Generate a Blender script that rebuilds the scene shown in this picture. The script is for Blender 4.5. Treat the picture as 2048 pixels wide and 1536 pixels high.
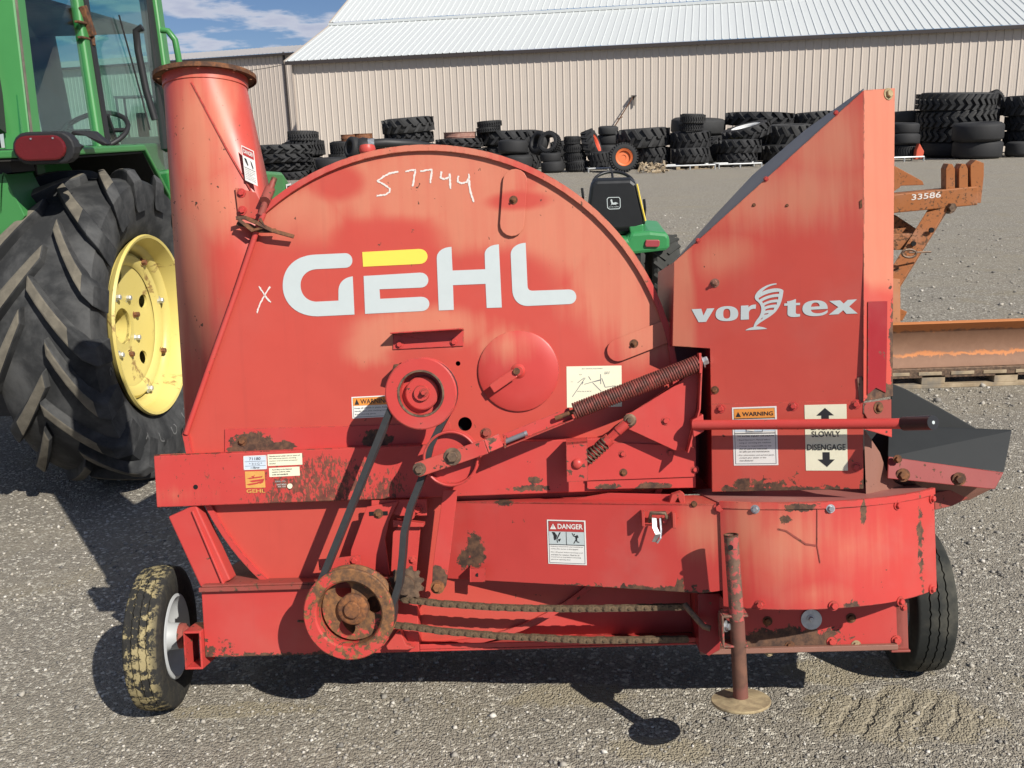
import bpy, bmesh, math, random
from mathutils import Vector, Matrix, Quaternion, noise
random.seed(7)
for o in list(bpy.data.objects): bpy.data.objects.remove(o)
scene = bpy.context.scene
COL = scene.collection
R = math.radians

# ------------------------------------------------------------------ camera
EYE = Vector((0.0, 0.0, 1.55)); FPX = 1900.0
PITCH = math.atan((768 - 265) / FPX); ROLL = math.atan(0.0335)
FWD = Vector((0, math.cos(PITCH), -math.sin(PITCH)))
_r = Vector((1, 0, 0)); _u = _r.cross(FWD)
RGT = _r * math.cos(ROLL) - _u * math.sin(ROLL)
UPV = _u * math.cos(ROLL) + _r * math.sin(ROLL)
cd = bpy.data.cameras.new('camera'); cam = bpy.data.objects.new('camera', cd); COL.objects.link(cam)
cam.matrix_world = Matrix(((RGT.x, UPV.x, -FWD.x, EYE.x), (RGT.y, UPV.y, -FWD.y, EYE.y), (RGT.z, UPV.z, -FWD.z, EYE.z), (0, 0, 0, 1)))
cd.sensor_fit = 'HORIZONTAL'; cd.sensor_width = 36.0; cd.lens = FPX / 2048 * 36.0
cd.clip_start = 0.05; cd.clip_end = 6000.0
scene.camera = cam

# ------------------------------------------------------------------ sun and sky
SUN_DIR = Vector((-0.85, 1.0, -1.07)).normalized()          # the way the light travels
SUN_EL = math.asin(-SUN_DIR.z); SUN_AZ = math.atan2(-SUN_DIR.x, -SUN_DIR.y)
sd = bpy.data.lights.new('sun', 'SUN'); sun = bpy.data.objects.new('sun', sd); COL.objects.link(sun)
sd.energy = 5.0; sd.angle = R(0.53); sd.color = (1.0, 0.955, 0.88)
sun.rotation_euler = SUN_DIR.to_track_quat('-Z', 'Y').to_euler(); sun.location = (6, -8, 9)
world = bpy.data.worlds.new('World'); scene.world = world; world.use_nodes = True
_nt = world.node_tree; _nt.nodes.clear()
_out = _nt.nodes.new('ShaderNodeOutputWorld'); _bg = _nt.nodes.new('ShaderNodeBackground')
_sky = _nt.nodes.new('ShaderNodeTexSky'); _sky.sky_type = 'NISHITA'; _sky.sun_disc = False
_sky.sun_elevation = SUN_EL; _sky.sun_rotation = SUN_AZ; _sky.air_density = 0.8; _sky.dust_density = 0.0; _sky.ozone_density = 4.0
_tc = _nt.nodes.new('ShaderNodeTexCoord'); _sep = _nt.nodes.new('ShaderNodeSeparateXYZ')
_nt.links.new(_tc.outputs['Generated'], _sep.inputs[0])
_add = _nt.nodes.new('ShaderNodeMath'); _add.operation = 'ADD'; _add.inputs[1].default_value = 0.13
_nt.links.new(_sep.outputs['Z'], _add.inputs[0])
_dv = _nt.nodes.new('ShaderNodeVectorMath'); _dv.operation = 'DIVIDE'
_cmb = _nt.nodes.new('ShaderNodeCombineXYZ')
for k in range(3): _nt.links.new(_add.outputs[0], _cmb.inputs[k])
_nt.links.new(_tc.outputs['Generated'], _dv.inputs[0]); _nt.links.new(_cmb.outputs[0], _dv.inputs[1])
_ns = _nt.nodes.new('ShaderNodeTexNoise'); _ns.inputs['Scale'].default_value = 2.6; _ns.inputs['Detail'].default_value = 9.0; _ns.inputs['Roughness'].default_value = 0.55
_mpv = _nt.nodes.new('ShaderNodeMapping'); _mpv.inputs['Location'].default_value = (8.248, -6.473, -8.575)
_nt.links.new(_dv.outputs[0], _mpv.inputs[0]); _nt.links.new(_mpv.outputs[0], _ns.inputs['Vector'])
_rp = _nt.nodes.new('ShaderNodeMapRange'); _rp.interpolation_type = 'SMOOTHSTEP'
_rp.inputs['From Min'].default_value = 0.49; _rp.inputs['From Max'].default_value = 0.60; _rp.inputs['To Max'].default_value = 0.9
_nt.links.new(_ns.outputs['Fac'], _rp.inputs['Value'])
_cc = _nt.nodes.new('ShaderNodeValToRGB')
_cc.color_ramp.elements[0].position = 0.5; _cc.color_ramp.elements[0].color = (12.5, 12.8, 14.0, 1)
_cc.color_ramp.elements[1].position = 0.68; _cc.color_ramp.elements[1].color = (8.6, 9.2, 11.6, 1)
_nt.links.new(_ns.outputs['Fac'], _cc.inputs['Fac'])
_mx = _nt.nodes.new('ShaderNodeMix'); _mx.data_type = 'RGBA'
_nt.links.new(_rp.outputs[0], _mx.inputs['Factor']); _hue = _nt.nodes.new('ShaderNodeMix'); _hue.data_type = 'RGBA'; _hue.blend_type = 'MULTIPLY'; _hue.inputs['Factor'].default_value = 1.0; _hue.inputs['B'].default_value = (1.0, 1.03, 1.18, 1); _nt.links.new(_sky.outputs[0], _hue.inputs['A']); _nt.links.new(_hue.outputs['Result'], _mx.inputs['A']); _nt.links.new(_cc.outputs[0], _mx.inputs['B'])
_nt.links.new(_mx.outputs['Result'], _bg.inputs['Color']); _bg.inputs['Strength'].default_value = 0.05
_nt.links.new(_bg.outputs[0], _out.inputs[0])
scene.view_settings.view_transform = 'Standard'; scene.view_settings.look = 'None'
scene.view_settings.gamma = 1.0; scene.view_settings.exposure = 0.13; scene.view_settings.use_curve_mapping = False
scene.cycles.use_denoising = True
scene.cycles.max_bounces = 6; scene.cycles.diffuse_bounces = 1; scene.cycles.glossy_bounces = 3; scene.cycles.transmission_bounces = 4; scene.cycles.transparent_max_bounces = 10

# ------------------------------------------------------------------ pixel rays (2048 x 1536 photograph) for measuring
def ray(px, py):
    return (FWD * FPX + RGT * (px - 1024) - UPV * (py - 768)).normalized()
def W(px, py, Y):                                   # world point seen at a pixel, at world depth Y
    d = ray(px, py); return EYE + d * (Y / d.y)
def WZ(px, py, z):
    d = ray(px, py); return EYE + d * ((z - EYE.z) / d.z)
def WX(px, py, X):
    d = ray(px, py); return EYE + d * (X / d.x)
MM = Matrix.Translation((0, 2.264, 0.22)) @ Matrix.Rotation(R(-3.4), 4, 'Z') @ Matrix.Rotation(R(-1.5), 4, 'Y') @ Matrix.Rotation(R(-12.5), 4, 'X') @ Matrix.Translation((0, 0, -0.22))   # where the blower stands, leaning back
MI = MM.inverted(); LO = MI @ EYE
def L(px, py, y, b=0.0):                            # blower coordinates on the upright plane y + b*x
    d = MI.to_3x3() @ ray(px, py)
    t = (y + b * LO.x - LO.y) / (d.y - b * d.x)
    return LO + d * t
def LZ(px, py, z):
    d = MI.to_3x3() @ ray(px, py); return LO + d * ((z - LO.z) / d.z)
def LX(px, py, x):
    d = MI.to_3x3() @ ray(px, py); return LO + d * ((x - LO.x) / d.x)

# ------------------------------------------------------------------ mesh helpers
def frame(axis):
    a = Vector(axis).normalized()
    t = Vector((0, 0, 1)) if abs(a.z) < 0.9 else Vector((1, 0, 0))
    u = a.cross(t).normalized(); return a, u, a.cross(u).normalized()
def curve_pts(path, n=10):
    """('M',x,y) ('L',x,y) ('C',x1,y1,x2,y2,x,y) -> list of (x, y)"""
    out = []
    for c in path:
        if c[0] in 'ML': out.append((c[1], c[2]))
        else:
            p0 = out[-1]; p1, p2, p3 = c[1:3], c[3:5], c[5:7]
            for k in range(1, n + 1):
                t = k / n; a = (1 - t) ** 3; b = 3 * t * (1 - t) ** 2; g = 3 * t * t * (1 - t); e = t ** 3
                out.append((a * p0[0] + b * p1[0] + g * p2[0] + e * p3[0], a * p0[1] + b * p1[1] + g * p2[1] + e * p3[1]))
    return out
class MB:
    def __init__(s): s.v = []; s.f = []; s.m = []
    def add(s, vs, fs, mi=0):
        k = len(s.v); s.v += [Vector(p) for p in vs]
        for f in fs: s.f.append(tuple(i + k for i in f)); s.m.append(mi)
        return s
    def prism(s, pts, off, mi=0):                   # planar outline pushed along off
        n = len(pts); off = Vector(off); pts = [Vector(p) for p in pts]
        nr = Vector((0, 0, 0))
        for i in range(n): nr += pts[i].cross(pts[(i + 1) % n])
        if nr.dot(off) > 0: pts = pts[::-1]
        vs = pts + [p + off for p in pts]
        fs = [tuple(range(n)), tuple(range(2 * n - 1, n - 1, -1))] + [(i, i + n, (i + 1) % n + n, (i + 1) % n) for i in range(n)]
        return s.add(vs, fs, mi)
    def box(s, c, size, M=None, mi=0):
        hx, hy, hz = (k / 2 for k in size); c = Vector(c)
        vs = [Vector((x, y, z)) for x in (-hx, hx) for y in (-hy, hy) for z in (-hz, hz)]
        if M is not None: vs = [M @ v for v in vs]
        return s.add([v + c for v in vs], [(0, 1, 3, 2), (4, 6, 7, 5), (0, 4, 5, 1), (2, 3, 7, 6), (0, 2, 6, 4), (1, 5, 7, 3)], mi)
    def box2(s, a, b, mi=0):
        a, b = Vector(a), Vector(b); d = b - a
        return s.box((a + b) / 2, (abs(d.x), abs(d.y), abs(d.z)), None, mi)
    def bar(s, a, b, w, t, up=(0, 0, 1), mi=0):     # straight bar, w across, t along up
        a, b = Vector(a), Vector(b); d = (b - a).normalized(); up = Vector(up)
        x = d.cross(up).normalized(); z = x.cross(d).normalized()
        vs = [p + x * (i * w / 2) + z * (j * t / 2) for p in (a, b) for i, j in ((-1, -1), (1, -1), (1, 1), (-1, 1))]
        return s.add(vs, [(0, 1, 2, 3), (7, 6, 5, 4), (0, 4, 5, 1), (1, 5, 6, 2), (2, 6, 7, 3), (3, 7, 4, 0)], mi)
    def lathe(s, prof, c, axis, n=32, a0=0.0, a1=None, mi=0, closed=False):
        """profile of (radius, height along axis)"""
        a, u, w = frame(axis); c = Vector(c); full = a1 is None; span = 2 * math.pi if full else a1 - a0
        m = n if full else n + 1; vs = []
        for i in range(m):
            t = a0 + span * i / n; d = u * math.cos(t) + w * math.sin(t)
            vs += [c + d * r + a * h for r, h in prof]
        k = len(prof); fs = []
        for i in range(n):
            j = (i + 1) % m
            for q in range(k if closed else k - 1):
                q2 = (q + 1) % k; fs.append((i * k + q, j * k + q, j * k + q2, i * k + q2))
        return s.add(vs, fs, mi)
    def cyl(s, c, axis, r, h, n=16, mi=0, r2=None, ch=0.0):
        r2 = r if r2 is None else r2
        pr = [(0, 0), (r - ch, 0), (r, ch), (r2, h - ch), (r2 - ch, h), (0, h)] if ch else [(0, 0), (r, 0), (r2, h), (0, h)]
        return s.lathe(pr, c, axis, n, mi=mi)
    def rod(s, a, b, r, n=12, mi=0):
        a, b = Vector(a), Vector(b); return s.cyl(a, b - a, r, (b - a).length, n, mi)
    def tube(s, pts, r, n=10, closed=False, mi=0, caps=True):
        pts = [Vector(p) for p in pts]; m = len(pts); rr = r if isinstance(r, (list, tuple)) else [r] * m
        prev = None; vs = []
        for i, p in enumerate(pts):
            d = (pts[(i + 1) % m] - pts[i - 1]) if closed else (pts[min(i + 1, m - 1)] - pts[max(i - 1, 0)])
            d.normalize()
            if prev is None: _, u, w = frame(d)
            else:
                u = (prev - d * prev.dot(d)).normalized(); w = d.cross(u)
            prev = u
            for k in range(n):
                t = 2 * math.pi * k / n; vs.append(p + (u * math.cos(t) + w * math.sin(t)) * rr[i])
        fs = [((i * n + k), (i * n + (k + 1) % n), (((i + 1) % m) * n + (k + 1) % n), (((i + 1) % m) * n + k)) for i in range(m if closed else m - 1) for k in range(n)]
        if caps and not closed: fs += [tuple(range(n - 1, -1, -1)), tuple(range((m - 1) * n, m * n))]
        return s.add(vs, fs, mi)
    def ribbon(s, pts, wid, nrm, thick, mi=0):      # flat strip along pts, wid across in the plane, nrm = outward normal
        pts = [Vector(p) for p in pts]; nrm = Vector(nrm).normalized(); m = len(pts); vs = []
        ww = wid if isinstance(wid, (list, tuple)) else [wid] * m
        for i, p in enumerate(pts):
            d = (pts[min(i + 1, m - 1)] - pts[max(i - 1, 0)]).normalized(); x = d.cross(nrm).normalized()
            vs += [p - x * ww[i] / 2, p + x * ww[i] / 2, p + x * ww[i] / 2 + nrm * thick, p - x * ww[i] / 2 + nrm * thick]
        fs = []
        for i in range(m - 1):
            a, b = i * 4, i * 4 + 4
            for k in range(4): fs.append((a + k, a + (k + 1) % 4, b + (k + 1) % 4, b + k))
        fs += [(3, 2, 1, 0), (m * 4 - 4, m * 4 - 3, m * 4 - 2, m * 4 - 1)]
        return s.add(vs, fs, mi)
    def bolt(s, c, axis=(0, -1, 0), r=0.009, h=0.007, washer=True, stud=0.0, mi=0):
        a = Vector(axis).normalized(); c = Vector(c)
        if washer: s.cyl(c - a * 0.001, a, r * 1.55, 0.003, 14, mi); c = c + a * 0.0019
        s.lathe([(0, 0), (r, 0), (r, h * .82), (r * .86, h), (0, h)], c, a, 6, mi=mi)
        if stud: s.cyl(c + a * (h * .9), a, r * .5, stud, 8, mi)
        return s
    def build(s, name, mats, parent=None, smooth=None, bevel=0.0, M=None, recalc=True):
        me = bpy.data.meshes.new(name)
        me.from_pydata([tuple(v) for v in s.v], [], s.f)
        if not isinstance(mats, (list, tuple)): mats = [mats]
        for m in mats: me.materials.append(m)
        if any(s.m): me.polygons.foreach_set('material_index', s.m)
        if recalc:
            bm = bmesh.new(); bm.from_mesh(me); bmesh.ops.remove_doubles(bm, verts=bm.verts, dist=1e-6)
            bmesh.ops.dissolve_degenerate(bm, dist=1e-7, edges=bm.edges)
            bmesh.ops.recalc_face_normals(bm, faces=bm.faces); bm.to_mesh(me); bm.free()
        if smooth is not None:
            me.polygons.foreach_set('use_smooth', [True] * len(me.polygons))
            me.set_sharp_from_angle(angle=R(smooth))
        o = bpy.data.objects.new(name, me); COL.objects.link(o)
        if parent is not None: o.parent = parent
        if M is not None: o.matrix_local = M
        if bevel:
            b = o.modifiers.new('bevel', 'BEVEL'); b.width = bevel; b.segments = 2; b.limit_method = 'ANGLE'; b.angle_limit = R(40); b.harden_normals = False
        return o
def empty(name, M=None, parent=None):
    o = bpy.data.objects.new(name, None); COL.objects.link(o); o.empty_display_size = 0.1
    if parent: o.parent = parent
    if M is not None: o.matrix_local = M
    PLACED[o.name] = M if M is not None else Matrix()
    return o
PLACED = {}                                         # where each Empty was put
def tag(o, label=None, cat=None, group=None, kind=None):
    if label: o['label'] = label
    if cat: o['category'] = cat
    if group: o['group'] = group
    if kind: o['kind'] = kind
    return o
def copy_of(o, name=None, parent=None, M=None):
    c = o.copy(); COL.objects.link(c); c.parent = parent
    if name: c.name = name
    if M is not None: c.matrix_local = M
    return c
def glyphs(text, bold=0.0, spacing=1.0):
    """outline lettering as (verts 2D, faces, bbox)"""
    cu = bpy.data.curves.new('t', 'FONT'); cu.body = text; cu.size = 1.0; cu.offset = bold; cu.resolution_u = 3; cu.space_character = spacing
    ob = bpy.data.objects.new('t', cu); COL.objects.link(ob)
    dg = bpy.context.evaluated_depsgraph_get(); me = bpy.data.meshes.new_from_object(ob.evaluated_get(dg))
    vs = [(v.co.x, v.co.y) for v in me.vertices]; fs = [tuple(p.vertices) for p in me.polygons]
    bpy.data.objects.remove(ob); bpy.data.curves.remove(cu); bpy.data.meshes.remove(me)
    xs = [v[0] for v in vs] or [0, 1]; ys = [v[1] for v in vs] or [0, 1]
    return vs, fs, (min(xs), min(ys), max(xs), max(ys))
# ------------------------------------------------------------------ materials
class NT:
    def __init__(s, name, rough=0.6, metal=0.0, spec=0.5):
        s.mat = bpy.data.materials.new(name); s.mat.use_nodes = True; s.t = s.mat.node_tree
        s.b = s.t.nodes['Principled BSDF']; s.b.inputs['Roughness'].default_value = rough; s.b.inputs['Metallic'].default_value = metal
        s.b.inputs['Specular IOR Level'].default_value = spec
        tc = s.t.nodes.new('ShaderNodeTexCoord'); s.P = tc.outputs['Object']
    def n(s, ty, **kw):
        x = s.t.nodes.new(ty)
        for k, v in kw.items(): setattr(x, k, v)
        return x
    def link(s, a, b): s.t.links.new(a, b)
    def put(s, inp, v):
        if hasattr(v, 'is_output'): s.link(v, inp)
        else: inp.default_value = v
    def math(s, op, a, b=None, c=None, clamp=False):
        x = s.n('ShaderNodeMath', operation=op, use_clamp=clamp); s.put(x.inputs[0], a)
        if b is not None: s.put(x.inputs[1], b)
        if c is not None: s.put(x.inputs[2], c)
        return x.outputs[0]
    def noise(s, scale, detail=4.0, rough=0.55, dist=0.0, vec=None, off=None, sc3=None):
        v = vec or s.P
        if off is not None or sc3 is not None:
            mp = s.n('ShaderNodeMapping'); s.link(v, mp.inputs[0]); v = mp.outputs[0]
            if off is not None: mp.inputs['Location'].default_value = off
            if sc3 is not None: mp.inputs['Scale'].default_value = sc3
        x = s.n('ShaderNodeTexNoise'); s.link(v, x.inputs['Vector'])
        x.inputs['Scale'].default_value = scale; x.inputs['Detail'].default_value = detail; x.inputs['Roughness'].default_value = rough; x.inputs['Distortion'].default_value = dist
        return x.outputs['Fac']
    def voro(s, scale, feature='F1', out='Distance', vec=None, rnd=1.0):
        x = s.n('ShaderNodeTexVoronoi', feature=feature); s.link(vec or s.P, x.inputs['Vector']); x.inputs['Scale'].default_value = scale; x.inputs['Randomness'].default_value = rnd
        return x.outputs[out]
    def step(s, v, a, b, lo=0.0, hi=1.0):
        x = s.n('ShaderNodeMapRange', interpolation_type='SMOOTHSTEP'); s.put(x.inputs['Value'], v)
        x.inputs['From Min'].default_value = a; x.inputs['From Max'].default_value = b; x.inputs['To Min'].default_value = lo; x.inputs['To Max'].default_value = hi
        return x.outputs[0]
    def mix(s, f, a, b):
        x = s.n('ShaderNodeMix', data_type='RGBA'); s.put(x.inputs['Factor'], f)
        for k, v in (('A', a), ('B', b)): s.put(x.inputs[k], (*v, 1) if isinstance(v, tuple) and len(v) == 3 else v)
        return x.outputs['Result']
    def mul(s, c, f):
        x = s.n('ShaderNodeMix', data_type='RGBA', blend_type='MULTIPLY'); x.inputs['Factor'].default_value = 1.0
        s.put(x.inputs['A'], (*c, 1) if isinstance(c, tuple) else c); s.put(x.inputs['B'], f); return x.outputs['Result']
    def blob(s, c, sx, sz, soft=1.0):              # 1 at the centre falling to 0 at the ellipsoid's edge
        v = s.n('ShaderNodeVectorMath', operation='SUBTRACT'); s.link(s.P, v.inputs[0]); v.inputs[1].default_value = c
        m = s.n('ShaderNodeVectorMath', operation='MULTIPLY'); s.link(v.outputs[0], m.inputs[0]); m.inputs[1].default_value = (1 / sx, 0.0, 1 / sz)
        l = s.n('ShaderNodeVectorMath', operation='LENGTH'); s.link(m.outputs[0], l.inputs[0])
        return s.math('SUBTRACT', 1.0, l.outputs['Value'])
    def maxof(s, vals):
        r = vals[0]
        for v in vals[1:]: r = s.math('MAXIMUM', r, v)
        return r
    def color(s, c): s.put(s.b.inputs['Base Color'], (*c, 1) if isinstance(c, tuple) and len(c) == 3 else c); return s
    def rough(s, v): s.put(s.b.inputs['Roughness'], v); return s
    def bump(s, h, strength=0.3, dist=0.01):
        x = s.n('ShaderNodeBump'); s.link(h, x.inputs['Height']); x.inputs['Strength'].default_value = strength; x.inputs['Distance'].default_value = dist
        s.link(x.outputs[0], s.b.inputs['Normal']); return s
MAT = {}
RED = (0.545, 0.058, 0.049); SUNRED = (0.54, 0.076, 0.054); FADE = (0.63, 0.265, 0.155); RUST1 = (0.058, 0.034, 0.025); RUST2 = (0.165, 0.085, 0.048)
def paint(name, base=RED, fade=FADE, fblobs=(), fneg=(), famount=0.0, rblobs=(), chips=0.5, rough=0.40, edge=1.0, sblobs=(), streak=0.0, rust=(RUST1, RUST2), off=(0, 0, 0), dust=0.12):
    m = NT(name, rough, 0.0, 0.38)
    n1 = m.noise(2.3, 3, 0.6, 0.3, off=off); n2 = m.noise(9.0, 4, 0.6, off=off)
    nn = m.math('ADD', m.math('MULTIPLY_ADD', n1, 0.7, -0.35), m.math('MULTIPLY_ADD', n2, 0.5, -0.25))
    f = m.step(m.math('ADD', m.math('MULTIPLY_ADD', n1, 0.55, -0.28), famount), 0.0, 0.5)
    st = m.noise(14.0, 3, 0.65, off=off, sc3=(2.4, 1.0, 0.14))                     # run-down streaks
    nn = m.math('ADD', nn, m.math('MULTIPLY_ADD', st, 0.9, -0.45))
    if fblobs:
        fb = m.maxof([m.math('MULTIPLY', m.blob(c, sx, sz), k) for c, sx, sz, k in fblobs])
        f = m.math('MAXIMUM', f, m.step(m.math('ADD', fb, m.math('MULTIPLY', nn, 0.62)), -0.12, 0.55))
    if fneg:
        ng = m.maxof([m.math('MULTIPLY', m.blob(c, sx, sz), k) for c, sx, sz, k in fneg])
        f = m.math('MULTIPLY', f, m.step(m.math('ADD', ng, m.math('MULTIPLY', nn, 0.3)), -0.15, 0.5, 1.0, 0.05))
    f = m.math('MULTIPLY', f, m.math('ADD', m.math('MULTIPLY_ADD', st, 0.5, 0.42), m.math('MULTIPLY_ADD', n2, 0.35, -0.16)), clamp=True)
    col = m.mix(m.math('MULTIPLY', f, 0.92), base, fade)
    col = m.mix(m.step(st, 0.56, 0.78, 0.0, 0.14), col, (base[0] * .62, base[1] * .7, base[2] * .8))
    col = m.mix(m.step(n2, 0.35, 0.75, 0.0, 0.16), col, (base[0] * .72, base[1] * .6, base[2] * .6))
    # greyish dust film
    col = m.mix(m.math('MULTIPLY', m.step(m.noise(3.7, 4, 0.6, off=(5, 2, 9)), 0.45, 0.8), dust), col, (0.40, 0.30, 0.25))
    # chips and rust
    cn = m.noise(52.0, 4, 0.62, 0.4, off=off); cl = m.noise(3.1, 3, 0.6, off=(4 + off[0], 8, 1))
    chip = m.step(m.math('ADD', cn, m.math('MULTIPLY_ADD', cl, 0.32, -0.16)), 0.765 - 0.115 * chips, 0.785 - 0.115 * chips)
    rm = chip
    if edge:
        bv = m.n('ShaderNodeBevel', samples=3); bv.inputs['Radius'].default_value = 0.0045; ge = m.n('ShaderNodeNewGeometry')
        dt = m.n('ShaderNodeVectorMath', operation='DOT_PRODUCT'); m.link(bv.outputs[0], dt.inputs[0]); m.link(ge.outputs['Normal'], dt.inputs[1])
        ed = m.step(m.math('SUBTRACT', 1.0, dt.outputs['Value']), 0.01, 0.16)
        rm = m.math('MAXIMUM', rm, m.step(m.math('ADD', m.math('MULTIPLY', ed, 0.34 * edge), m.math('ADD', m.math('MULTIPLY_ADD', cn, 1.0, -0.5), m.math('MULTIPLY_ADD', cl, 0.5, -0.25))), 0.33, 0.39))
    if rblobs:
        rb = m.maxof([m.math('MULTIPLY', m.blob(c, sx, sz), k) for c, sx, sz, k in rblobs])
        rn = m.math('ADD', m.math('MULTIPLY_ADD', m.noise(46.0, 5, 0.7, 0.5, off=off), 2.6, -1.3), m.math('MULTIPLY_ADD', n2, 1.1, -0.55))
        rm = m.math('MAXIMUM', rm, m.step(m.math('ADD', m.math('MULTIPLY', rb, 1.15), rn), 0.24, 0.32))
    if sblobs:                                          # flecked, peeling areas
        sb = m.maxof([m.math('MULTIPLY', m.blob(c, sx, sz), k) for c, sx, sz, k in sblobs])
        sn = m.math('ADD', m.math('MULTIPLY_ADD', m.noise(95.0, 4, 0.7, 0.3, off=off, sc3=(1.25, 1.0, 0.55)), 2.2, -1.1), m.math('MULTIPLY_ADD', n2, 0.7, -0.35))
        rm = m.math('MAXIMUM', rm, m.math('MULTIPLY', m.step(m.math('ADD', m.math('MINIMUM', sb, 0.4), sn), 0.30, 0.42), 0.85))
    if streak:
        sn = m.noise(38.0, 4, 0.65, off=off, sc3=(1.3, 1.0, 0.35))
        rm = m.math('MAXIMUM', rm, m.math('MULTIPLY', m.step(sn, 0.66 - 0.1 * streak, 0.70 - 0.1 * streak), 0.9))
    rc = m.mix(m.step(m.noise(48.0, 5, 0.7), 0.35, 0.7), rust[0], rust[1])
    col = m.mix(rm, col, rc); m.color(col)
    m.rough(m.math('ADD', m.math('MULTIPLY_ADD', f, 0.12, rough), m.math('MULTIPLY', rm, 0.34)))
    h = m.math('ADD', m.math('MULTIPLY', m.noise(3.4, 2, 0.5), 0.95), m.math('MULTIPLY', m.noise(60.0, 1, 0.6), 0.012))
    m.bump(h, 0.35, 0.012)
    MAT[name] = m.mat; return m.mat
def metal(name, c1, c2, rough=0.6, met=0.0, scale=30.0, bump=0.25, lo=0.35, hi=0.7, c3=None, off=(0, 0, 0)):
    m = NT(name, rough, met); n = m.noise(scale, 6, 0.65, 0.3, off=off); col = m.mix(m.step(n, lo, hi), c1, c2)
    if c3: col = m.mix(m.step(m.noise(scale * .35, 4, 0.6, off=(3, 7, 2)), 0.52, 0.62), col, c3)
    m.color(col); m.rough(m.math('MULTIPLY_ADD', n, 0.25, rough - 0.12)); m.bump(n, bump, 0.004); MAT[name] = m.mat; return m.mat
def plain(name, c, rough=0.5, met=0.0, var=0.12, scale=12.0, spec=0.5, bump=0.08):
    m = NT(name, rough, met, spec); n = m.noise(scale, 5, 0.6)
    m.color(m.mix(n, tuple(k * (1 - var) for k in c), tuple(min(1, k * (1 + var)) for k in c))); m.rough(m.math('MULTIPLY_ADD', n, 0.16, rough - 0.08))
    if bump: m.bump(n, bump, 0.003)
    MAT[name] = m.mat; return m.mat
metal('rust', (0.07, 0.035, 0.022), (0.24, 0.10, 0.04), 0.85, 0.1, 40)
metal('rust_orange', (0.10, 0.045, 0.025), (0.33, 0.13, 0.045), 0.85, 0.1, 55)
metal('rusty_steel', (0.11, 0.075, 0.055), (0.26, 0.17, 0.11), 0.6, 0.5, 45)
metal('chain', (0.10, 0.068, 0.042), (0.23, 0.155, 0.09), 0.6, 0.45, 90)
metal('zinc', (0.42, 0.43, 0.44), (0.62, 0.63, 0.63), 0.38, 0.75, 60, 0.1)
metal('galvanised', (0.45, 0.46, 0.46), (0.62, 0.63, 0.62), 0.45, 0.6, 40, 0.1)
plain('hole', (0.006, 0.005, 0.005), 0.9, bump=0)
plain('decal_grey', (0.53, 0.585, 0.58), 0.5, var=0.05, scale=25)
plain('decal_yellow', (0.88, 0.66, 0.085), 0.5, var=0.04)
plain('decal_white', (0.80, 0.78, 0.73), 0.55, var=0.04)
plain('decal_cream', (0.82, 0.78, 0.58), 0.55, var=0.06, scale=30)
plain('decal_blue_white', (0.60, 0.68, 0.76), 0.5, var=0.10, scale=30)
plain('decal_orange', (0.80, 0.30, 0.055), 0.5, var=0.04)
plain('decal_red', (0.45, 0.045, 0.04), 0.5, var=0.06)
plain('decal_gold', (0.70, 0.36, 0.09), 0.5, var=0.15, scale=50)
plain('ink', (0.02, 0.02, 0.022), 0.6, var=0.1)
plain('ink_grey', (0.16, 0.16, 0.18), 0.6, var=0.1)
plain('chalk', (0.72, 0.67, 0.62), 0.9, var=0.12, scale=180)
plain('belt_rubber', (0.030, 0.031, 0.032), 0.55, var=0.3, scale=60)
plain('rubber', (0.022, 0.022, 0.023), 0.7, var=0.35, scale=22, bump=0.2)
plain('rubber_flap', (0.014, 0.016, 0.0165), 0.7, var=0.3, scale=14, bump=0.2)
plain('black_plastic', (0.016, 0.016, 0.018), 0.42, var=0.2)
plain('white_rim', (0.46, 0.475, 0.475), 0.5, var=0.10)
metal('dry_mud_steel', (0.28, 0.21, 0.12), (0.46, 0.36, 0.20), 0.9, 0.0, 30, 0.5)
metal('jack_rust', (0.115, 0.055, 0.038), (0.20, 0.095, 0.06), 0.75, 0.15, 22, 0.3, c3=(0.20, 0.075, 0.055))
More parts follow.
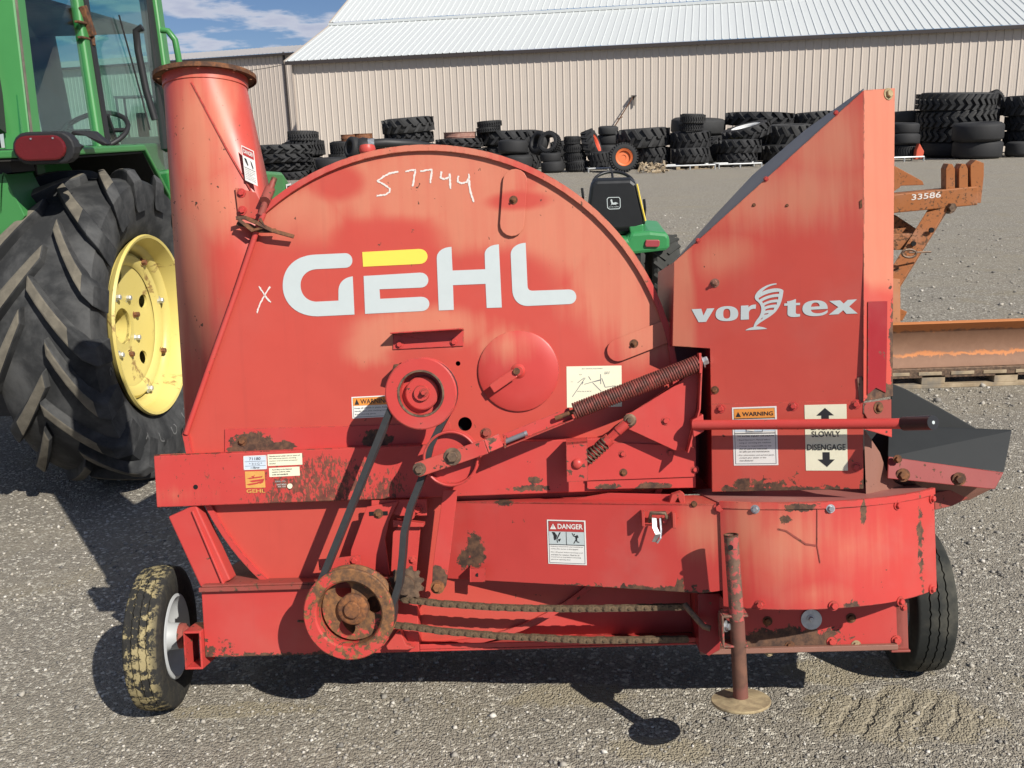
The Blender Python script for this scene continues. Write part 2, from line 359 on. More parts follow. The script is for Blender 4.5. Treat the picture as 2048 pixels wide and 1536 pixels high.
# ------------------------------------------------------------------ ground
import numpy as np
MUD = [(WZ(1800, 1430, 0), 0.34, 0.16), (WZ(1150, 1390, 0), 0.22, 0.08), (WZ(1340, 1500, 0), 0.20, 0.07), (WZ(1700, 1340, 0), 0.26, 0.09), (WZ(480, 1420, 0), 0.25, 0.05)]
def ground_material():
    m = NT('gravel_ground', 0.92, 0, 0.25)
    big = m.noise(0.45, 5, 0.6); med = m.noise(2.2, 5, 0.65, off=(3, 1, 0)); fine = m.noise(70.0, 4, 0.7)
    va = m.n('ShaderNodeTexVoronoi'); vb = m.n('ShaderNodeTexVoronoi')
    for v_, sc_ in ((va, 190.0), (vb, 95.0)): m.link(m.P, v_.inputs['Vector']); v_.inputs['Scale'].default_value = sc_; v_.voronoi_dimensions = '2D'
    cell, cd_, cell2, cd2 = va.outputs['Color'], va.outputs['Distance'], vb.outputs['Color'], vb.outputs['Distance']
    def lum(c):
        x = m.n('ShaderNodeSeparateColor'); m.link(c, x.inputs[0]); return x.outputs[0]
    base = m.mix(m.step(med, 0.3, 0.72), (0.31, 0.28, 0.238), (0.41, 0.365, 0.295))
    base = m.mix(m.step(big, 0.4, 0.65, 0, .55), base, (0.30, 0.28, 0.25))
    ramp = m.n('ShaderNodeValToRGB'); m.link(lum(cell), ramp.inputs['Fac']); e = ramp.color_ramp.elements
    e[0].position = 0.0; e[0].color = (0.16, 0.15, 0.135, 1); e[1].position = 1.0; e[1].color = (0.62, 0.58, 0.52, 1)
    k = ramp.color_ramp.elements.new(0.55); k.color = (0.34, 0.312, 0.27, 1); k = ramp.color_ramp.elements.new(0.88); k.color = (0.44, 0.40, 0.345, 1)
    ramp2 = m.n('ShaderNodeValToRGB'); m.link(lum(cell2), ramp2.inputs['Fac']); e = ramp2.color_ramp.elements
    e[0].color = (0.2, 0.188, 0.17, 1); e[1].color = (0.95, 0.90, 0.80, 1); k = e.new(0.84); k.color = (0.45, 0.42, 0.36, 1)
    col = m.mix(0.62, base, ramp.outputs['Color'])
    col = m.mix(m.step(lum(cell2), 0.80, 0.84, 0, .9), col, ramp2.outputs['Color'])
    col = m.mix(m.step(fine, 0.5, 0.68, 0, 0.45), col, (0.2, 0.186, 0.165))
    # packed tan mud
    def mb(c, sx, sy):
        v = m.n('ShaderNodeVectorMath', operation='SUBTRACT'); m.link(m.P, v.inputs[0]); v.inputs[1].default_value = c
        q = m.n('ShaderNodeVectorMath', operation='MULTIPLY'); m.link(v.outputs[0], q.inputs[0]); q.inputs[1].default_value = (1 / sx, 1 / sy, 0)
        l = m.n('ShaderNodeVectorMath', operation='LENGTH'); m.link(q.outputs[0], l.inputs[0]); return m.math('SUBTRACT', 1.0, l.outputs['Value'])
    mud = m.maxof([mb(c, a, b) for c, a, b in MUD])
    mudm = m.step(m.math('ADD', mud, m.math('MULTIPLY_ADD', m.noise(9, 6, .7, .4), 1.9, -0.95)), 0.12, 0.36)
    gen = m.math('MULTIPLY', m.step(m.noise(1.1, 6, 0.7, 0.5, off=(9, 4, 0)), 0.55, 0.68), 0.6)
    mudm = m.math('MAXIMUM', mudm, gen)
    col = m.mix(m.math('MULTIPLY', mudm, 0.75), col, m.mix(fine, (0.34, 0.295, 0.21), (0.43, 0.375, 0.27)))
    # wheel-worn lanes further out run across the yard
    lane = m.noise(0.9, 5, 0.65, off=(0, 5, 0), sc3=(0.12, 1.0, 1.0))
    col = m.mix(m.step(lane, 0.45, 0.7, 0, .45), col, (0.41, 0.365, 0.285))
    m.color(m.mul(col, (0.86, 0.845, 0.80, 1)))
    h = m.math('SUBTRACT', m.math('MULTIPLY', fine, 0.5), m.math('ADD', cd_, m.math('MULTIPLY', cd2, 1.3)))
    h = m.math('ADD', h, m.math('MULTIPLY', med, 1.2))
    # tread print pressed into the mud patch
    mp = m.n('ShaderNodeMapping'); m.link(m.P, mp.inputs[0]); mp.inputs['Rotation'].default_value = (0, 0, R(35)); wv = m.n('ShaderNodeTexWave', wave_type='BANDS', bands_direction='X'); m.link(mp.outputs[0], wv.inputs['Vector'])
    wv.inputs['Scale'].default_value = 5.2; wv.inputs['Distortion'].default_value = 3.4; wv.inputs['Detail'].default_value = 1.5; wv.inputs['Detail Scale'].default_value = 3.0
    h = m.math('SUBTRACT', h, m.math('MULTIPLY', m.math('MULTIPLY', m.step(wv.outputs['Fac'], 0.55, 0.95), m.step(mb(*MUD[0]), 0.0, 0.7)), 1.7))
    m.bump(h, 0.7, 0.008)
    return m.mat
gm = ground_material()
g = MB(); N = 24
xs = [-900, -120, -40, -12] + [-6 + 0.75 * i for i in range(17)] + [12, 40, 120, 900]
ys = [-30, -4, 0.5] + [1.0 + 0.5 * i for i in range(22)] + [16, 24, 40, 70, 140, 900]
for y in ys:
    for x in xs: g.v.append(Vector((x, y, 0.0)))
nx = len(xs)
for j in range(len(ys) - 1):
    for i in range(nx - 1): g.f.append((j * nx + i, j * nx + i + 1, (j + 1) * nx + i + 1, (j + 1) * nx + i)); g.m.append(0)
tag(g.build('ground', gm, recalc=False), kind='structure')
# loose stones on the gravel: nobody could count them
def stones():
    rng = np.random.default_rng(5); P = []; S = []
    def put(n, x0, x1, y0, y1, s0, s1):
        x = rng.uniform(x0, x1, n); y = y0 + (y1 - y0) * rng.uniform(0, 1, n) ** 1.5
        s = s0 * (s1 / s0) ** (rng.uniform(0, 1, n) ** 2.2)
        keep = np.ones(n, bool)
        for c, a, b in MUD[:4]:
            d = ((x - c.x) / a) ** 2 + ((y - c.y) / b) ** 2; keep &= (d > 1) | (rng.uniform(0, 1, n) > .8)
        P.append(np.stack([x, y], 1)[keep]); S.append(s[keep])
    put(15000, -1.7, 1.7, 1.75, 3.2, 0.0022, 0.0085); put(9000, -2.6, 2.8, 3.0, 6.5, 0.004, 0.013); put(3500, 0.0, 7.0, 5.0, 18.0, 0.008, 0.03); put(420, -1.7, 1.7, 1.75, 3.4, 0.008, 0.016)
    P = np.concatenate(P); S = np.concatenate(S); n = len(P)
    oct_ = np.array([[1, 0, 0], [-1, 0, 0], [0, 1, 0], [0, -1, 0], [0, 0, 1], [0, 0, -1]], float)
    q = rng.normal(size=(n, 4)); q /= np.linalg.norm(q, axis=1)[:, None]; w, x, y, z = q.T
    Rm = np.stack([1 - 2 * (y * y + z * z), 2 * (x * y - z * w), 2 * (x * z + y * w), 2 * (x * y + z * w), 1 - 2 * (x * x + z * z), 2 * (y * z - x * w), 2 * (x * z - y * w), 2 * (y * z + x * w), 1 - 2 * (x * x + y * y)], 1).reshape(n, 3, 3)
    v = oct_[None] * rng.uniform(0.6, 1.15, (n, 6, 1)); v = np.einsum('nij,nkj->nki', Rm, v)
    v[:, :, 2] *= 0.62; v *= S[:, None, None]; v[:, :, 0] += P[:, None, 0]; v[:, :, 1] += P[:, None, 1]; v[:, :, 2] += (S * 0.22)[:, None]
    F = np.array([[0, 2, 4], [2, 1, 4], [1, 3, 4], [3, 0, 4], [2, 0, 5], [1, 2, 5], [3, 1, 5], [0, 3, 5]])
    F = (F[None] + 6 * np.arange(n)[:, None, None]).reshape(-1, 3)
    me = bpy.data.meshes.new('loose_stones'); me.vertices.add(n * 6); me.vertices.foreach_set('co', v.reshape(-1))
    me.loops.add(len(F) * 3); me.loops.foreach_set('vertex_index', F.reshape(-1)); me.polygons.add(len(F)); me.polygons.foreach_set('loop_start', np.arange(len(F)) * 3)
    me.update(calc_edges=True); me.validate()
    m = NT('stone', 0.85, 0, 0.3); gi = m.n('ShaderNodeNewGeometry'); rp = m.n('ShaderNodeValToRGB'); m.link(gi.outputs['Random Per Island'], rp.inputs['Fac'])
    e = rp.color_ramp.elements; e[0].color = (0.15, 0.14, 0.125, 1); e[1].color = (0.70, 0.66, 0.59, 1)
    for p, c in ((0.3, (0.28, 0.26, 0.225, 1)), (0.6, (0.38, 0.35, 0.30, 1)), (0.85, (0.48, 0.44, 0.37, 1))): k = e.new(p); k.color = c
    m.color(rp.outputs['Color']); me.materials.append(m.mat)
    o = bpy.data.objects.new('loose_stones', me); COL.objects.link(o); tag(o, 'loose grey and tan gravel stones scattered over the yard', 'gravel', kind='stuff')
stones()

# ------------------------------------------------------------------ metal sheds
def ribbed(width, length, pitch=0.335, rib=0.029, base=0.07, top=0.03, minor=True):
    """one ribbed sheet: width along x, length along z, ribs towards -y"""
    prof = [(0, 0)]; n = int(round(width / pitch))
    for i in range(n):
        c = pitch * (i + 0.5)
        prof += [(c - base / 2, 0), (c - top / 2, -rib), (c + top / 2, -rib), (c + base / 2, 0)]
        if minor:
            for q in (0.36, 0.62):
                xm = pitch * i + pitch * q + pitch * 0.5
                if xm < width - 0.02: prof += [(xm - 0.012, 0), (xm, -0.004), (xm + 0.012, 0)]
    prof.append((width, 0)); prof = sorted(set(prof)); b = MB(); k = len(prof)
    b.add([(x, y, 0) for x, y in prof] + [(x, y, length) for x, y in prof], [(i, i + 1, i + 1 + k, i + k) for i in range(k - 1)])
    return b
def sheet_material(name, c, rough, var=0.06, streak=0.1):
    m = NT(name, rough, 0.0, 0.4); geo = m.n('ShaderNodeObjectInfo')
    n = m.noise(1.5, 5, 0.6, sc3=(6, 1, 0.5)); n2 = m.noise(0.8, 4, 0.6, vec=None, sc3=(1.0, 1, 0.3))
    col = m.mix(n, tuple(k * (1 - var) for k in c), tuple(k * (1 + var) for k in c))
    col = m.mix(m.math('MULTIPLY', geo.outputs['Random'], 0.10), col, tuple(k * 0.8 for k in c))
    m.color(col); MAT[name] = m.mat; return m.mat
sheet_material('tan_siding', (0.64, 0.56, 0.48), 0.55); sheet_material('tan_siding_far', (0.60, 0.52, 0.45), 0.55)
sheet_material('white_roofing', (0.60, 0.625, 0.615), 0.42, 0.03); sheet_material('grey_roofing', (0.33, 0.32, 0.32), 0.5, 0.05)
plain('dark_trim', (0.045, 0.036, 0.034), 0.6); plain('tan_trim', (0.46, 0.385, 0.32), 0.55)
WP = 1.005
def shed(name, label, A, B, npan, wall_mat, roof_mat, slopes, lift, gable):
    """A, B: eave ends (left, right); wall runs under the eave, roof goes back from it in slopes (run, rise)"""
    d = Vector((B.x - A.x, B.y - A.y, 0)).normalized(); nb = Vector((-d.y, d.x, 0)); H = (A.z + B.z) / 2
    M = Matrix(((d.x, nb.x, 0, A.x), (d.y, nb.y, 0, A.y), (0, 0, 1, 0), (0, 0, 0, 1)))
    root = empty(name, M); tag(root, label, 'building')
    wb = ribbed(WP, H - 0.1); w0 = wb.build('wall_panel', wall_mat, root, recalc=False); w0.location = (0.1, 0.32, 0.05)
    for i in range(1, npan): copy_of(w0, 'wall_panel', root).location = (0.1 + i * WP, 0.32, 0.05)
    if gable:
        e0 = copy_of(w0, 'wall_panel', root); n = 10
        for i in range(n):
            e = e0 if i == 0 else copy_of(w0, 'wall_panel', root); e.rotation_euler = (0, 0, R(-90)); e.location = (0.1, 0.32 + (i + 1) * WP, 0.05)
        MB().box2((0.05, 0.27, 0.02), (0.13, 0.35, H - 0.05)).build('corner_trim', MAT['tan_trim'], root, bevel=0.01)
    y, z = 0.0, H
    for si, (run, rise) in enumerate(slopes):
        ln = math.hypot(run, rise); ang = math.atan2(rise, run)
        rb = ribbed(WP, ln, minor=False, rib=0.03); r0 = rb.build('roof_panel', roof_mat, root, recalc=False)
        for i in range(npan + 1):
            r = r0 if i == 0 else copy_of(r0, 'roof_panel', root)
            r.rotation_euler = (-(math.pi / 2 - ang), 0, 0); r.location = (-0.15 + i * WP, y, z + 0.02)
        rk = MB().bar((-0.17, y, z - 0.05), (-0.17, y + run, z + rise - 0.05), 0.05, 0.2).build('rake_trim', MAT['tan_trim'] if gable else roof_mat, root)
        y += run; z += rise
        if si < len(slopes) - 1:
            MB().box2((-0.2, y - 0.22, z - 0.03), (npan * WP, y + 0.1, z + 0.11)).build('ridge_cap', roof_mat, root, bevel=0.01); z += lift
    MB().box2((-0.15, -0.01, H - 0.15), (npan * WP, 0.03, H + 0.0)).build('eave_fascia', MAT['dark_trim'], root)
    MB().box2((-0.15, 0.03, H - 0.13), (npan * WP, 0.31, H - 0.09)).build('eave_soffit', MAT['dark_trim'], root)
    return root
A = W(575, 121, 48.3); B = W(2048, 52, 41.8)
S1 = shed('metal_shed', 'large tan ribbed metal shed with white metal roof behind the tyre piles', A, B, 42, MAT['tan_siding'], MAT['white_roofing'], [(6.4, 2.25), (9.9, 4.7)], 0.14, True)
Ang = math.atan2(61 - 66.0, -12.47 + 21.39)
A2 = W(350, 110, 70.5); B2 = W(610, 97, 67.0); d2 = (B2 - A2).normalized(); A2 = A2 - d2 * 16.0; A2.z = B2.z = 7.45
S2 = shed('metal_shed', 'long tan metal shed with low grey roof, farther back at left', A2, A2 + d2 * 30, 40, MAT['tan_siding_far'], MAT['grey_roofing'], [(5.0, 0.9)], 0.1, False)
# downpipe on the far shed
dp = MB(); p = W(464, 120, 60)
q = PLACED[S2.name].inverted() @ W(468, 150, 62.3); dp.box2((q.x - 0.05, 0.2, 0.02), (q.x + 0.05, 0.3, 7.3)).build('downpipe', MAT['dark_trim'], S2)
# the little wire run from the big shed's corner
pts = [W(300, 113, 61) + (W(580, 126, 43.8) - W(300, 113, 61)) * t - Vector((0, 0, 0.6 * 4 * t * (1 - t))) for t in [i / 14 for i in range(15)]]
tag(MB().tube(pts, 0.014, 5).build('overhead_wire', MAT['dark_trim']), 'thin overhead wire running to the corner of the white roofed shed', 'wire')
# wall bracket and leaning pole on the big shed
Si = PLACED[S1.name].inverted()
def on_wall(px, py):
    lo, hi = 30.0, 60.0
    for _ in range(40):
        m_ = (lo + hi) / 2; v = Si @ W(px, py, m_)
        if v.y < 0.25: lo = m_
        else: hi = m_
    return W(px, py, lo)
b = on_wall(1268, 192); br = MB(); dd = PLACED[S1.name].to_3x3() @ Vector((1, 0, 0)); nn = PLACED[S1.name].to_3x3() @ Vector((0, -1, 0))
br.box(b + nn * 0.12, (0.22, 0.3, 0.05)); br.box(b + nn * 0.02 - Vector((0, 0, 0.2)), (0.05, 0.06, 0.45))
tag(br.build('wall_bracket', MAT['dark_trim']), 'small dark bracket fixed to the tan shed wall above the tyres', 'bracket')
b2 = on_wall(1228, 258); ab = MB().rod(b + nn * 0.2, b2 + nn * 0.5, 0.025, 8).rod(b + nn * 0.22 + Vector((-.5, 0, -.9)), b + nn * 0.2 + Vector((-.75, 0, -1.0)), 0.02, 8)
tag(ab.build('leaning_pole', MAT['rust']), 'thin dark pole leaning from the wall bracket down to the tyres', 'pole')

# ------------------------------------------------------------------ tyres heaped along the shed
plain('tyre_black', (0.020, 0.020, 0.021), 0.75, var=0.35, scale=9, bump=0.15); plain('tyre_grey', (0.036, 0.036, 0.036), 0.8, var=0.35, scale=9, bump=0.15)
plain('rim_orange', (0.68, 0.16, 0.045), 0.5); plain('rim_white', (0.72, 0.72, 0.69), 0.45); plain('rim_red', (0.62, 0.10, 0.05), 0.5)
metal('rim_rust', (0.16, 0.065, 0.03), (0.33, 0.14, 0.06), 0.8, 0.1, 12); plain('rim_yellow', (0.30, 0.26, 0.05), 0.6)
metal('drum_rust', (0.15, 0.06, 0.03), (0.30, 0.13, 0.06), 0.85, 0.1, 10); metal('drum_pink', (0.34, 0.17, 0.13), (0.46, 0.28, 0.22), 0.85, 0.1, 10)
def tyre_mesh(kind, hole=0.58, nl=16):
    """unit tyre: radius 1, height 1 along z"""
    b = MB(); bl = 0.92 if kind in ('lug', 'block') else 1.0
    pr = [(hole, -0.40), (hole + 0.05, -0.47), (0.72, -0.5), (0.86, -0.47), (bl - 0.03, -0.38), (bl, -0.3), (bl, 0.3), (bl - 0.03, 0.38), (0.86, 0.47), (0.72, 0.5), (hole + 0.05, 0.47), (hole, 0.40), (hole - 0.02, 0.2), (hole - 0.02, -0.2)]
    b.lathe(pr, (0, 0, 0), (0, 0, 1), 36, closed=True)
    def lug(t0, t1, z0, z1, w, r0, r1):
        pts = []
        for t, z in ((t0, z0), (t1, z1)):
            for s in (-1, 1):
                for r in (r0, r1): pts.append((r * math.cos(t + s * w), r * math.sin(t + s * w), z))
        b.add(pts, [(0, 1, 3, 2), (4, 6, 7, 5), (0, 4, 5, 1), (2, 3, 7, 6), (1, 5, 7, 3), (0, 2, 6, 4)])
    if kind == 'lug':
        for i in range(nl):
            t = 2 * math.pi * i / nl; h = math.pi / nl
            lug(t, t + 1.15 * h, -0.44, 0.06, 0.32 * h, 0.86, 1.0); lug(t + h, t + 2.15 * h, 0.44, -0.06, 0.32 * h, 0.86, 1.0)
    if kind == 'block':
        for i in range(nl * 2):
            t = math.pi * i / nl; h = math.pi / nl / 2
            lug(t, t + h, -0.41, -0.16, 0.5 * h, 0.88, 1.0); lug(t + h, t, -0.14, 0.14, 0.5 * h, 0.88, 1.0); lug(t, t + h, 0.16, 0.41, 0.5 * h, 0.88, 1.0)
    return b
TY = {}
for k in ('lug', 'block', 'smooth'):
    for c in ('tyre_black', 'tyre_grey'):
        TY[k, c] = tyre_mesh(k).build('tyre', MAT[c], smooth=35); TY[k, c].name = 'proto'
rimb = MB().lathe([(0.0, 0.05), (0.16, 0.05), (0.18, 0.12), (0.42, 0.12), (0.46, 0.34), (0.565, 0.40), (0.585, 0.44), (0.60, 0.42), (0.56, 0.36), (0.54, -0.3), (0, -0.3)], (0, 0, 0), (0, 0, 1), 28)
RIM = {}
WORD = {'lug': 'tractor tyre', 'block': 'loader tyre', 'smooth': 'worn road tyre'}; RW = {'rim_orange': 'orange', 'rim_white': 'white', 'rim_red': 'red', 'rim_rust': 'rusty', 'rim_yellow': 'yellow'}
def put_tyre(kind, M, label, rim=None, grey=False, group='tyres heaped along the shed'):
    src = TY[kind, 'tyre_grey' if grey else 'tyre_black']
    if rim:
        root = empty('tyre', M); t = copy_of(src, 'tyre_casing', root)
        if rim not in RIM:
            RIM[rim] = rimb.build('rim', MAT[rim], smooth=40); RIM[rim].parent = root
        else: copy_of(RIM[rim], 'rim', root)
    else: root = copy_of(src, 'tyre', None, M)
    tag(root, label, 'tyre', group); return root
def flat(x0, x1, yt, yb, yf, kind, label, rim=None, tilt=(0, 0), grey=False):
    dpt = FWD.dot(W((x0 + x1) / 2, (yt + yb) / 2, yf) - EYE); r = (x1 - x0) / 2 * dpt / FPX
    for _ in range(2):
        c = W((x0 + x1) / 2, (yt + yb) / 2, yf + r * 0.9); r = (x1 - x0) / 2 * FWD.dot(c - EYE) / FPX
    zt = W((x0 + x1) / 2, yt, yf + r * .3).z; zb = W((x0 + x1) / 2, yb, yf + r * .2).z; h = max(0.1, (zt - zb) * 0.99)
    M = Matrix.Translation((c.x + random.uniform(-.05, .05), yf + r + random.uniform(-.1, .1), max((zt + zb) / 2, h / 2))) @ Matrix.Rotation(R(tilt[0]), 4, 'X') @ Matrix.Rotation(R(tilt[1]), 4, 'Y') @ Matrix.Rotation(random.uniform(0, 6), 4, 'Z') @ Matrix.Diagonal((r, r, h, 1))
    return put_tyre(kind, M, label, rim, grey)
STACKS = [
 ('stack right of the blower pipe', 38.5, [(506, 625, 290, 310, 'lug', 'rim_rust'), (510, 627, 309, 328, 'lug', None), (512, 625, 327, 345, 'lug', None), (556, 622, 343, 361, 'lug', None)]),
 ('pile behind the pipe stack', 41.0, [(574, 636, 261, 283, 'block', None), (566, 650, 281, 316, 'block', None)]),
 ('low pile left of the housing top', 38.0, [(630, 692, 315, 338, 'smooth', None)]),
 ('low stack under the two rusty drums', 40.0, [(660, 718, 282, 308, 'block', None), (655, 722, 306, 336, 'block', None)]),
 ('white rimmed stack above the housing', 40.0, [(765, 870, 234, 266, 'lug', 'rim_white'), (768, 868, 264, 288, 'lug', None), (770, 870, 286, 316, 'lug', None)]),
 ('flat pile under the pale pink drum', 40.0, [(872, 968, 277, 297, 'lug', None), (880, 975, 295, 325, 'lug', None)]),
 ('red rimmed stack left of centre', 40.5, [(956, 1006, 241, 254, 'block', 'rim_red'), (955, 1004, 253, 265, 'block', None), (952, 1064, 263, 294, 'lug', None), (950, 1060, 292, 326, 'lug', None)]),
 ('smooth stack before the red rimmed stack', 37.5, [(998, 1058, 280, 309, 'smooth', 'rim_rust'), (1000, 1066, 308, 345, 'smooth', None)]),
 ('back row pile beside the smooth stack', 41.0, [(1005, 1082, 260, 288, 'lug', None)]),
 ('low pile under two tilted tyres', 37.0, [(1078, 1120, 305, 324, 'smooth', None), (1084, 1130, 323, 346, 'smooth', None)]),
 ('narrow four high stack left of the orange wheel', 37.0, [(1130, 1164, 272, 289, 'block', None), (1129, 1171, 288, 305, 'block', None), (1129, 1174, 304, 323, 'block', None), (1129, 1178, 322, 343, 'block', None)]),
 ('back stack beside the leaning pole foot', 40.0, [(1196, 1236, 252, 270, 'smooth', None), (1192, 1238, 269, 290, 'smooth', None), (1192, 1240, 289, 325, 'smooth', None)]),
 ('pile touching the orange wheel', 36.6, [(1179, 1222, 303, 338, 'lug', None)]),
 ('big pair behind the orange wheel', 37.4, [(1230, 1339, 256, 297, 'lug', 'rim_white'), (1265, 1341, 294, 328, 'lug', None)]),
 ('stack on the wooden pallet', 36.8, [(1360, 1411, 227, 247, 'block', 'rim_red'), (1359, 1408, 246, 263, 'block', None), (1342, 1423, 262, 297, 'lug', None), (1346, 1420, 296, 328, 'lug', None)]),
 ('back row pile behind the pallet stack', 40.5, [(1341, 1449, 235, 270, 'smooth', None), (1341, 1449, 268, 305, 'smooth', None)]),
 ('rack stack left of the hood', 36.8, [(1438, 1527, 279, 308, 'lug', 'rim_yellow'), (1438, 1518, 307, 335, 'lug', None)]),
 ('wide back stack behind the tilted tyre', 40.0, [(1453, 1588, 224, 252, 'lug', None), (1460, 1586, 250, 285, 'lug', None)]),
 ('stack partly hidden by the hood slope', 38.0, [(1533, 1628, 248, 289, 'lug', None), (1524, 1612, 288, 320, 'lug', None)]),
 ('back stack left of the hood top', 40.5, [(1590, 1668, 223, 249, 'lug', 'rim_rust'), (1590, 1668, 248, 285, 'lug', None)]),
 ('stack just right of the hood', 37.2, [(1782, 1838, 245, 268, 'smooth', None), (1780, 1839, 267, 291, 'smooth', None), (1784, 1833, 290, 317, 'block', None)]),
 ('back stack right of the hood', 40.5, [(1780, 1850, 222, 248, 'smooth', 'rim_rust'), (1780, 1850, 246, 290, 'smooth', None)]),
 ('dark pile between drums and white rimmed stack', 41.5, [(716, 772, 285, 318, 'lug', None)]),
 ('dark pile behind the tilted tyres', 41.0, [(1100, 1140, 282, 312, 'lug', None), (1098, 1140, 310, 336, 'lug', None)]),
 ('dark pile behind the pink drum', 42.5, [(905, 962, 272, 300, 'block', None)]),
 ('tallest stack at far right', 38.2, [(1840, 1991, 183, 222, 'block', None), (1842, 1996, 218, 253, 'block', None), (1844, 1998, 251, 288, 'block', None), (1848, 1990, 286, 322, 'smooth', None)]),
 ('smooth pair before the tallest stack', 36.4, [(1911, 2006, 244, 284, 'smooth', None), (1911, 2004, 283, 322, 'smooth', None)]),
 ('low pile at the right edge', 36.8, [(2014, 2076, 291, 322, 'smooth', None)]),
]
ORD = {1: [''], 2: ['upper ', 'lower '], 3: ['top ', 'middle ', 'bottom '], 4: ['top ', 'second ', 'third ', 'bottom '], 5: ['top ', 'second ', 'third ', 'fourth ', 'bottom '], 6: ['top ', 'second ', 'third ', 'fourth ', 'fifth ', 'bottom ']}
for desc, yf, lst in STACKS:
    while len(lst) < 6:                             # the pile goes down to the gravel
        x0, x1, yt, yb, kind, rim = lst[-1]
        z = W((x0 + x1) / 2, yb, yf).z
        if z < 0.14: break
        g_ = WZ((x0 + x1) / 2, 345, 0); hgt = (yb - yt) if z > 0.4 else (yb - yt) * max(0.35, z / 0.5)
        lst.append((x0 + 2, x1 + 2, yb - 1, yb - 1 + max(hgt, 12), kind, None))
    for i, (x0, x1, yt, yb, kind, rim) in enumerate(lst):
        w = ORD[len(lst)][i] + WORD[kind] + (' with ' + RW[rim] + ' rim' if rim else '')
        lab = w + (', ' if len(lst) == 1 else ' of the ') + desc
        flat(x0, x1, yt, yb, yf + random.uniform(-.05, .05), kind, lab, rim, (random.uniform(-3.2, 3.2), random.uniform(-3.2, 3.2)), grey=(x0 > 1835 and kind == 'block') or (i == 0 and random.random() < .5))
flat(1447, 1544, 250, 278, 37.2, 'lug', 'black tractor tyre with white rim lying tilted beside the pallet stack', 'rim_white', (4, -14))
def upright(px, py, rpx, yf, wid, axis, kind, label, rim=None, grey=False):
    c = W(px, py, yf); r = rpx * FWD.dot(c - EYE) / FPX
    q = Vector(axis).normalized().to_track_quat('Z', 'X').to_matrix().to_4x4()
    if c.z < r * 0.98 and rim == 'rim_orange': c.z = r * 0.99
    return put_tyre(kind, Matrix.Translation(c) @ q @ Matrix.Diagonal((r, r, wid, 1)), label, rim, grey)
upright(1247, 318, 29, 35.7, 0.34, (0.05, -1, 0.12), 'block', 'black loader wheel with bright orange rim standing upright on the gravel', 'rim_orange')
upright(1184, 292, 33, 37.6, 0.5, (0.95, -0.30, 0.35), 'lug', 'black tractor tyre leaning with orange rim inside, above the lying tyre', 'rim_red')
upright(1078, 286, 24, 38.0, 0.35, (-0.75, -0.55, 0.35), 'smooth', 'left one of two tilted black tyres right of the smooth pair')
upright(1099, 286, 23, 37.6, 0.35, (-0.5, -0.8, 0.3), 'block', 'right one of two tilted black tyres beside the four high stack')
upright(706, 296, 22, 38.8, 0.4, (-0.8, -0.6, 0.2), 'smooth', 'black tyre standing tilted below the rusty drums')
upright(1432, 297, 24, 38.4, 0.35, (0.9, -0.4, 0.2), 'lug', 'black tractor tyre standing on edge behind the pallet stack')
flat(2008, 2110, 190, 232, 37.6, 'lug', 'upper big tractor tyre of the dark pile at the right border'); flat(2012, 2108, 230, 262, 37.7, 'lug', 'middle big tractor tyre of the dark pile at the right border'); flat(2014, 2104, 260, 294, 37.8, 'lug', 'lower big tractor tyre of the dark pile at the right border')
upright(1990, 205, 24, 40.5, 0.45, (0.5, -0.8, 0.3), 'block', 'dark tyre peeping up behind the tallest stack at right')
for t in TY.values(): bpy.data.objects.remove(t)
def drum(px0, px1, yt, yb, Y, mat, label):
    c = W((px0 + px1) / 2, (yt + yb) / 2, Y); r = (px1 - px0) / 2 * FWD.dot(c - EYE) / FPX; h = W(0, yt, Y).z - W(0, yb, Y).z
    b = MB().lathe([(0, -h / 2), (r, -h / 2), (r, -h * .1), (r * 1.03, -h * .05), (r, 0), (r, h * .42), (r * 1.04, h * .45), (r * 1.04, h * .5), (r * .97, h * .5), (r * .95, h * .2), (0, h * .2)], c, (0, 0, 1), 28)
    tag(b.build('steel_drum', mat, smooth=40), label, 'drum', 'rusty drums on the tyre heap')
drum(682, 710, 269, 283, 40.8, MAT['drum_rust'], 'left rusty brown steel drum ring lying on the tyres'); drum(708, 745, 267, 283, 41.2, MAT['drum_rust'], 'right, wider rusty brown steel drum ring lying on the tyres')
drum(888, 952, 264, 281, 41.0, MAT['drum_pink'], 'pale pinkish faded steel drum ring lying on the tyre pile')
# racks and pallet under the tyres
def rack(x0, x1, y0, y1, Y, label):
    b = MB(); a, e = W(x0, y0, Y), W(x1, y1, Y); back = Vector((0, 1.1, 0)); n = 2 if abs(x1 - x0) > 60 else 1
    h = max(a.z, 0.15); a.z = e.z = h
    for o in (Vector(), back): b.rod(a + o, e + o, 0.03, 6)
    for t in [i / n for i in range(n + 1)]:
        p = a.lerp(e, t); b.rod(p, p + back, 0.03, 6)
        for o in (Vector(), back): b.rod(p + o, Vector((p.x, (p + o).y, 0.0)), 0.03, 6)
    tag(b.build('tyre_rack', MAT['galvanised']), label, 'rack', 'metal racks under the tyres')
rack(1177, 1222, 338, 336, 36.3, 'short grey metal rack in front of the four high stack'); rack(1330, 1430, 338, 334, 36.0, 'long grey metal rack in front of the pallet stack')
rack(1438, 1523, 333, 330, 36.0, 'grey metal rack under the stack left of the hood'); rack(1770, 1848, 316, 311, 36.6, 'grey metal rack under the low stack right of the hood')
metal('pallet_wood', (0.30, 0.225, 0.14), (0.48, 0.38, 0.25), 0.85, 0, 9, 0.3, c3=(0.22, 0.19, 0.15))
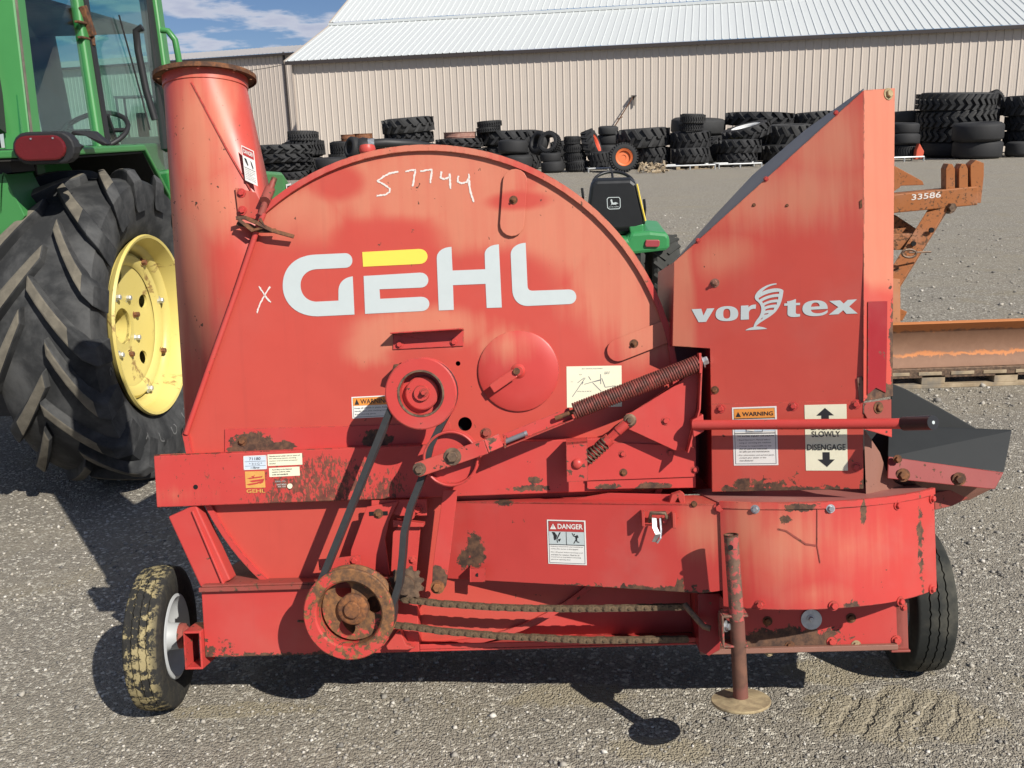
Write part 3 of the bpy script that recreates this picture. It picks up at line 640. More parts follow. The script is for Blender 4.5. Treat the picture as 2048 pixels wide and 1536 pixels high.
def pallet(origin, dx, dy, label, nx=3, ntop=7, h=0.13):
    root = empty('wooden_pallet', Matrix.Translation(origin) @ Matrix.Rotation(math.atan2(dx.y, dx.x), 4, 'Z')); tag(root, label, 'pallet', 'wooden pallets'); wx, wy = dx.length, dy
    for i in range(ntop):
        MB().box(((i + .5) * wx / ntop, wy / 2, h - .011), (wx / ntop * .72, wy, 0.02)).build('plank', MAT['pallet_wood'], root, bevel=0.002)
    for j in range(3):
        for i in range(nx): MB().box((0.07 + i * (wx - 0.14) / (nx - 1), 0.06 + j * (wy - .12) / 2, h * .5), (0.14, 0.11, h - .045)).build('block', MAT['pallet_wood'], root, bevel=0.003)
        MB().box((wx / 2, 0.06 + j * (wy - .12) / 2, 0.0115), (wx, 0.12, 0.022)).build('bottom_board', MAT['pallet_wood'], root, bevel=0.002)
    return root
pallet(Vector((W(1352, 332, 36.3).x, 36.2, 0)), Vector((1.5, 0, 0)), 1.1, 'weathered wooden pallet under the tyre stack with orange rim')
# rubble and small bits by the orange wheel
rb = MB(); random.seed(11)
for i in range(90):
    p = WZ(random.uniform(1278, 1332), random.uniform(334, 344), 0.05); p.z = random.uniform(0.02, 0.22)
    q = Quaternion((random.gauss(0, 1), random.gauss(0, 1), random.gauss(0, 1), random.gauss(0, 1))).normalized().to_matrix()
    rb.box(p, (random.uniform(.08, .4), random.uniform(.04, .12), random.uniform(.02, .06)), q)
tag(rb.build('scrap_wood', MAT['pallet_wood']), 'heap of broken wood scraps beside the orange wheel', 'scraps', kind='stuff')
cone = MB(); c = W(1838, 306, 36.9); cone.prism([c + Vector((-.12, 0, -.25)), c + Vector((.16, 0, -.2)), c + Vector((.2, 0, .05)), c + Vector((-.0, 0, .36)), c + Vector((-.1, 0, .1))], (0, .25, 0))
tag(cone.build('red_plastic_scrap', MAT['rim_red'], bevel=0.03), 'crumpled red plastic scrap beside the low tyre stack', 'scrap')
# ------------------------------------------------------------------ the forage blower
from mathutils.geometry import delaunay_2d_cdt
YP = 0.045; YB = 0.005; YF = 0.0; YBELT = -0.118
BL = empty('forage_blower', MM)
tag(BL, 'faded red forage blower with round fan housing, tall pipe and sloped hood', 'forage blower')
def rad(cx, cy, rp, y): return (L(cx + rp, cy, y) - L(cx, cy, y)).length
PX = 0.00146                                        # metres per photograph pixel near the blower
def fb(lst, y=YP): return [(tuple(L(x, z, y)), rx * PX, rz * PX, k) for x, z, rx, rz, k in lst]
paint('red_plate', base=SUNRED, edge=0, dust=0.05, fblobs=fb([(600, 440, 90, 70, 1), (850, 365, 230, 90, 1.25), (980, 440, 150, 70, 1.1), (1130, 450, 120, 110, 1.1), (1225, 560, 90, 140, 1), (1285, 640, 70, 90, .9), (830, 660, 170, 50, 1.15), (730, 690, 60, 45, .9), (1185, 600, 70, 60, .5), (1000, 690, 60, 50, .6)]),
      fneg=fb([(678, 365, 55, 38, 1), (770, 475, 120, 42, 1), (1035, 402, 66, 20, 1), (600, 620, 120, 170, 1), (1000, 560, 120, 60, 1), (850, 705, 75, 22, 1)]), chips=0.42)
paint('red_pipe', base=SUNRED, edge=0, fblobs=fb([(400, 560, 70, 260, .75), (430, 300, 60, 150, .7), (450, 420, 80, 90, .7), (380, 700, 40, 150, .45), (470, 260, 30, 120, .5)], 0.17), chips=0.8, rough=0.36, off=(2, 0, 0))
paint('red_beam', fblobs=fb([(360, 985, 60, 20, .2)]), rblobs=fb([(640, 1004, 160, 8, .8), (1300, 968, 50, 9, 1.0), (1060, 972, 60, 8, .8), (1070, 955, 16, 8, .8)]), sblobs=fb([(650, 960, 120, 60, 1.1), (720, 975, 110, 50, 1.0), (580, 990, 90, 22, 1.0), (420, 960, 120, 40, .12)]), chips=0.55, streak=0.0, off=(1, 3, 0))
paint('red_frame', rblobs=fb([(420, 1300, 30, 30, 1.0), (480, 1308, 90, 14, .9), (600, 1302, 200, 10, .7), (460, 1285, 25, 25, .5), (405, 1240, 8, 60, .6)]), chips=0.3, off=(3, 3, 0))
paint('red_frame_right', rblobs=fb([(1560, 1265, 120, 30, 1.1), (1480, 1280, 80, 30, 1.0), (1660, 1285, 40, 22, .8), (1400, 1270, 60, 40, .7)]), chips=0.6, off=(6, 3, 0))
paint('red_pan', fblobs=fb([(1400, 1050, 50, 60, .5)], -.1), rblobs=fb([(1000, 1010, 26, 18, 1.1), (940, 1120, 22, 40, .9), (920, 1140, 16, 22, 1.0), (1300, 1180, 160, 12, .8), (1355, 1175, 10, 26, 1.1), (1470, 1010, 30, 9, .8)], -.1), chips=0.25, off=(8, 1, 0), dust=0.25)
paint('red_drum', fblobs=fb([(1560, 1080, 110, 90, .55), (1500, 1050, 60, 90, .5), (1690, 1090, 90, 60, .3), (1620, 1180, 60, 30, .3)], -.19), rblobs=fb([(1600, 1011, 40, 9, 1.0), (1722, 1025, 6, 26, 1.1), (1565, 1035, 12, 8, .9), (1640, 1220, 260, 5, .8), (1860, 1100, 8, 120, .55), (1700, 1208, 16, 12, .8)], -.19), chips=0.3, off=(5, 5, 0), dust=0.22)
paint('red_hood', base=SUNRED, fblobs=fb([(1365, 600, 28, 190, 1.1), (1560, 400, 180, 70, .55), (1640, 300, 90, 90, .55), (1450, 520, 70, 50, .6)], -.06), fneg=fb([(1600, 620, 200, 120, 1)], -.06), rblobs=fb([(1580, 973, 150, 9, 1.0), (1530, 965, 40, 14, .6), (1480, 970, 18, 14, 1.0), (1640, 972, 22, 18, 1.0), (1710, 965, 22, 26, .9)], -.06), chips=0.12, off=(1, 7, 2))
paint('red_hood_edge', base=SUNRED, fblobs=fb([(1758, 400, 60, 190, 2.6), (1758, 250, 60, 130, 2.6), (1760, 500, 60, 80, 2.2)], -.12), fneg=fb([(1758, 640, 60, 62, 1.2)], -.12), rblobs=fb([(1755, 790, 40, 24, 1.3), (1780, 690, 9, 110, 1.1), (1755, 830, 40, 30, 1.1)], -.12), chips=0.2, off=(2, 7, 2))
paint('red_parts', chips=0.42, off=(0, 2, 5)); paint('red_parts_b', chips=0.5, famount=0.06, off=(6, 2, 1)); paint('red_worn', rblobs=(), chips=0.95, off=(2, 6, 3), famount=0.05)
paint('red_cover', fblobs=fb([(1010, 690, 60, 40, .5)]), chips=0.05, off=(3, 3, 3)); paint('dark_red', base=(0.30, 0.018, 0.022), fade=(0.4, 0.05, 0.05), chips=0.3, rough=0.28)
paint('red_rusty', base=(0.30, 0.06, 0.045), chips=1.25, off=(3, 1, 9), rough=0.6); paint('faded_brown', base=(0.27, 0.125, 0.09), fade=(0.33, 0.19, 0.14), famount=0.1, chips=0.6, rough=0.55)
paint('pulley_worn', chips=1.3, rblobs=fb([(707, 1217, 110, 110, .8), (700, 1150, 60, 26, 1.3), (740, 1175, 60, 30, .9), (775, 1230, 20, 70, .8), (730, 1285, 50, 16, .8), (640, 1220, 14, 40, .5)], -.16), rust=((0.10, 0.055, 0.032), (0.30, 0.135, 0.05)), off=(7, 7, 7))
paint('hood_roof', base=(0.085, 0.072, 0.076), fade=(0.12, 0.10, 0.10), famount=0.1, chips=0.1, rough=0.4, dust=0.1)

def holed(b, outer, holes, to3d, off, mi=0):
    """flat plate with openings: outlines in 2D, to3d maps them, off is the thickness vector"""
    vs = list(map(Vector, outer)); es = [(i, (i + 1) % len(outer)) for i in range(len(outer))]; loops = [list(range(len(outer)))]
    for h in holes:
        k = len(vs); vs += list(map(Vector, h)); es += [(k + i, k + (i + 1) % len(h)) for i in range(len(h))]; loops.append(list(range(k, k + len(h))))
    ov, oe, of, _, _, _ = delaunay_2d_cdt(vs, es, [], 1, 1e-7, False)
    def inside(p, poly):
        r = False; j = len(poly) - 1
        for i in range(len(poly)):
            a, c = poly[i], poly[j]
            if (a[1] > p[1]) != (c[1] > p[1]) and p[0] < (c[0] - a[0]) * (p[1] - a[1]) / (c[1] - a[1]) + a[0]: r = not r
            j = i
        return r
    fs = []
    for f in of:
        c = sum((ov[i] for i in f), Vector((0, 0))) / len(f)
        if inside(c, outer) and not any(inside(c, h) for h in holes): fs.append(tuple(f))
    P3 = [Vector(to3d(v[0], v[1])) for v in ov]; n = len(P3); off = Vector(off)
    allf = fs + [tuple(i + n for i in reversed(f)) for f in fs]
    cnt = {}
    for f in fs:
        for i in range(len(f)):
            a, c = f[i], f[(i + 1) % len(f)]; cnt[tuple(sorted((a, c)))] = cnt.get(tuple(sorted((a, c))), []) + [(a, c)]
    for k, l in cnt.items():
        if len(l) == 1: a, c = l[0]; allf.append((a, c, c + n, a + n))
    return b.add(P3 + [p + off for p in P3], allf, mi)
def circ(cx, cy, r, n=24, a0=0.0, a1=2 * math.pi, close=False):
    m = n + (1 if close else 0)
    return [(cx + r * math.cos(a0 + (a1 - a0) * i / n), cy + r * math.sin(a0 + (a1 - a0) * i / n)) for i in range(m)]
def plate(name, pts, y, t, mat, parent=BL, b=0.0, bevel=0.0012):
    return MB().prism([L(x, z, y, b) for x, z in pts], (0, t, 0)).build(name, MAT[mat], parent, bevel=bevel)
_bolts = {}
def bolt(px, py, y, mat='red_parts', s=1.0, b=0.0, parent=BL, axis=None, stud=False):
    k = (mat, stud)
    c = L(px, py, y, b); M = Matrix.Translation(c) @ (Matrix.Rotation(math.atan(b), 4, 'Z') if b else Matrix()) @ Matrix.Rotation(random.uniform(0, 1), 4, 'Y') @ Matrix.Scale(s * 0.82, 4)
    if k not in _bolts:
        o = MB().bolt((0, 0, 0), stud=0.008 if stud else 0).build('bolt', MAT[mat], parent); o.matrix_local = M; _bolts[k] = o
    else: o = copy_of(_bolts[k], 'bolt', parent, M)
    return o
class Decal:
    """thin printed sheet lying on a plane of the blower; u across, v down, 0..1"""
    def __init__(s, name, TL, TR, BLc, y, b, bg, parent=BL, lift=0.0009):
        s.o = L(*TL, y, b); s.ex = L(*TR, y, b) - s.o; s.ey = L(*BLc, y, b) - s.o; s.n = s.ey.cross(s.ex).normalized()
        if s.n.y > 0: s.n = -s.n
        s.lift = lift; s.mb = {}; s.parent = parent; s.name = name
        s.base = MB().prism([s.P(0, 0, 0), s.P(1, 0, 0), s.P(1, 1, 0), s.P(0, 1, 0)], -s.n * 0.0006).build(name, MAT[bg], parent)
    def P(s, u, v, k): return s.o + s.ex * u + s.ey * v + s.n * (s.lift + 0.0005 * k)
    def poly(s, pts, mat, k=1):
        b = s.mb.setdefault((mat, k), MB()); b.add([s.P(u, v, k) for u, v in pts], [tuple(range(len(pts)))]); return s
    def rect(s, u0, v0, u1, v1, mat, k=1): return s.poly([(u0, v0), (u1, v0), (u1, v1), (u0, v1)], mat, k)
    def outline(s, u0, v0, u1, v1, w, mat, k=1):
        a = s.ex.length / s.ey.length
        for r in ((u0, v0, u1, v0 + w * a), (u0, v1 - w * a, u1, v1), (u0, v0, u0 + w, v1), (u1 - w, v0, u1, v1)): s.rect(*r, mat, k)
        return s
    def text(s, t, u0, v0, u1, v1, mat='ink', k=2, bold=0.0):
        vs, fs, (x0, y0, x1, y1) = glyphs(t, bold); b = s.mb.setdefault((mat, k), MB())
        b.add([s.P(u0 + (x - x0) / (x1 - x0) * (u1 - u0), v1 - (y - y0) / (y1 - y0) * (v1 - v0), k) for x, y in vs], fs); return s
    def done(s):
        for (mat, k), b in s.mb.items(): tag(b.build('lettering' if mat.startswith('ink') else 'print', MAT[mat], s.base, recalc=False), kind='stuff')
        return s

# ---- fan housing
C0 = Vector((-0.228, YP, 0.8954)); RH = 0.6647
A_ = L(372, 868, YP); B_ = L(523, 436, YP)
def ang(p): return math.atan2(p.z - C0.z, p.x - C0.x)
aB, aA = ang(B_), ang(A_) + (2 * math.pi if ang(A_) < 0 else 0)      # arc runs clockwise from B over the top, right, bottom to A
def arc(r, y, n=96):
    a0, a1 = aB, aA - 2 * math.pi
    return [Vector((C0.x + r * math.cos(a0 + (a1 - a0) * i / n), y, C0.z + r * math.sin(a0 + (a1 - a0) * i / n))) for i in range(n + 1)]
def c2(px, py, rp, y=YP, n=20):
    c = L(px, py, y); return circ(c.x, c.z, rad(px, py, rp, y), n)
outl = [(p.x, p.z) for p in arc(RH, YP)] + [(A_.x, A_.z)]
b = holed(MB(), outl, [c2(930, 848, 14), c2(916, 727, 5, n=10), c2(803, 731, 6, n=10)], lambda x, z: (x, YP, z), (0, 0.004, 0))
hp = b.build('fan_housing', MAT['red_plate'], BL)
b = MB(); a1 = arc(RH, YP + 0.004); a2 = arc(RH, 0.33)
b.add(a1 + a2, [(i, i + 1, i + 1 + len(a1), i + len(a1)) for i in range(len(a1) - 1)]); b.build('housing_band', MAT['red_plate'], hp, smooth=30, recalc=False)
MB().prism(arc(RH, 0.33) + [Vector((A_.x, 0.33, A_.z))], (0, 0.004, 0)).build('back_plate', MAT['red_parts'], hp)
b = MB(); pr = [arc(RH - 0.004, YP - 0.012), arc(RH + 0.012, YP - 0.012), arc(RH + 0.012, YP + 0.006), arc(RH - 0.004, YP + 0.006)]; n = len(pr[0])
for k in range(4):
    q = (k + 1) % 4; b.add(pr[k] + pr[q], [(i, i + 1, i + 1 + n, i + n) for i in range(n - 1)])
paint('red_rim', chips=0.9, fblobs=fb([(1200, 450, 160, 160, .9), (850, 300, 300, 60, .6)]), off=(4, 4, 1)); b.build('housing_rim', MAT['red_rim'], hp, smooth=40)
MB().box2((C0.x - 0.3, 0.08, C0.z - 0.3), (C0.x + 0.3, 0.3, C0.z + 0.3)).build('fan_dark_box', MAT['hole'], hp)  # invented black box, stands in for the dark inside the housing
# ---- outlet: round pipe easing into the slanted seam
ct = L(412, 180, 0.17); rt = 0.1135; zt = L(412, 178, 0.17).z; NQ = 10; y0b, y1b = YP - 0.001, 0.19
Af, Bf, Bb, Ab = Vector((A_.x, y0b, A_.z)), Vector((B_.x, y0b, B_.z)), Vector((B_.x, y1b, B_.z)), Vector((A_.x, y1b, A_.z))
def cp(t): return Vector((ct.x + rt * math.sin(t), 0.17 - rt * math.cos(t), zt))            # t=0 front, 90 right
b = MB(); H2 = math.pi / 2
for base0, base1, t0 in ((Af, Bf, 0), (Bf, Bb, H2), (Bb, Ab, 2 * H2), (Ab, Af, 3 * H2)):
    t0s = t0 - R(8) if t0 == 0 else t0
    b.add([base0, base1, cp(t0)], [(0, 1, 2)])
    for k in range(NQ):
        ta, tb = t0 + H2 * k / NQ, t0 + H2 * (k + 1) / NQ; b.add([base1, cp(tb), cp(ta)], [(0, 1, 2)])
pipe = b.build('outlet_pipe', MAT['red_pipe'], BL, smooth=14)
b = MB(); z2 = zt + 0.028
b.lathe([(rt + 0.0005, 0), (rt + 0.003, 0.001), (rt + 0.003, 0.028), (rt - 0.003, 0.028), (rt - 0.003, -0.05)], (ct.x, 0.17, zt), (0, 0, 1), 48); b.build('collar', MAT['red_pipe'], pipe, smooth=30)
fo = 0.138; cfx = ct.x
b = holed(MB(), circ(0, 0, fo, 56), [circ(0, 0, rt - 0.002, 48)] + [circ(0.126 * math.cos(t), 0.126 * math.sin(t), 0.005, 8) for t in [k * math.pi / 4 + 0.25 for k in range(8)]], lambda x, y: (cfx + x, 0.17 + y, z2), (0, 0, 0.004))
b.build('pipe_flange', MAT['rust'], pipe)
MB().lathe([(fo + 0.0005, -0.004), (fo + 0.003, -0.004), (fo + 0.003, 0.008), (fo + 0.0005, 0.008)], (cfx, 0.17, z2), (0, 0, 1), 56, closed=True).build('flange_lip', MAT['rust'], pipe, smooth=30)
MB().ribbon([cp(R(2)) + Vector((.0, -.0012, -.012)), cp(R(2)).lerp(Bf, .5) + Vector((0, -.0012, 0)), Bf + Vector((0, -.0012, .03))], .004, (0.1, -1, 0), .0016).build('weld_seam', MAT['red_worn'], pipe)
plate('joint_plate', [(470, 375), (512, 385), (532, 420), (515, 440), (476, 428)], YP - 0.006, 0.004, 'red_pipe'); bolt(483, 386, YP - .006, 'red_parts_b', 1.1); bolt(485, 421, YP - .006, 'red_parts_b', 1.1)
d = Decal('pipe_danger_decal', (484, 291), (509, 303), (492, 361), YP - 0.002, 0, 'decal_white', lift=0.006)
d.rect(.06, .03, .94, .27, 'decal_red'); d.text('DANGER', .14, .08, .9, .2, 'decal_white', 2, .02); d.poly([(.12, .34), (.3, .34), (.42, .5), (.36, .54), (.2, .44)], 'ink', 1); d.poly([(.62, .34), (.72, .38), (.82, .52), (.76, .58), (.66, .46)], 'ink', 1); d.rect(.06, .6, .94, .612, 'ink')
for i in range(6): d.text(['Rotating parts continue', 'to rotate after power', 'is disengaged.', 'Shut off power before', 'servicing. Wait for all', 'movement to stop.'][i], .1, .645 + i * .052, .9 - .2 * (i == 2), .675 + i * .052, 'ink')
d.done()
# seam rod with its rusty strap
rp = [L(372, 868, YP - .012), L(420, 730, YP - .012), L(470, 590, YP - .014), L(512, 466, YP - .018), L(528, 425, YP - .02)]
MB().tube(rp, 0.0075, 10).build('seam_rod', MAT['red_worn'], BL, smooth=40)
MB().prism([L(x, z, YP - 0.004) for x, z in ((364, 870), (376, 868), (530, 430), (521, 426))], (0, .003, 0)).build('seam_flange', MAT['red_worn'], BL)
b = MB(); b.rod(L(530, 402, YP - .03), L(540, 378, YP + .01), 0.014, 12); b.rod(L(540, 380, YP - .0), L(549, 356, YP + .01), 0.008, 10); b.rod(L(522, 430, YP - .02), L(532, 400, YP - .02), 0.009, 10); b.build('clamp_bolt', MAT['red_rusty'], BL, smooth=40)
b = MB(); st = [(472, 437), (490, 436), (515, 447), (545, 462), (588, 474)]; b.ribbon([L(x, z, YP - .03 + .008 * math.sin(i * 2)) for i, (x, z) in enumerate(st)], 0.011, (0.2, -1, .6), 0.003)
b.ribbon([L(x, z, YP - .024) for x, z in ((474, 448), (500, 452), (520, 462), (552, 462))], 0.012, (0, -1, .5), 0.003); b.ribbon([L(x, z, YP - .034) for x, z in ((478, 440), (505, 462), (530, 455), (520, 438))], 0.009, (0, -1, .5), 0.003); b.build('rusty_strap', MAT['rust'], BL)
# ---- fittings on the front plate
def strap(name, a, c, w, y, mat, t=0.004):
    pa, pc = L(*a, y), L(*c, y); dx = (pc - pa).normalized(); s = Vector((dx.z, 0, -dx.x)) * w / 2; pts = []
    for k in range(9): t_ = math.pi * k / 8; pts.append(pc + s * math.cos(t_) + dx * (w / 2) * math.sin(t_))
    for k in range(9): t_ = math.pi * k / 8; pts.append(pa - s * math.cos(t_) - dx * (w / 2) * math.sin(t_))
    return MB().prism(pts, (0, t, 0)).build(name, MAT[mat], BL, bevel=0.001)
strap('cover_strap', (1030, 362), (1024, 448), 44 * PX, YP - .010, 'red_plate'); bolt(1027, 400, YP - .010, 'rust', 1.0, stud=True)
strap('cover_strap', (1236, 701), (1330, 664), 40 * PX, YP - .010, 'red_plate'); bolt(1268, 687, YP - .010, 'rust', 1.0, stud=True)
cc = L(1037, 742, YP); rc = 74 * PX
cov = MB().lathe([(rc, 0), (rc, 0.006), (rc - .004, 0.008), (rc * .6, 0.0115), (0.02, 0.014), (0.012, 0.022), (0, 0.022)], cc, (0, -1, 0), 56).build('inspection_cover', MAT['red_cover'], BL, smooth=35)
pa, pb = L(983, 778, YP - .032), L(1030, 746, YP - .032); MB().bar(pa, pb, 0.025, 0.004, (0, 1, 0)).build('cover_handle', MAT['red_parts_b'], cov, bevel=0.003)
MB().cyl(L(1034, 742, YP - .018), (0, -1, 0), 0.009, 0.022, 10).build('cover_stud', MAT['rust'], cov)
b = MB(); s0, s1 = L(786, 690, YP), L(927, 683, YP); zt_ = L(790, 665, YP).z - s0.z
b.prism([L(786, 668, YP - .004), L(927, 659, YP - .004), L(927, 692, YP - .004), L(786, 699, YP - .004)], (0, .003, 0)); e0, e1 = L(786, 668, YP - .004), L(927, 659, YP - .004)
b.prism([e0, e1, e1 + Vector((0, -.042, 0)), e0 + Vector((0, -.042, 0))], (0, 0, .0035)); b.build('shield_angle', MAT['red_parts'], BL, bevel=0.001); bolt(799, 689, YP - .004, 'red_parts'); bolt(908, 684, YP - .004, 'red_parts')
paint('red_strip', rblobs=fb([(505, 885, 46, 22, 1.4), (560, 892, 50, 10, 1.0), (755, 882, 36, 26, 1.2), (975, 868, 20, 12, .9), (490, 898, 40, 8, 1)]), chips=0.3, off=(1, 1, 9))
plate('reinforcing_strip', [(449, 858), (770, 850), (900, 845), (902, 905), (449, 915)], YP - .004, .004, 'red_strip')
bolt(485, 882, YP - .004, 'rust', 1.2); bolt(972, 866, YP, 'red_rusty', 1.3)
MB().box(L(800, 739, YP - .03), (0.032, 0.05, 0.022), Matrix.Rotation(R(18), 3, 'Y')).build('stop_block', MAT['rust'], BL, bevel=0.002)
# ---- chalk marks and lettering
def z7(path): return [(400 + x / 3.658, 280 + y / 3.658) for x, y in curve_pts(path, 12)]
def zh(path): return [(850 + x / 6.4, 470 + y / 6.4) for x, y in curve_pts(path, 10)]
SIGN = {
 'G': z7([('M', 1060, 828), ('C', 1130, 826, 1135, 935, 1060, 935), ('L', 850, 945), ('C', 780, 950, 735, 1000, 735, 1060), ('C', 735, 1130, 780, 1180, 850, 1183), ('L', 1013, 1175), ('L', 1013, 1100), ('C', 1015, 1040, 1060, 1003, 1117, 998), ('L', 1130, 1277), ('L', 860, 1290), ('C', 700, 1290, 605, 1190, 605, 1065), ('C', 605, 930, 700, 842, 850, 838)]),
 'E': z7([('M', 1197, 995), ('L', 1610, 970), ('C', 1690, 970, 1690, 1080, 1612, 1080), ('L', 1313, 1092), ('L', 1318, 1162), ('L', 1615, 1147), ('C', 1698, 1145, 1698, 1250, 1618, 1252), ('L', 1208, 1272)]),
 'bar': z7([('M', 1187, 820), ('L', 1600, 797), ('C', 1685, 795, 1685, 905, 1605, 907), ('L', 1193, 927)]),
 'H': zh([('M', 150, 300), ('C', 150, 210, 230, 155, 338, 152), ('L', 352, 455), ('L', 770, 438), ('L', 764, 250), ('C', 762, 180, 830, 125, 945, 120), ('L', 983, 928), ('L', 790, 934), ('L', 775, 625), ('L', 358, 642), ('L', 368, 958), ('L', 177, 966)]),
 'L': zh([('M', 1097, 250), ('C', 1097, 170, 1170, 105, 1288, 100), ('L', 1312, 650), ('C', 1315, 695, 1335, 714, 1380, 713), ('L', 1840, 697), ('C', 1965, 694, 1970, 880, 1845, 884), ('L', 1320, 908), ('C', 1200, 910, 1122, 830, 1117, 700)]),
}
lg = empty('name_lettering', None, BL)
for k, pts in SIGN.items(): MB().prism([L(x, z, YP - .0012) for x, z in pts], (0, .0008, 0)).build('letter', MAT['decal_yellow' if k == 'bar' else 'decal_grey'], lg)
def scrawl(name, strokes, y, w, mat, b_=0.0, parent=BL):
    b = MB(); rnd = random.Random(3)
    for st in strokes:
        pts = []
        for i in range(len(st) - 1):
            for k in range(6): t = k / 6; pts.append((st[i][0] + (st[i + 1][0] - st[i][0]) * t, st[i][1] + (st[i + 1][1] - st[i][1]) * t))
        pts.append(st[-1]); P3 = [L(x + rnd.uniform(-.5, .5), z + rnd.uniform(-.5, .5), y, b_) for x, z in pts]
        b.ribbon(P3, [w * rnd.uniform(.55, 1.25) for _ in P3], (0, -1, 0), 0.0006)
    return b.build(name, MAT[mat], parent)
def q(pts): return [(480 + x / 3.413, 130 + y / 3.413) for x, y in pts]
scrawl('chalk_number', [q([(1082, 728), (1020, 740), (980, 762), (935, 792), (985, 815), (1022, 845), (1022, 868), (985, 888), (932, 892)]), q([(1130, 728), (1165, 718), (1200, 716)]), q([(1198, 718), (1190, 760), (1178, 828)]), q([(1232, 726), (1275, 718), (1312, 714)]), q([(1310, 716), (1305, 760), (1298, 806)]), q([(1378, 726), (1368, 768), (1395, 780), (1430, 766)]), q([(1432, 742), (1434, 790), (1438, 845)]), q([(1490, 756), (1485, 796), (1510, 808), (1548, 800), (1560, 770)]), q([(1562, 742), (1565, 820), (1578, 880), (1596, 936)])], YP - .0006, 0.0050, 'chalk')
def q7(pts): return [(400 + x / 3.658, 280 + y / 3.658) for x, y in pts]
scrawl('chalk_cross', [q7([(432, 1070), (460, 1115), (490, 1160), (518, 1186)]), q7([(512, 1072), (465, 1150), (432, 1215), (418, 1268)])], YP - .0006, 0.004, 'chalk')
# warning and adjustment decals on the plate
d = Decal('warning_decal', (703, 794), (783, 790), (705, 837), YP, 0, 'decal_white'); d.rect(.03, .05, .97, .42, 'decal_orange'); d.poly([(.07, .37), (.19, .37), (.13, .1)], 'ink', 2); d.text('WARNING', .22, .12, .93, .35, 'ink', 2, .015); d.outline(.03, .05, .97, .95, .008, 'ink')
for i, t in enumerate(('Keep all shields in place. Keep', 'hands, feet and clothing away', 'from moving parts.')): d.text(t, .07, .5 + i * .14, (.9, .9, .6)[i], .58 + i * .14, 'ink')
d.done()
d = Decal('adjustment_chart_decal', (1133, 733), (1243, 731), (1134, 815), YP, 0, 'decal_cream'); d.text('BELT TENSION ADJUSTMENT', .28, .05, .66, .08, 'ink_grey')
def ln(u0, v0, u1, v1, w=.006): 
    dx, dy = u1 - u0, v1 - v0; l = math.hypot(dx, dy); px_, py_ = -dy / l * w, dx / l * w; d.poly([(u0 + px_, v0 + py_), (u1 + px_, v1 + py_), (u1 - px_, v1 - py_), (u0 - px_, v0 - py_)], 'ink_grey', 1)
for s in ((.10, .74, .34, .28), (.2, .4, .32, .28), (.32, .44, .62, .33), (.62, .2, .62, .44), (.4, .25, .44, .34), (.47, .4, .63, .62), (.64, .3, .7, .52), (.7, .52, .82, .5), (.28, .44, .3, .38), (.5, .38, .62, .35)): ln(*s)
for t, u0, v0, u1, v1 in (('DIM A', .69, .17, .78, .2), ('HOLE', .69, .14, .79, .16), ('DIM B', .83, .48, .93, .51), ('ADJUSTMENT BOLT', .64, .61, .96, .65), ('IDLER', .23, .19, .28, .21), ('PULLEY', .2, .6, .46, .62), ('NOTE', .25, .84, .34, .87), ('ROD', .08, .36, .12, .38)): d.text(t, u0, v0, u1, v1, 'ink_grey')
d.done()
# ---- drive: pulleys, idler, belt
yb = YBELT
def lathe_px(px, py, y, prof, n=48): return MB().lathe([(r * PX if r > 1e-6 else 0, h) for r, h in prof], L(px, py, y), (0, -1, 0), n)
up = lathe_px(848, 785, yb + .028, [(0, -.13), (18, -.13), (18, 0), (57, 0), (62, .004), (62, .010), (55, .02), (55, .034), (62, .044), (62, .052), (60, .054), (40, .054), (37, .05), (37, .02), (29, .02), (29, .034), (27, .036), (14, .036), (13, .044), (0, .044)]).build('upper_pulley', MAT['red_parts'], BL, smooth=30)
MB().bolt(L(848, 785, yb - .0165), r=.007, h=.012).build('shaft_bolt', MAT['red_parts_b'], up)
MB().lathe([(36.5 * PX, .051), (37.5 * PX, .0555), (40 * PX, .0555), (41 * PX, .0535)], L(848, 785, yb + .028), (0, -1, 0), 48).build('worn_ring', MAT['rusty_steel'], up, smooth=40)
idl = lathe_px(906, 913, yb + .026, [(0, -.05), (10, -.05), (10, 0), (46, 0), (48, .003), (48, .012), (47, .014), (47, .04), (48, .042), (48, .05), (46, .052), (44, .05), (43, .03), (14, .03), (12, .04), (0, .04)]).build('idler_pulley', MAT['red_cover'], BL, smooth=30)
arm = MB(); p0, p1, p2 = L(834, 940, yb - .045), L(972, 893, yb - .045), L(1002, 880, yb - .03)
arm.bar(p0, p1, 0.037, 0.006, (0, 1, 0)); arm.bar(p1, p2, 0.034, 0.006, (0.3, 1, .2)); ar = arm.build('idler_arm', MAT['red_worn'], BL, bevel=0.0015)
for x, z, s in ((905, 913, 1.25), (839, 938, .95)):
    MB().bolt(L(x, z, yb - .048), r=.0115 * s, h=.01).build('bolt', MAT['rusty_steel'], ar)
MB().rod(L(905, 913, yb - .04), L(905, 913, .03), 0.01).build('idler_shaft', MAT['rusty_steel'], ar)
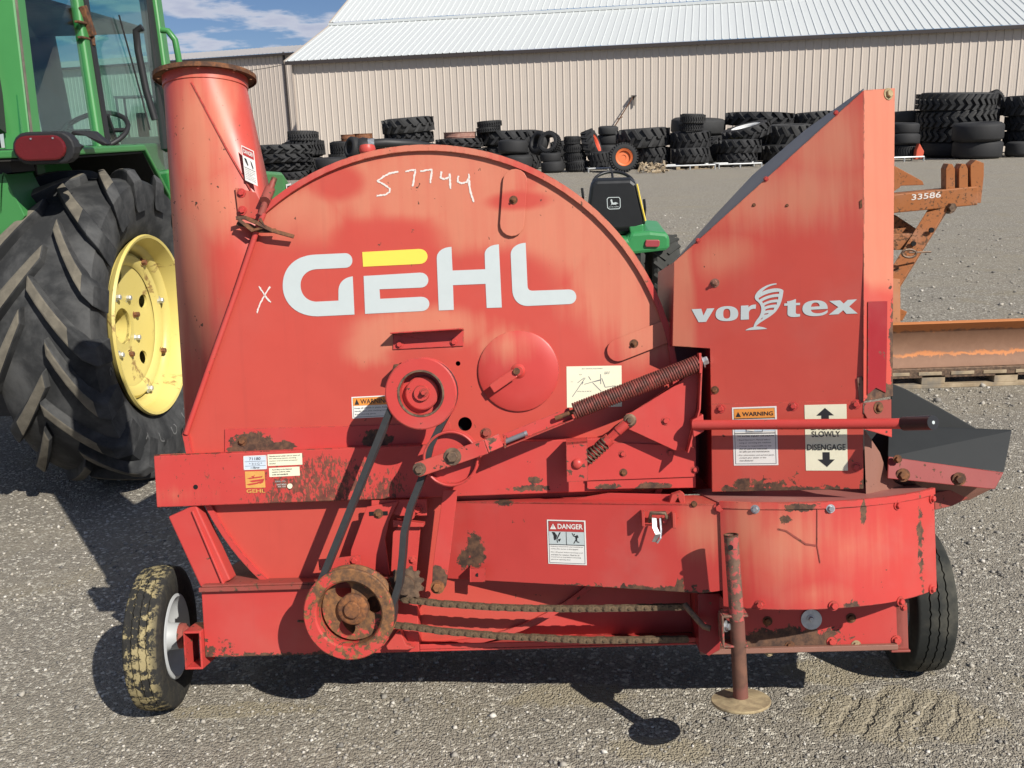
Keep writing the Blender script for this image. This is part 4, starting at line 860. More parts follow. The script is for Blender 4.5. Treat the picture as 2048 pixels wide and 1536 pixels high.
# lower pulley with three openings
c = L(707, 1217, yb); rim = lathe_px(707, 1217, yb + .028, [(55, .018), (55, .0), (78, 0), (80, .004), (80, .012), (73, .022), (73, .036), (80, .046), (80, .054), (78, .057), (60, .057), (57, .052), (55, .03), (55, .018)], 64).build('drive_pulley', MAT['pulley_worn'], BL, smooth=30)
hs = [circ(37 * PX * math.cos(t), 37 * PX * math.sin(t), 15 * PX, 16) for t in (R(118), R(8), R(248))]
holed(MB(), circ(0, 0, 56 * PX, 48), hs, lambda x, z: (c.x + x, yb + .004, c.z + z), (0, .007, 0)).build('web', MAT['pulley_worn'], rim)
MB().lathe([(0, 0), (27 * PX, 0), (27 * PX, .02), (23 * PX, .024), (15 * PX, .024), (15 * PX, .03), (13 * PX, .033), (0, .033)], (c.x, yb + .012, c.z), (0, -1, 0), 32).build('hub', MAT['rust_orange'], rim, smooth=35)
MB().rod((c.x, yb, c.z), (c.x, .1, c.z), .016).build('shaft', MAT['rusty_steel'], rim)
def cpx(cx, cy, r, a0, a1, n): return [(cx + r * math.cos(R(a0 + (a1 - a0) * k / n)), cy - r * math.sin(R(a0 + (a1 - a0) * k / n))) for k in range(n + 1)]
loop = cpx(848, 785, 61, 196, -22, 22)[::-1] + cpx(707, 1217, 81, 168, 368, 22)[0:] + [(800, 1165), (806, 1110), (809, 1065), (822, 1012), (846, 952), (857, 915), (863, 890), (880, 855)]
# order: upper right -> over the top -> left tangent -> lower left -> bottom -> lower right -> up past the idler
lp = [L(x, z, 0 + yb) for x, z in loop]; n = len(lp); b = MB(); vs = []
for i in range(n):
    d_ = (lp[(i + 1) % n] - lp[i - 1]); d_.y = 0; d_.normalize(); nr = Vector((-d_.z, 0, d_.x))
    for s_, yy in ((-1, -.019), (1, -.019), (1, -.003), (.3, 0), (1, .003), (1, .019), (-1, .019)): vs.append(lp[i] + nr * (0.008 * s_) + Vector((0, yy, 0)))
b.add(vs, [(i * 7 + k, i * 7 + (k + 1) % 7, ((i + 1) % n) * 7 + (k + 1) % 7, ((i + 1) % n) * 7 + k) for i in range(n) for k in range(7)]); b.build('drive_belt', MAT['belt_rubber'], BL, smooth=30)
# ---- main beam
bt, bb = L(307, 912, YB), L(309, 1015, YB); xr = L(1390, 975, YB).x
beam = MB(); zb_, zt_ = bb.z, bt.z; beam.box2((bt.x, YB, zb_), (xr, YB + .006, zt_)); beam.box2((bt.x, YB + .006, zt_ - .006), (xr, 0.05 - .002, zt_)); beam.box2((bt.x, YB + .006, zb_), (xr, .05 - .002, zb_ + .006)); beam.box2((bt.x, .008, zb_ + .007), (bt.x + .005, .046, zt_ - .007))
bm_ = beam.build('main_beam', MAT['red_beam'], BL, bevel=0.004); MB().cyl(L(391, 974, YB - .001), (0, 1, 0), 4.5 * PX, .002, 12).build('bolt_hole', MAT['hole'], bm_)
d = Decal('serial_decal', (487, 912), (533, 910), (488, 940), YB, 0, 'decal_blue_white'); d.outline(0, 0, 1, 1, .03, 'decal_white'); d.text('71180', .25, .12, .75, .32, 'ink_grey', 2, .02); d.rect(.05, .4, .95, .425, 'ink_grey'); d.text('* 21112 *', .25, .5, .8, .66, 'ink_grey'); d.rect(.05, .72, .95, .74, 'ink_grey'); d.text('~lbw', .3, .78, .7, .93, 'ink'); d.done()
d = Decal('patent_decal', (535, 909), (604, 906), (536, 932), YB, 0, 'decal_cream')
for i, t in enumerate(('Manufactured under one or more of', 'the following patents pending:', 'machine covered herein protected', 'issued.')): d.text(t, .05, .1 + i * .21, (.94, .84, .86, .24)[i], .22 + i * .21, 'ink')
d.done()
d = Decal('notice_decal', (538, 936), (599, 933), (539, 954), YB, 0, 'decal_cream')
for i, t in enumerate(('According to the National', 'machine conforms safety', 'code and standards')): d.text(t, .1, .14 + i * .26, (.75, .7, .62)[i], .3 + i * .26, 'ink', 2, .01)
d.done()
d = Decal('gold_decal', (490, 943), (529, 942), (492, 976), YB, 0, 'decal_gold')
for u0, v0, u1, v1 in ((.08, .42, .9, .46), (.2, .58, .98, .66), (.04, .78, .7, .84), (.3, .3, .5, .4), (.6, .66, .95, .76)): d.poly([(u0, v0), (u0 + .2, v0 - .05), (u1, v0 - .12), (u1 - .05, v1 - .08), (u0 + .15, v1)], 'red_beam', 1)
d.text('GEHL', .02, 1.08, .98, 1.3, 'decal_gold', 1, .02); d.done()
d = Decal('faint_decal', (548, 958), (572, 957), (549, 976), YB, 0, 'red_beam'); d.text('GEHL CO.', .1, .2, .98, .36, 'decal_grey'); d.text('WEST BEND', .2, .55, 1.0, .72, 'decal_white'); d.text('WIS. USA', .3, .8, .95, .95, 'decal_white'); d.done()
MB().cyl(L(580, 972, YB), (0, -1, 0), .007, .003, 16).build('rivet', MAT['decal_cream'], BL, smooth=30)
# ---- linkage on the right of the beam
def z6(pts): return [(950 + x / 3.84, 650 + y / 3.84) for x, y in pts]
def z5(pts): return [(550 + x / 3.84, 950 + y / 3.84) for x, y in pts]
paint('red_gusset', rblobs=fb([(1300, 968, 36, 10, 1.2), (1215, 968, 26, 9, 1.0), (1170, 882, 26, 6, .9), (1160, 972, 22, 9, .8)]), chips=0.2, off=(9, 1, 3))
plate('gusset_plate', z6([(860, 1262), (860, 1000), (1000, 860), (1180, 690), (1560, 430), (1600, 430), (1697, 560), (1697, 1250)]), -.004, .006, 'red_gusset')
MB().prism([L(x, z, -.0085) for x, z in z6([(862, 1196), (862, 1000), (1010, 900), (1480, 920), (1697, 940), (1697, 1166)])], (0, .003, 0)).build('gusset_overlay', MAT['red_gusset'], BL, bevel=.0008)
for x, z, m in ((1135, 990, 'red_parts_b'), (1140, 1132, 'rust'), (1690, 1110, 'red_parts_b'), (1500, 978, 'red_parts_b')): bolt(*z6([(x, z)])[0], -.0085, m, .9)
LV = -.05
lev = MB(); lev.prism([L(x, z, LV) for x, z in z6([(1142, 716), (1160, 684), (1200, 672), (1560, 452), (1690, 335), (1712, 272), (1728, 280), (1700, 640), (1618, 968), (1532, 962), (1180, 800), (1150, 770)])], (0, .005, 0))
e0, e1, e2 = [L(x, z, LV) for x, z in z6([(1720, 272), (1704, 640), (1616, 968)])]
for a, c in ((e0, e1), (e1, e2)): lev.prism([a, c, c + Vector((0, -.042, 0)), a + Vector((0, -.042, 0))], (.004, 0, 0))
lev = lev.build('tension_lever', MAT['red_parts'], BL, bevel=.001)
bolt(*z6([(1465, 735)])[0], LV, 'red_parts_b', 1.0); MB().lathe([(0, 0), (.017, 0), (.017, .008), (.012, .012), (0, .012)], L(*z6([(1188, 731)])[0], LV), (0, -1, 0), 20).bolt(L(*z6([(1188, 731)])[0], LV - .011), r=.008, h=.008, washer=False).build('pivot_bolt', MAT['rusty_steel'], lev, smooth=35)
MB().rod(L(1259, 840, LV), L(1259, 840, 0.0), .01).build('pivot_pin', MAT['rusty_steel'], lev)
# angle block with the eye bolt and its small spring
blk = MB(); f = [L(x, z, -.062) for x, z in z6([(700, 905), (862, 890), (866, 1198), (706, 1206)])]; blk.prism(f, (0, .005, 0)); t0, t1 = f[0], f[1]; blk.prism([t0, t1, t1 + Vector((0, .056, .004)), t0 + Vector((0, .056, .004))], (0, 0, -.005)); blk.prism([f[0] + Vector((0, .005, -.006)), f[3] + Vector((0, .005, 0)), f[3] + Vector((0, .056, 0)), f[0] + Vector((0, .056, -.006))], (.005, 0, 0))
blk = blk.build('angle_block', MAT['red_worn'], BL, bevel=.0015); MB().lathe([(0, 0), (.0135, 0), (.0135, .004), (.009, .009), (0, .010)], L(*z6([(785, 1065)])[0], -.062), (0, -1, 0), 20).build('rivet', MAT['red_worn'], blk, smooth=50)
a, c = L(1178, 915, -.045), L(1258, 842, -.058); eb = MB().rod(a, c, .0075).build('eye_bolt', MAT['red_worn'], BL, smooth=40)
m1, m2, m3 = a.lerp(c, .42), a.lerp(c, .52), a.lerp(c, .72); MB().rod(m1, m2, .016, 16).rod(m2, m3, .011, 6).rod(m3, a.lerp(c, .93), .0125, 12).build('adjusting_nut', MAT['red_worn'], eb, smooth=35)
def helix(a, c, r, turns, w, n=14):
    ax, u, v = frame(c - a); ln_ = (c - a).length; return [a + ax * (ln_ * i / (turns * n)) + (u * math.cos(2 * math.pi * i / n) + v * math.sin(2 * math.pi * i / n)) * r for i in range(turns * n + 1)]
MB().tube(helix(a.lerp(c, -.05), m1, .0155, 7, .002), .0026, 6).build('small_spring', MAT['rusty_steel'], eb, smooth=60)
metal('spring_red', (0.10, 0.045, 0.035), (0.30, 0.065, 0.05), .6, .2, 60)
# long tension spring and its rod
s0, s1 = L(1147, 823, -.075), L(1396, 727, -.075); d_ = (s1 - s0).normalized()
sp = MB().tube(helix(s0, s1, .0195, 52, .003, 14), .0030, 6).build('tension_spring', MAT['spring_red'], BL, smooth=60)
MB().rod(s0 - d_ * .05, s1 + d_ * .02, .006).build('spring_rod', MAT['rust'], sp)
MB().bolt(s1 + d_ * .012, d_, r=.011, h=.012).build('end_nut', MAT['zinc'], sp)
MB().box(s1 + d_ * .004, (.006, .04, .05)).build('spring_tab', MAT['red_parts'], sp)
k0, k1 = L(1009, 884, -.085), L(1143, 830, -.075); kd = (k1 - k0).normalized(); nb_ = Vector((-kd.z, 0, kd.x))
b = MB(); b.bar(k0 - nb_ * .012, k1 - nb_ * .012, .034, .003, nb_); b.bar(k0 + nb_ * .004 + Vector((0, .016, 0)), k1 + nb_ * .004 + Vector((0, .016, 0)), .003, .03, nb_); b.box(k0 + kd * .002, (.004, .034, .03)); b.build('spring_channel', MAT['red_worn'], BL, bevel=.0008)
MB().rod(k0 + kd * .0, k0.lerp(k1, .3), .0065).build('slide_bolt', MAT['ink_grey'], BL, smooth=40); MB().rod(k0.lerp(k1, .3), k0.lerp(k1, .34), .007).build('slide_bolt_end', MAT['zinc'], BL)
# engaging lever
g0, g1, g2 = L(1386, 850, -.09), L(1812, 847, -.255), L(1866, 845, -.33)
hl = MB().tube([g0, g1], .0125, 14).build('engage_lever', MAT['red_worn'], BL, smooth=40)
MB().tube([g1 - (g1 - g0).normalized() * .004, g1.lerp(g2, .5), g2], .0165, 16).cyl(g2, (g2 - g1), .0165, .0005, 16).build('grip', MAT['black_plastic'], hl, smooth=40)
gd = (g2 - g1).normalized(); MB().cyl(g2 + gd * .0006, gd, .004, .001, 10).build('grip_hole', MAT['decal_grey'], hl)
MB().prism([L(x, z, -.055) for x, z in ((1380, 838), (1402, 826), (1404, 860), (1383, 872))], (0, -.04, 0)).build('lever_socket', MAT['red_parts'], hl, bevel=.002)
# ---- lower mechanism between beam and pulley
plate('slot_bracket', [(733, 1014), (797, 1003), (778, 1042), (770, 1078), (779, 1152), (700, 1128), (702, 1100)], -.03, .006, 'red_parts'); plate('mount_plate', z5([(740, 196), (1165, 186), (1165, 312), (960, 315), (740, 262)]), -.02, .006, 'red_parts_b')
MB().box(L(757, 1027, -.031), (.05, .002, .011)).build('slot', MAT['hole'], BL, bevel=.0045); bolt(757, 1027, -.031, 'rust', 1.1); bolt(835, 1019, -.021, 'red_parts_b', 1.25); bolt(820, 1029, -.06, 'red_parts_b', 1.2)
MB().rod(L(820, 1029, -.06), L(820, 1029, 0), .007).build('stud', MAT['red_parts_b'], BL)
plate('cross_tab', z5([(330, 650), (655, 618), (660, 690), (340, 735)]), -.04, .005, 'red_worn'); bolt(709, 1121, -.04, 'red_parts', 1.1)
plate('mid_bar', z5([(905, 440), (955, 395), (1110, 395), (1115, 420), (1085, 740), (890, 740)]), -.012, .006, 'red_parts'); plate('hook_tab', z5([(905, 345), (1140, 372), (1140, 400), (905, 400)]), -.03, .03, 'red_parts')
bolt(*z5([(1060, 650)])[0], -.012, 'red_worn', 1.0)
paint('red_link', rblobs=fb([(876, 1160, 26, 34, 1.5)], -.055), chips=.2, off=(1, 9, 4))
lk = plate('link_bar', z5([(1292, 110), (1402, 120), (1345, 620), (1314, 850), (1290, 890), (1230, 890), (1205, 850), (1212, 700)]), -.055, .006, 'red_link')
MB().bolt(L(875, 1174, -.056), r=.012, h=.01).build('bolt', MAT['rust_orange'], lk); MB().rod(L(875, 1174, -.05), L(875, 1174, 0), .009).build('pin', MAT['rust'], lk)
# small chain sprocket behind the belt
sc_ = L(812, 1168, -.05); b = MB(); tp = []
for i in range(48): r_ = (33 if i % 4 in (1, 2) else 27) * PX; t = 2 * math.pi * i / 48; tp.append((r_ * math.cos(t), r_ * math.sin(t)))
holed(b, tp, [], lambda x, z: (sc_.x + x, sc_.y, sc_.z + z), (0, .008, 0)); b.cyl(sc_, (0, -1, 0), 17 * PX, .02, 20); b.cyl(sc_ + Vector((0, .09, 0)), (0, -1, 0), .01, .09); b.build('sprocket', MAT['rusty_steel'], BL)
b = MB(); s2 = L(725, 1228, -.055); b.cyl(s2, (0, 1, 0), 40 * PX, .01, 32); b.build('rear_sprocket', MAT['rust'], BL)
# roller chains, every link its own piece
def stadium(l, r, n=6): return [(l / 2 + r * math.cos(t), r * math.sin(t)) for t in [(-.5 + k / n) * math.pi for k in range(n + 1)]] + [(-l / 2 + r * math.cos(t), r * math.sin(t)) for t in [(.5 + k / n) * math.pi for k in range(n + 1)]]
PITCHC = 14.4 * PX
def link_mesh(hw):
    b = MB()
    for y in (-hw, hw - .002): b.prism([(x, y, z) for x, z in stadium(PITCHC, .0075, 4)], (0, .002, 0))
    for x in (-PITCHC / 2, PITCHC / 2): b.cyl((x, hw + .001, 0), (0, -1, 0), .004, 2 * hw + .004, 8)
    return b
lk0 = {}
def chain(pts, y):
    root = empty('roller_chain', None, BL); P3 = [L(x, z, y) for x, z in pts]; seg = 0; pos = P3[0].copy(); i = 0; k = 0
    while i < len(P3) - 1:
        d_ = (P3[i + 1] - pos)
        if d_.length < PITCHC: i += 1; continue
        d_.normalize(); M = Matrix.Translation(pos + d_ * PITCHC / 2 + Vector((0, 0, random.uniform(-.0006, .0006)))) @ Matrix.Rotation(-math.atan2(d_.z, d_.x), 4, 'Y'); h = .0085 if k % 2 else .0062
        if h not in lk0: lk0[h] = link_mesh(h).build('link', MAT['chain'], root); lk0[h].matrix_local = M
        else: copy_of(lk0[h], 'link', root, M)
        pos = pos + d_ * PITCHC; k += 1
chain([(808, 1199), (900, 1209), (1000, 1215), (1070, 1217), (1200, 1217), (1385, 1213)], -.05); chain([(792, 1250), (900, 1264), (1000, 1272), (1190, 1281), (1385, 1278)], -.05)
MB().prism([L(x, z, -.03) for x, z in ((792, 1266), (800, 1262), (812, 1290), (830, 1296), (815, 1300), (775, 1300), (772, 1292))], (0, .03, 0)).build('chain_guide', MAT['red_worn'], BL, bevel=.002)
MB().rod(L(596, 1242, -.075), L(640, 1245, -.02), .0035, 8).build('grease_line', MAT['rusty_steel'], BL)
# ---- lower frame
ft, fbz = L(405, 1173, YF).z, L(408, 1315, YF).z; xl, xr_ = L(406, 1240, YF).x, L(1396, 1240, YF).x
xm_ = L(836, 1240, YF).x; YR = .085; fr = MB(); fr.box2((xl, YF, fbz), (xm_, .006, ft)); fr.box2((xl, .006, fbz), (xl + .006, .5, ft)); fr.box2((xl, .5, fbz), (xr_, .506, ft)); fr.box2((xr_ - .006, .006, fbz), (xr_, .5, ft)); fr.box2((xm_ - .006, .0065, fbz), (xm_, YR, ft)); fr.box2((xm_ + .0005, YR, fbz + .0065), (xr_ - .0065, YR + .006, ft)); fr.box2((xm_ + .0005, YF, fbz), (xr_ - .0065, .4, fbz + .006)); fr.box2((xm_ + .0005, YF - .0005, fbz + .0065), (xr_ - .0065, .0055, fbz + .02)); fr.build('lower_frame', MAT['red_frame'], BL, bevel=.002)
MB().box2((xl + .007, -.014, ft + .0005), (xm_ - .03, .499, ft + .006)).build('frame_deck', MAT['red_rusty'], BL, bevel=.0015); MB().box2((xl - .001, -.015, ft - .012), (xm_ - .03, -.009, ft + .0)).build('deck_lip', MAT['red_rusty'], BL, bevel=.001)
for x, z in ((760, 1290), (710, 1305)): MB().cyl(L(x, z, YF - .0015), (0, 1, 0), 6 * PX, .002, 12).build('bolt_hole', MAT['hole'], BL)
xr2 = L(1806, 1260, -.03).x; zb2 = L(1600, 1298, -.03).z
MB().box2((xr_ - .004, -.036, zb2), (xr2, -.03, ft + .01)).build('right_frame', MAT['red_frame_right'], BL, bevel=.002); MB().box2((xr_ - .004, -.03, zb2), (xr2, .4, zb2 + .006)).build('right_sole', MAT['red_frame_right'], BL, bevel=.002)
MB().box2((xr_ - .004, -.052, zb2 - .002), (xr2 - .02, -.037, zb2 + .012)).build('right_lip', MAT['faded_brown'], BL, bevel=.002)
plate('wing_plate', [(1395, 1187), (1440, 1187), (1440, 1300), (1418, 1312), (1398, 1302)], -.1, .06, 'dark_red')
MB().cyl(L(1622, 1238, -.036), (0, -1, 0), 18 * PX, .005, 28).bolt(L(1622, 1238, -.041), r=.007, h=.007).build('big_washer', MAT['galvanised'], BL, smooth=30)
for x, z, m in ((1663, 1283, 'red_worn'), (1535, 1242, 'rust'), (1702, 1236, 'rust'), (1580, 1291, 'rust'), (1712, 1290, 'dry_mud_steel'), (1538, 1303, 'dry_mud_steel')): bolt(x, z, -.036, m, 1.1)
b = MB(); ex, ez0, ez1 = L(1800, 1250, -.03).x, L(1800, 1300, -.03).z, L(1800, 1206, -.03).z
b.box2((ex - .012, -.036, ez0), (ex + .018, -.03, ez1)); b.box2((ex + .013, -.03, ez0), (ex + .018, .06, ez1)); b.box2((ex - .03, -.05, ez0), (ex + .018, .06, ez0 + .006)); b.build('end_bracket', MAT['red_rusty'], BL, bevel=.002); bolt(1793, 1280, -.037, 'red_worn', 1.1); bolt(1808, 1215, -.037, 'red_worn', .7)
MB().bar(L(371, 1018, .035), L(440, 1168, .035), .05, .085, (1, 0, .5)).build('support_leg', MAT['red_parts_b'], BL, bevel=.004)
MB().bar(L(392, 1018, .03), L(455, 1168, .03), .055, .006, (-1, 0, -.5)).build('leg_web', MAT['red_parts'], BL, bevel=.002)
# bent rod handle
MB().tube([L(1370, 1209, -.12), L(1380, 1222, -.135), L(1398, 1243, -.15), L(1408, 1253, -.155), L(1421, 1257, -.16)], .0075, 10).build('bent_handle', MAT['rusty_steel'], BL, smooth=50)
# ---- conveyor pan and its curved end
pL, pR = L(906, 1080, .032), L(1452, 1090, -.165); bP = (pR.y - pL.y) / (pR.x - pL.x); aP = pL.y - bP * pL.x
plate('conveyor_pan', [(898, 1003), (1380, 1008), (1455, 1008), (1453, 1180), (1405, 1187), (1200, 1174), (895, 1157)], aP, .004, 'red_pan', b=bP)
pt = [L(x, z, aP, bP) for x, z in ((898, 1003), (1452, 1009))]
MB().prism([pt[0], pt[1], pt[1] + Vector((.05, .14, 0)), pt[0] + Vector((.02, .05, 0))], (0, 0, -.004)).build('pan_top', MAT['red_pan'], BL)
pt = [L(x, z, aP, bP) for x, z in ((895, 1157), (1405, 1187))]; MB().prism([pt[0] + Vector((0, .006, .002)), pt[1] + Vector((0, .006, .002)), pt[1] + Vector((.06, .2, .002)), pt[0] + Vector((.04, .1, .002))], (0, 0, .004)).build('pan_floor', MAT['red_pan'], BL)
plate('inner_flap', [(1108, 1004), (1217, 986), (1352, 989), (1366, 1010)], aP + .06, .004, 'red_pan', b=bP); plate('notch_bracket', [(1338, 1008), (1344, 990), (1362, 984), (1369, 988), (1370, 1009), (1360, 1006), (1356, 995), (1348, 1008)], aP + .02, .03, 'red_worn', b=bP)
def circle3(a, c, e):
    ax, ay, bx, by, cx, cy = *a, *c, *e; d_ = 2 * (ax * (by - cy) + bx * (cy - ay) + cx * (ay - by))
    ux = ((ax * ax + ay * ay) * (by - cy) + (bx * bx + by * by) * (cy - ay) + (cx * cx + cy * cy) * (ay - by)) / d_; uy = ((ax * ax + ay * ay) * (cx - bx) + (bx * bx + by * by) * (ax - cx) + (cx * cx + cy * cy) * (bx - ax)) / d_
    return Vector((ux, uy)), math.hypot(ax - ux, ay - uy)
zT = L(1620, 1006, -.225).z; zB = L(1620, 1221, -.225).z
P1 = L(1452, 1090, aP, bP); P1 = (P1.x - .012, P1.y - .003); P2 = (L(1620, 1006, -.225).x, -.225); P3_ = LZ(1868, 977, zT); P3_ = (P3_.x, P3_.y)
cD, rD = circle3(P1, P2, P3_); t0 = math.atan2(P1[1] - cD.y, P1[0] - cD.x); t1 = math.atan2(P3_[1] - cD.y, P3_[0] - cD.x)
def dr(t, r, z): return Vector((cD.x + r * math.cos(t), cD.y + r * math.sin(t), z))
N_ = 40; ts = [t0 + (t1 - t0) * i / N_ for i in range(N_ + 1)]; ts2 = ts + [t1 + (t1 - t0) * .04]
b = MB()
def dent(t): return -.0022 * math.exp(-((t - (t0 + .55 * (t1 - t0))) / .12) ** 2) + .0012 * math.sin(9 * t)
for r0, r1 in ((rD, rD - .004),):
    vo = [dr(t, r0 + dent(t) * .6, z) for t in ts for z in (zB + .006 * abs((t - ts[0]) / (ts[-1] - ts[0])), zT)]; vi = [dr(t, r1 + dent(t) * .6, z) for t in ts for z in (zB + .002, zT)]
    k = len(vo); b.add(vo + vi, [(2 * i, 2 * i + 2, 2 * i + 3, 2 * i + 1) for i in range(N_)] + [(k + 2 * i, k + 2 * i + 1, k + 2 * i + 3, k + 2 * i + 2) for i in range(N_)] + [(2 * i, k + 2 * i, k + 2 * i + 2, 2 * i + 2) for i in range(N_)] + [(2 * i + 1, 2 * i + 3, k + 2 * i + 3, k + 2 * i + 1) for i in range(N_)] + [(2 * N_, 2 * N_ + 1, k + 2 * N_ + 1, k + 2 * N_)])
drum_ = b.build('curved_shield', MAT['red_drum'], BL, smooth=40)
paint('drum_top', base=(0.36, 0.10, 0.085), fade=(0.40, 0.21, 0.17), famount=.25, chips=.55, rough=.55, dust=.6, off=(3, 8, 3))
top = [dr(t, rD - .006, zT - .004) for t in ts] + [Vector((P3_[0] - .02, .25, zT - .004)), L(1385, 985, .06)]; top[-1].z = zT - .004
MB().prism(top, (0, 0, -.004)).build('shield_top', MAT['drum_top'], drum_, bevel=.001)
b = MB(); lipo = [dr(t, rD + .003, zT - .012) for t in ts]; n = len(ts)
rows = [[dr(t, rD + .0008, zT - .014) for t in ts], [dr(t, rD + .003, zT - .014) for t in ts], [dr(t, rD + .003, zT + .002) for t in ts], [dr(t, rD - .007, zT + .002) for t in ts]]
for k in range(3): b.add(rows[k] + rows[k + 1], [(i, i + 1, i + 1 + n, i + n) for i in range(n - 1)])
b.build('shield_lip', MAT['red_drum'], drum_, smooth=40)
MB().prism([dr(t, rD - .01, zB + .004) for t in ts] + [Vector((P3_[0] - .05, .25, zB + .004)), Vector((P1[0], .2, zB + .004))], (0, 0, .004)).build('shield_floor', MAT['red_drum'], drum_)
def drum_bolt(px, py, mat, s=1.0):
    lo = None
    for i in range(200):
        t = t0 + (t1 - t0) * i / 199
        p = dr(t, rD, 0); c = L(px, py, p.y)
        e = abs(c.x - p.x)
        if lo is None or e < lo[0]: lo = (e, t, c.z)
    t = lo[1]; nrm = Vector((math.cos(t), math.sin(t), 0)); MB().bolt(dr(t, rD + .001, lo[2]), nrm, r=.0095 * s, h=.007).build('bolt', MAT[mat], drum_)
for x, z, m in ((1510, 1018, 'zinc'), (1660, 1017, 'zinc'), (1794, 1010, 'red_worn'), (1862, 997, 'red_worn'), (1520, 1209, 'red_worn'), (1668, 1211, 'red_worn'), (1800, 1202, 'red_worn'), (1862, 1178, 'red_worn')): drum_bolt(x, z, m, .72 if m == 'zinc' else .8)
bolt(1439, 1016, aP - .001, 'red_worn', 1.25, b=bP); bolt(1388, 1008, aP - .001, 'rust', .7, b=bP)
b = MB(); 
for st, w in (([(1556, 1058), (1572, 1062), (1590, 1074), (1612, 1088), (1632, 1091)], .0042), ([(1634, 1010), (1634, 1050), (1634, 1090), (1640, 1126)], .0022)):
    pts = []
    for x, z in st:
        p = min(((abs(L(x, z, dr(t, rD, 0).y).x - dr(t, rD, 0).x), t, L(x, z, dr(t, rD, 0).y).z) for t in [t0 + (t1 - t0) * i / 300 for i in range(301)]))
        pts.append(dr(p[1], rD + .0004, p[2]))
    b.ribbon(pts, w, (0, -1, 0), .0006)
b.build('scratch', MAT['red_rusty'], drum_)
# danger decal, latch and small bracket on the pan
d = Decal('danger_decal', (1094, 1039), (1171, 1041), (1097, 1127), aP, bP, 'decal_white', lift=.0014)
d.rect(.035, .025, .965, .26, 'decal_red'); d.outline(.035, .025, .965, .975, .012, 'ink_grey'); d.poly([(.08, .21), (.24, .21), (.16, .085)], 'decal_white', 2); d.poly([(.155, .12), (.168, .12), (.165, .18), (.158, .18)], 'ink', 3); d.text('DANGER', .28, .085, .93, .2, 'decal_white', 2, .02)
d.rect(.04, .265, .96, .55, 'decal_grey'); d.rect(.49, .265, .505, .55, 'ink', 2); d.rect(.04, .55, .96, .562, 'ink', 2)
def dz(pts): return [((x - 185) / 1010 * .98 + .0, (y - 240) / 1150) for x, y in pts]
d.poly(dz([(310, 555), (385, 558), (455, 650), (420, 745), (395, 770), (370, 765), (358, 720), (355, 650)]), 'ink', 2); d.poly(dz([(515, 560), (555, 560), (460, 735), (430, 735)]), 'ink', 2); d.poly(dz([(430, 750), (455, 745), (470, 828), (448, 832)]), 'ink', 2); d.poly(dz([(470, 745), (550, 720), (545, 745), (515, 800), (490, 790)]), 'ink', 2)
d.poly(dz([(845, 572), (868, 570), (895, 632), (955, 640), (985, 610), (1010, 630), (1025, 680), (1000, 690), (990, 700), (985, 745), (990, 780), (1045, 798), (1040, 815), (980, 808), (955, 765), (905, 840), (880, 838), (945, 730), (935, 670), (880, 650)]), 'ink', 2); d.poly([(dz([(914 + 17 * math.cos(t), 603 + 19 * math.sin(t))])[0]) for t in [k * math.pi / 5 for k in range(10)]], 'ink', 2)
for i, t in enumerate(('Rotating components may continue to', 'rotate after power is disengaged.', 'Shut off power before servicing. Look', 'and listen for rotation. Wait for all', 'movement to stop before removing', 'guard or opening door.')): d.text(t, .085, (.585, .64, .715, .77, .825, .88)[i], (.92, .8, .92, .82, .86, .6)[i], (.615, .67, .745, .8, .855, .91)[i], 'ink', 2)
d.done()
lt = empty('toggle_latch', None, BL); ly = aP
def lp_(x, z, o=0.0): return L(x, z, ly + o, bP)
for x0, z0, z1 in ((1284, 1019, 1048), (1345, 1022, 1052)): MB().prism([lp_(x0 - 3, z0), lp_(x0 + 3, z0), lp_(x0 + 4, z1), lp_(x0 - 2, z1)], (0, -.034, 0)).build('latch_ear', MAT['red_worn'], lt, bevel=.001)
MB().prism([lp_(1284, 1020, -.002), lp_(1345, 1023, -.002), lp_(1345, 1050, -.002), lp_(1284, 1048, -.002)], (0, -.003, 0)).build('latch_base', MAT['red_worn'], lt, bevel=.001)
MB().tube([lp_(1298, 1044, -.02), lp_(1302, 1026, -.03), lp_(1330, 1026, -.03), lp_(1334, 1036, -.02)], .005, 8).build('latch_bail', MAT['rusty_steel'], lt, smooth=50)
MB().ribbon([lp_(1308, 1036, -.03), lp_(1309, 1055, -.045), lp_(1315, 1068, -.05), lp_(1308, 1084, -.04)], .012, (.3, -1, .2), .002).ribbon([lp_(1320, 1036, -.028), lp_(1322, 1060, -.04), lp_(1321, 1076, -.045), lp_(1314, 1086, -.045)], .004, (0, -1, 0), .003).build('latch_handle', MAT['zinc'], lt)
MB().bolt(lp_(1329, 1040, -.005), r=.007, h=.008).build('bolt', MAT['red_parts_b'], lt)
b = MB(); f = [L(x, z, aP - .035, bP) for x, z in ((942, 1136), (971, 1136), (970, 1164), (942, 1164))]; b.prism(f, (0, .004, 0)); b.prism([f[0], f[3], f[3] + Vector((-.002, .034, 0)), f[0] + Vector((-.002, .034, 0))], (-.003, 0, 0)); sb = b.build('tab_bracket', MAT['red_parts'], BL, bevel=.001); MB().cyl(L(955, 1150, aP - .0355, bP), (0, 1, 0), .005, .002, 10).build('bolt_hole', MAT['hole'], sb)
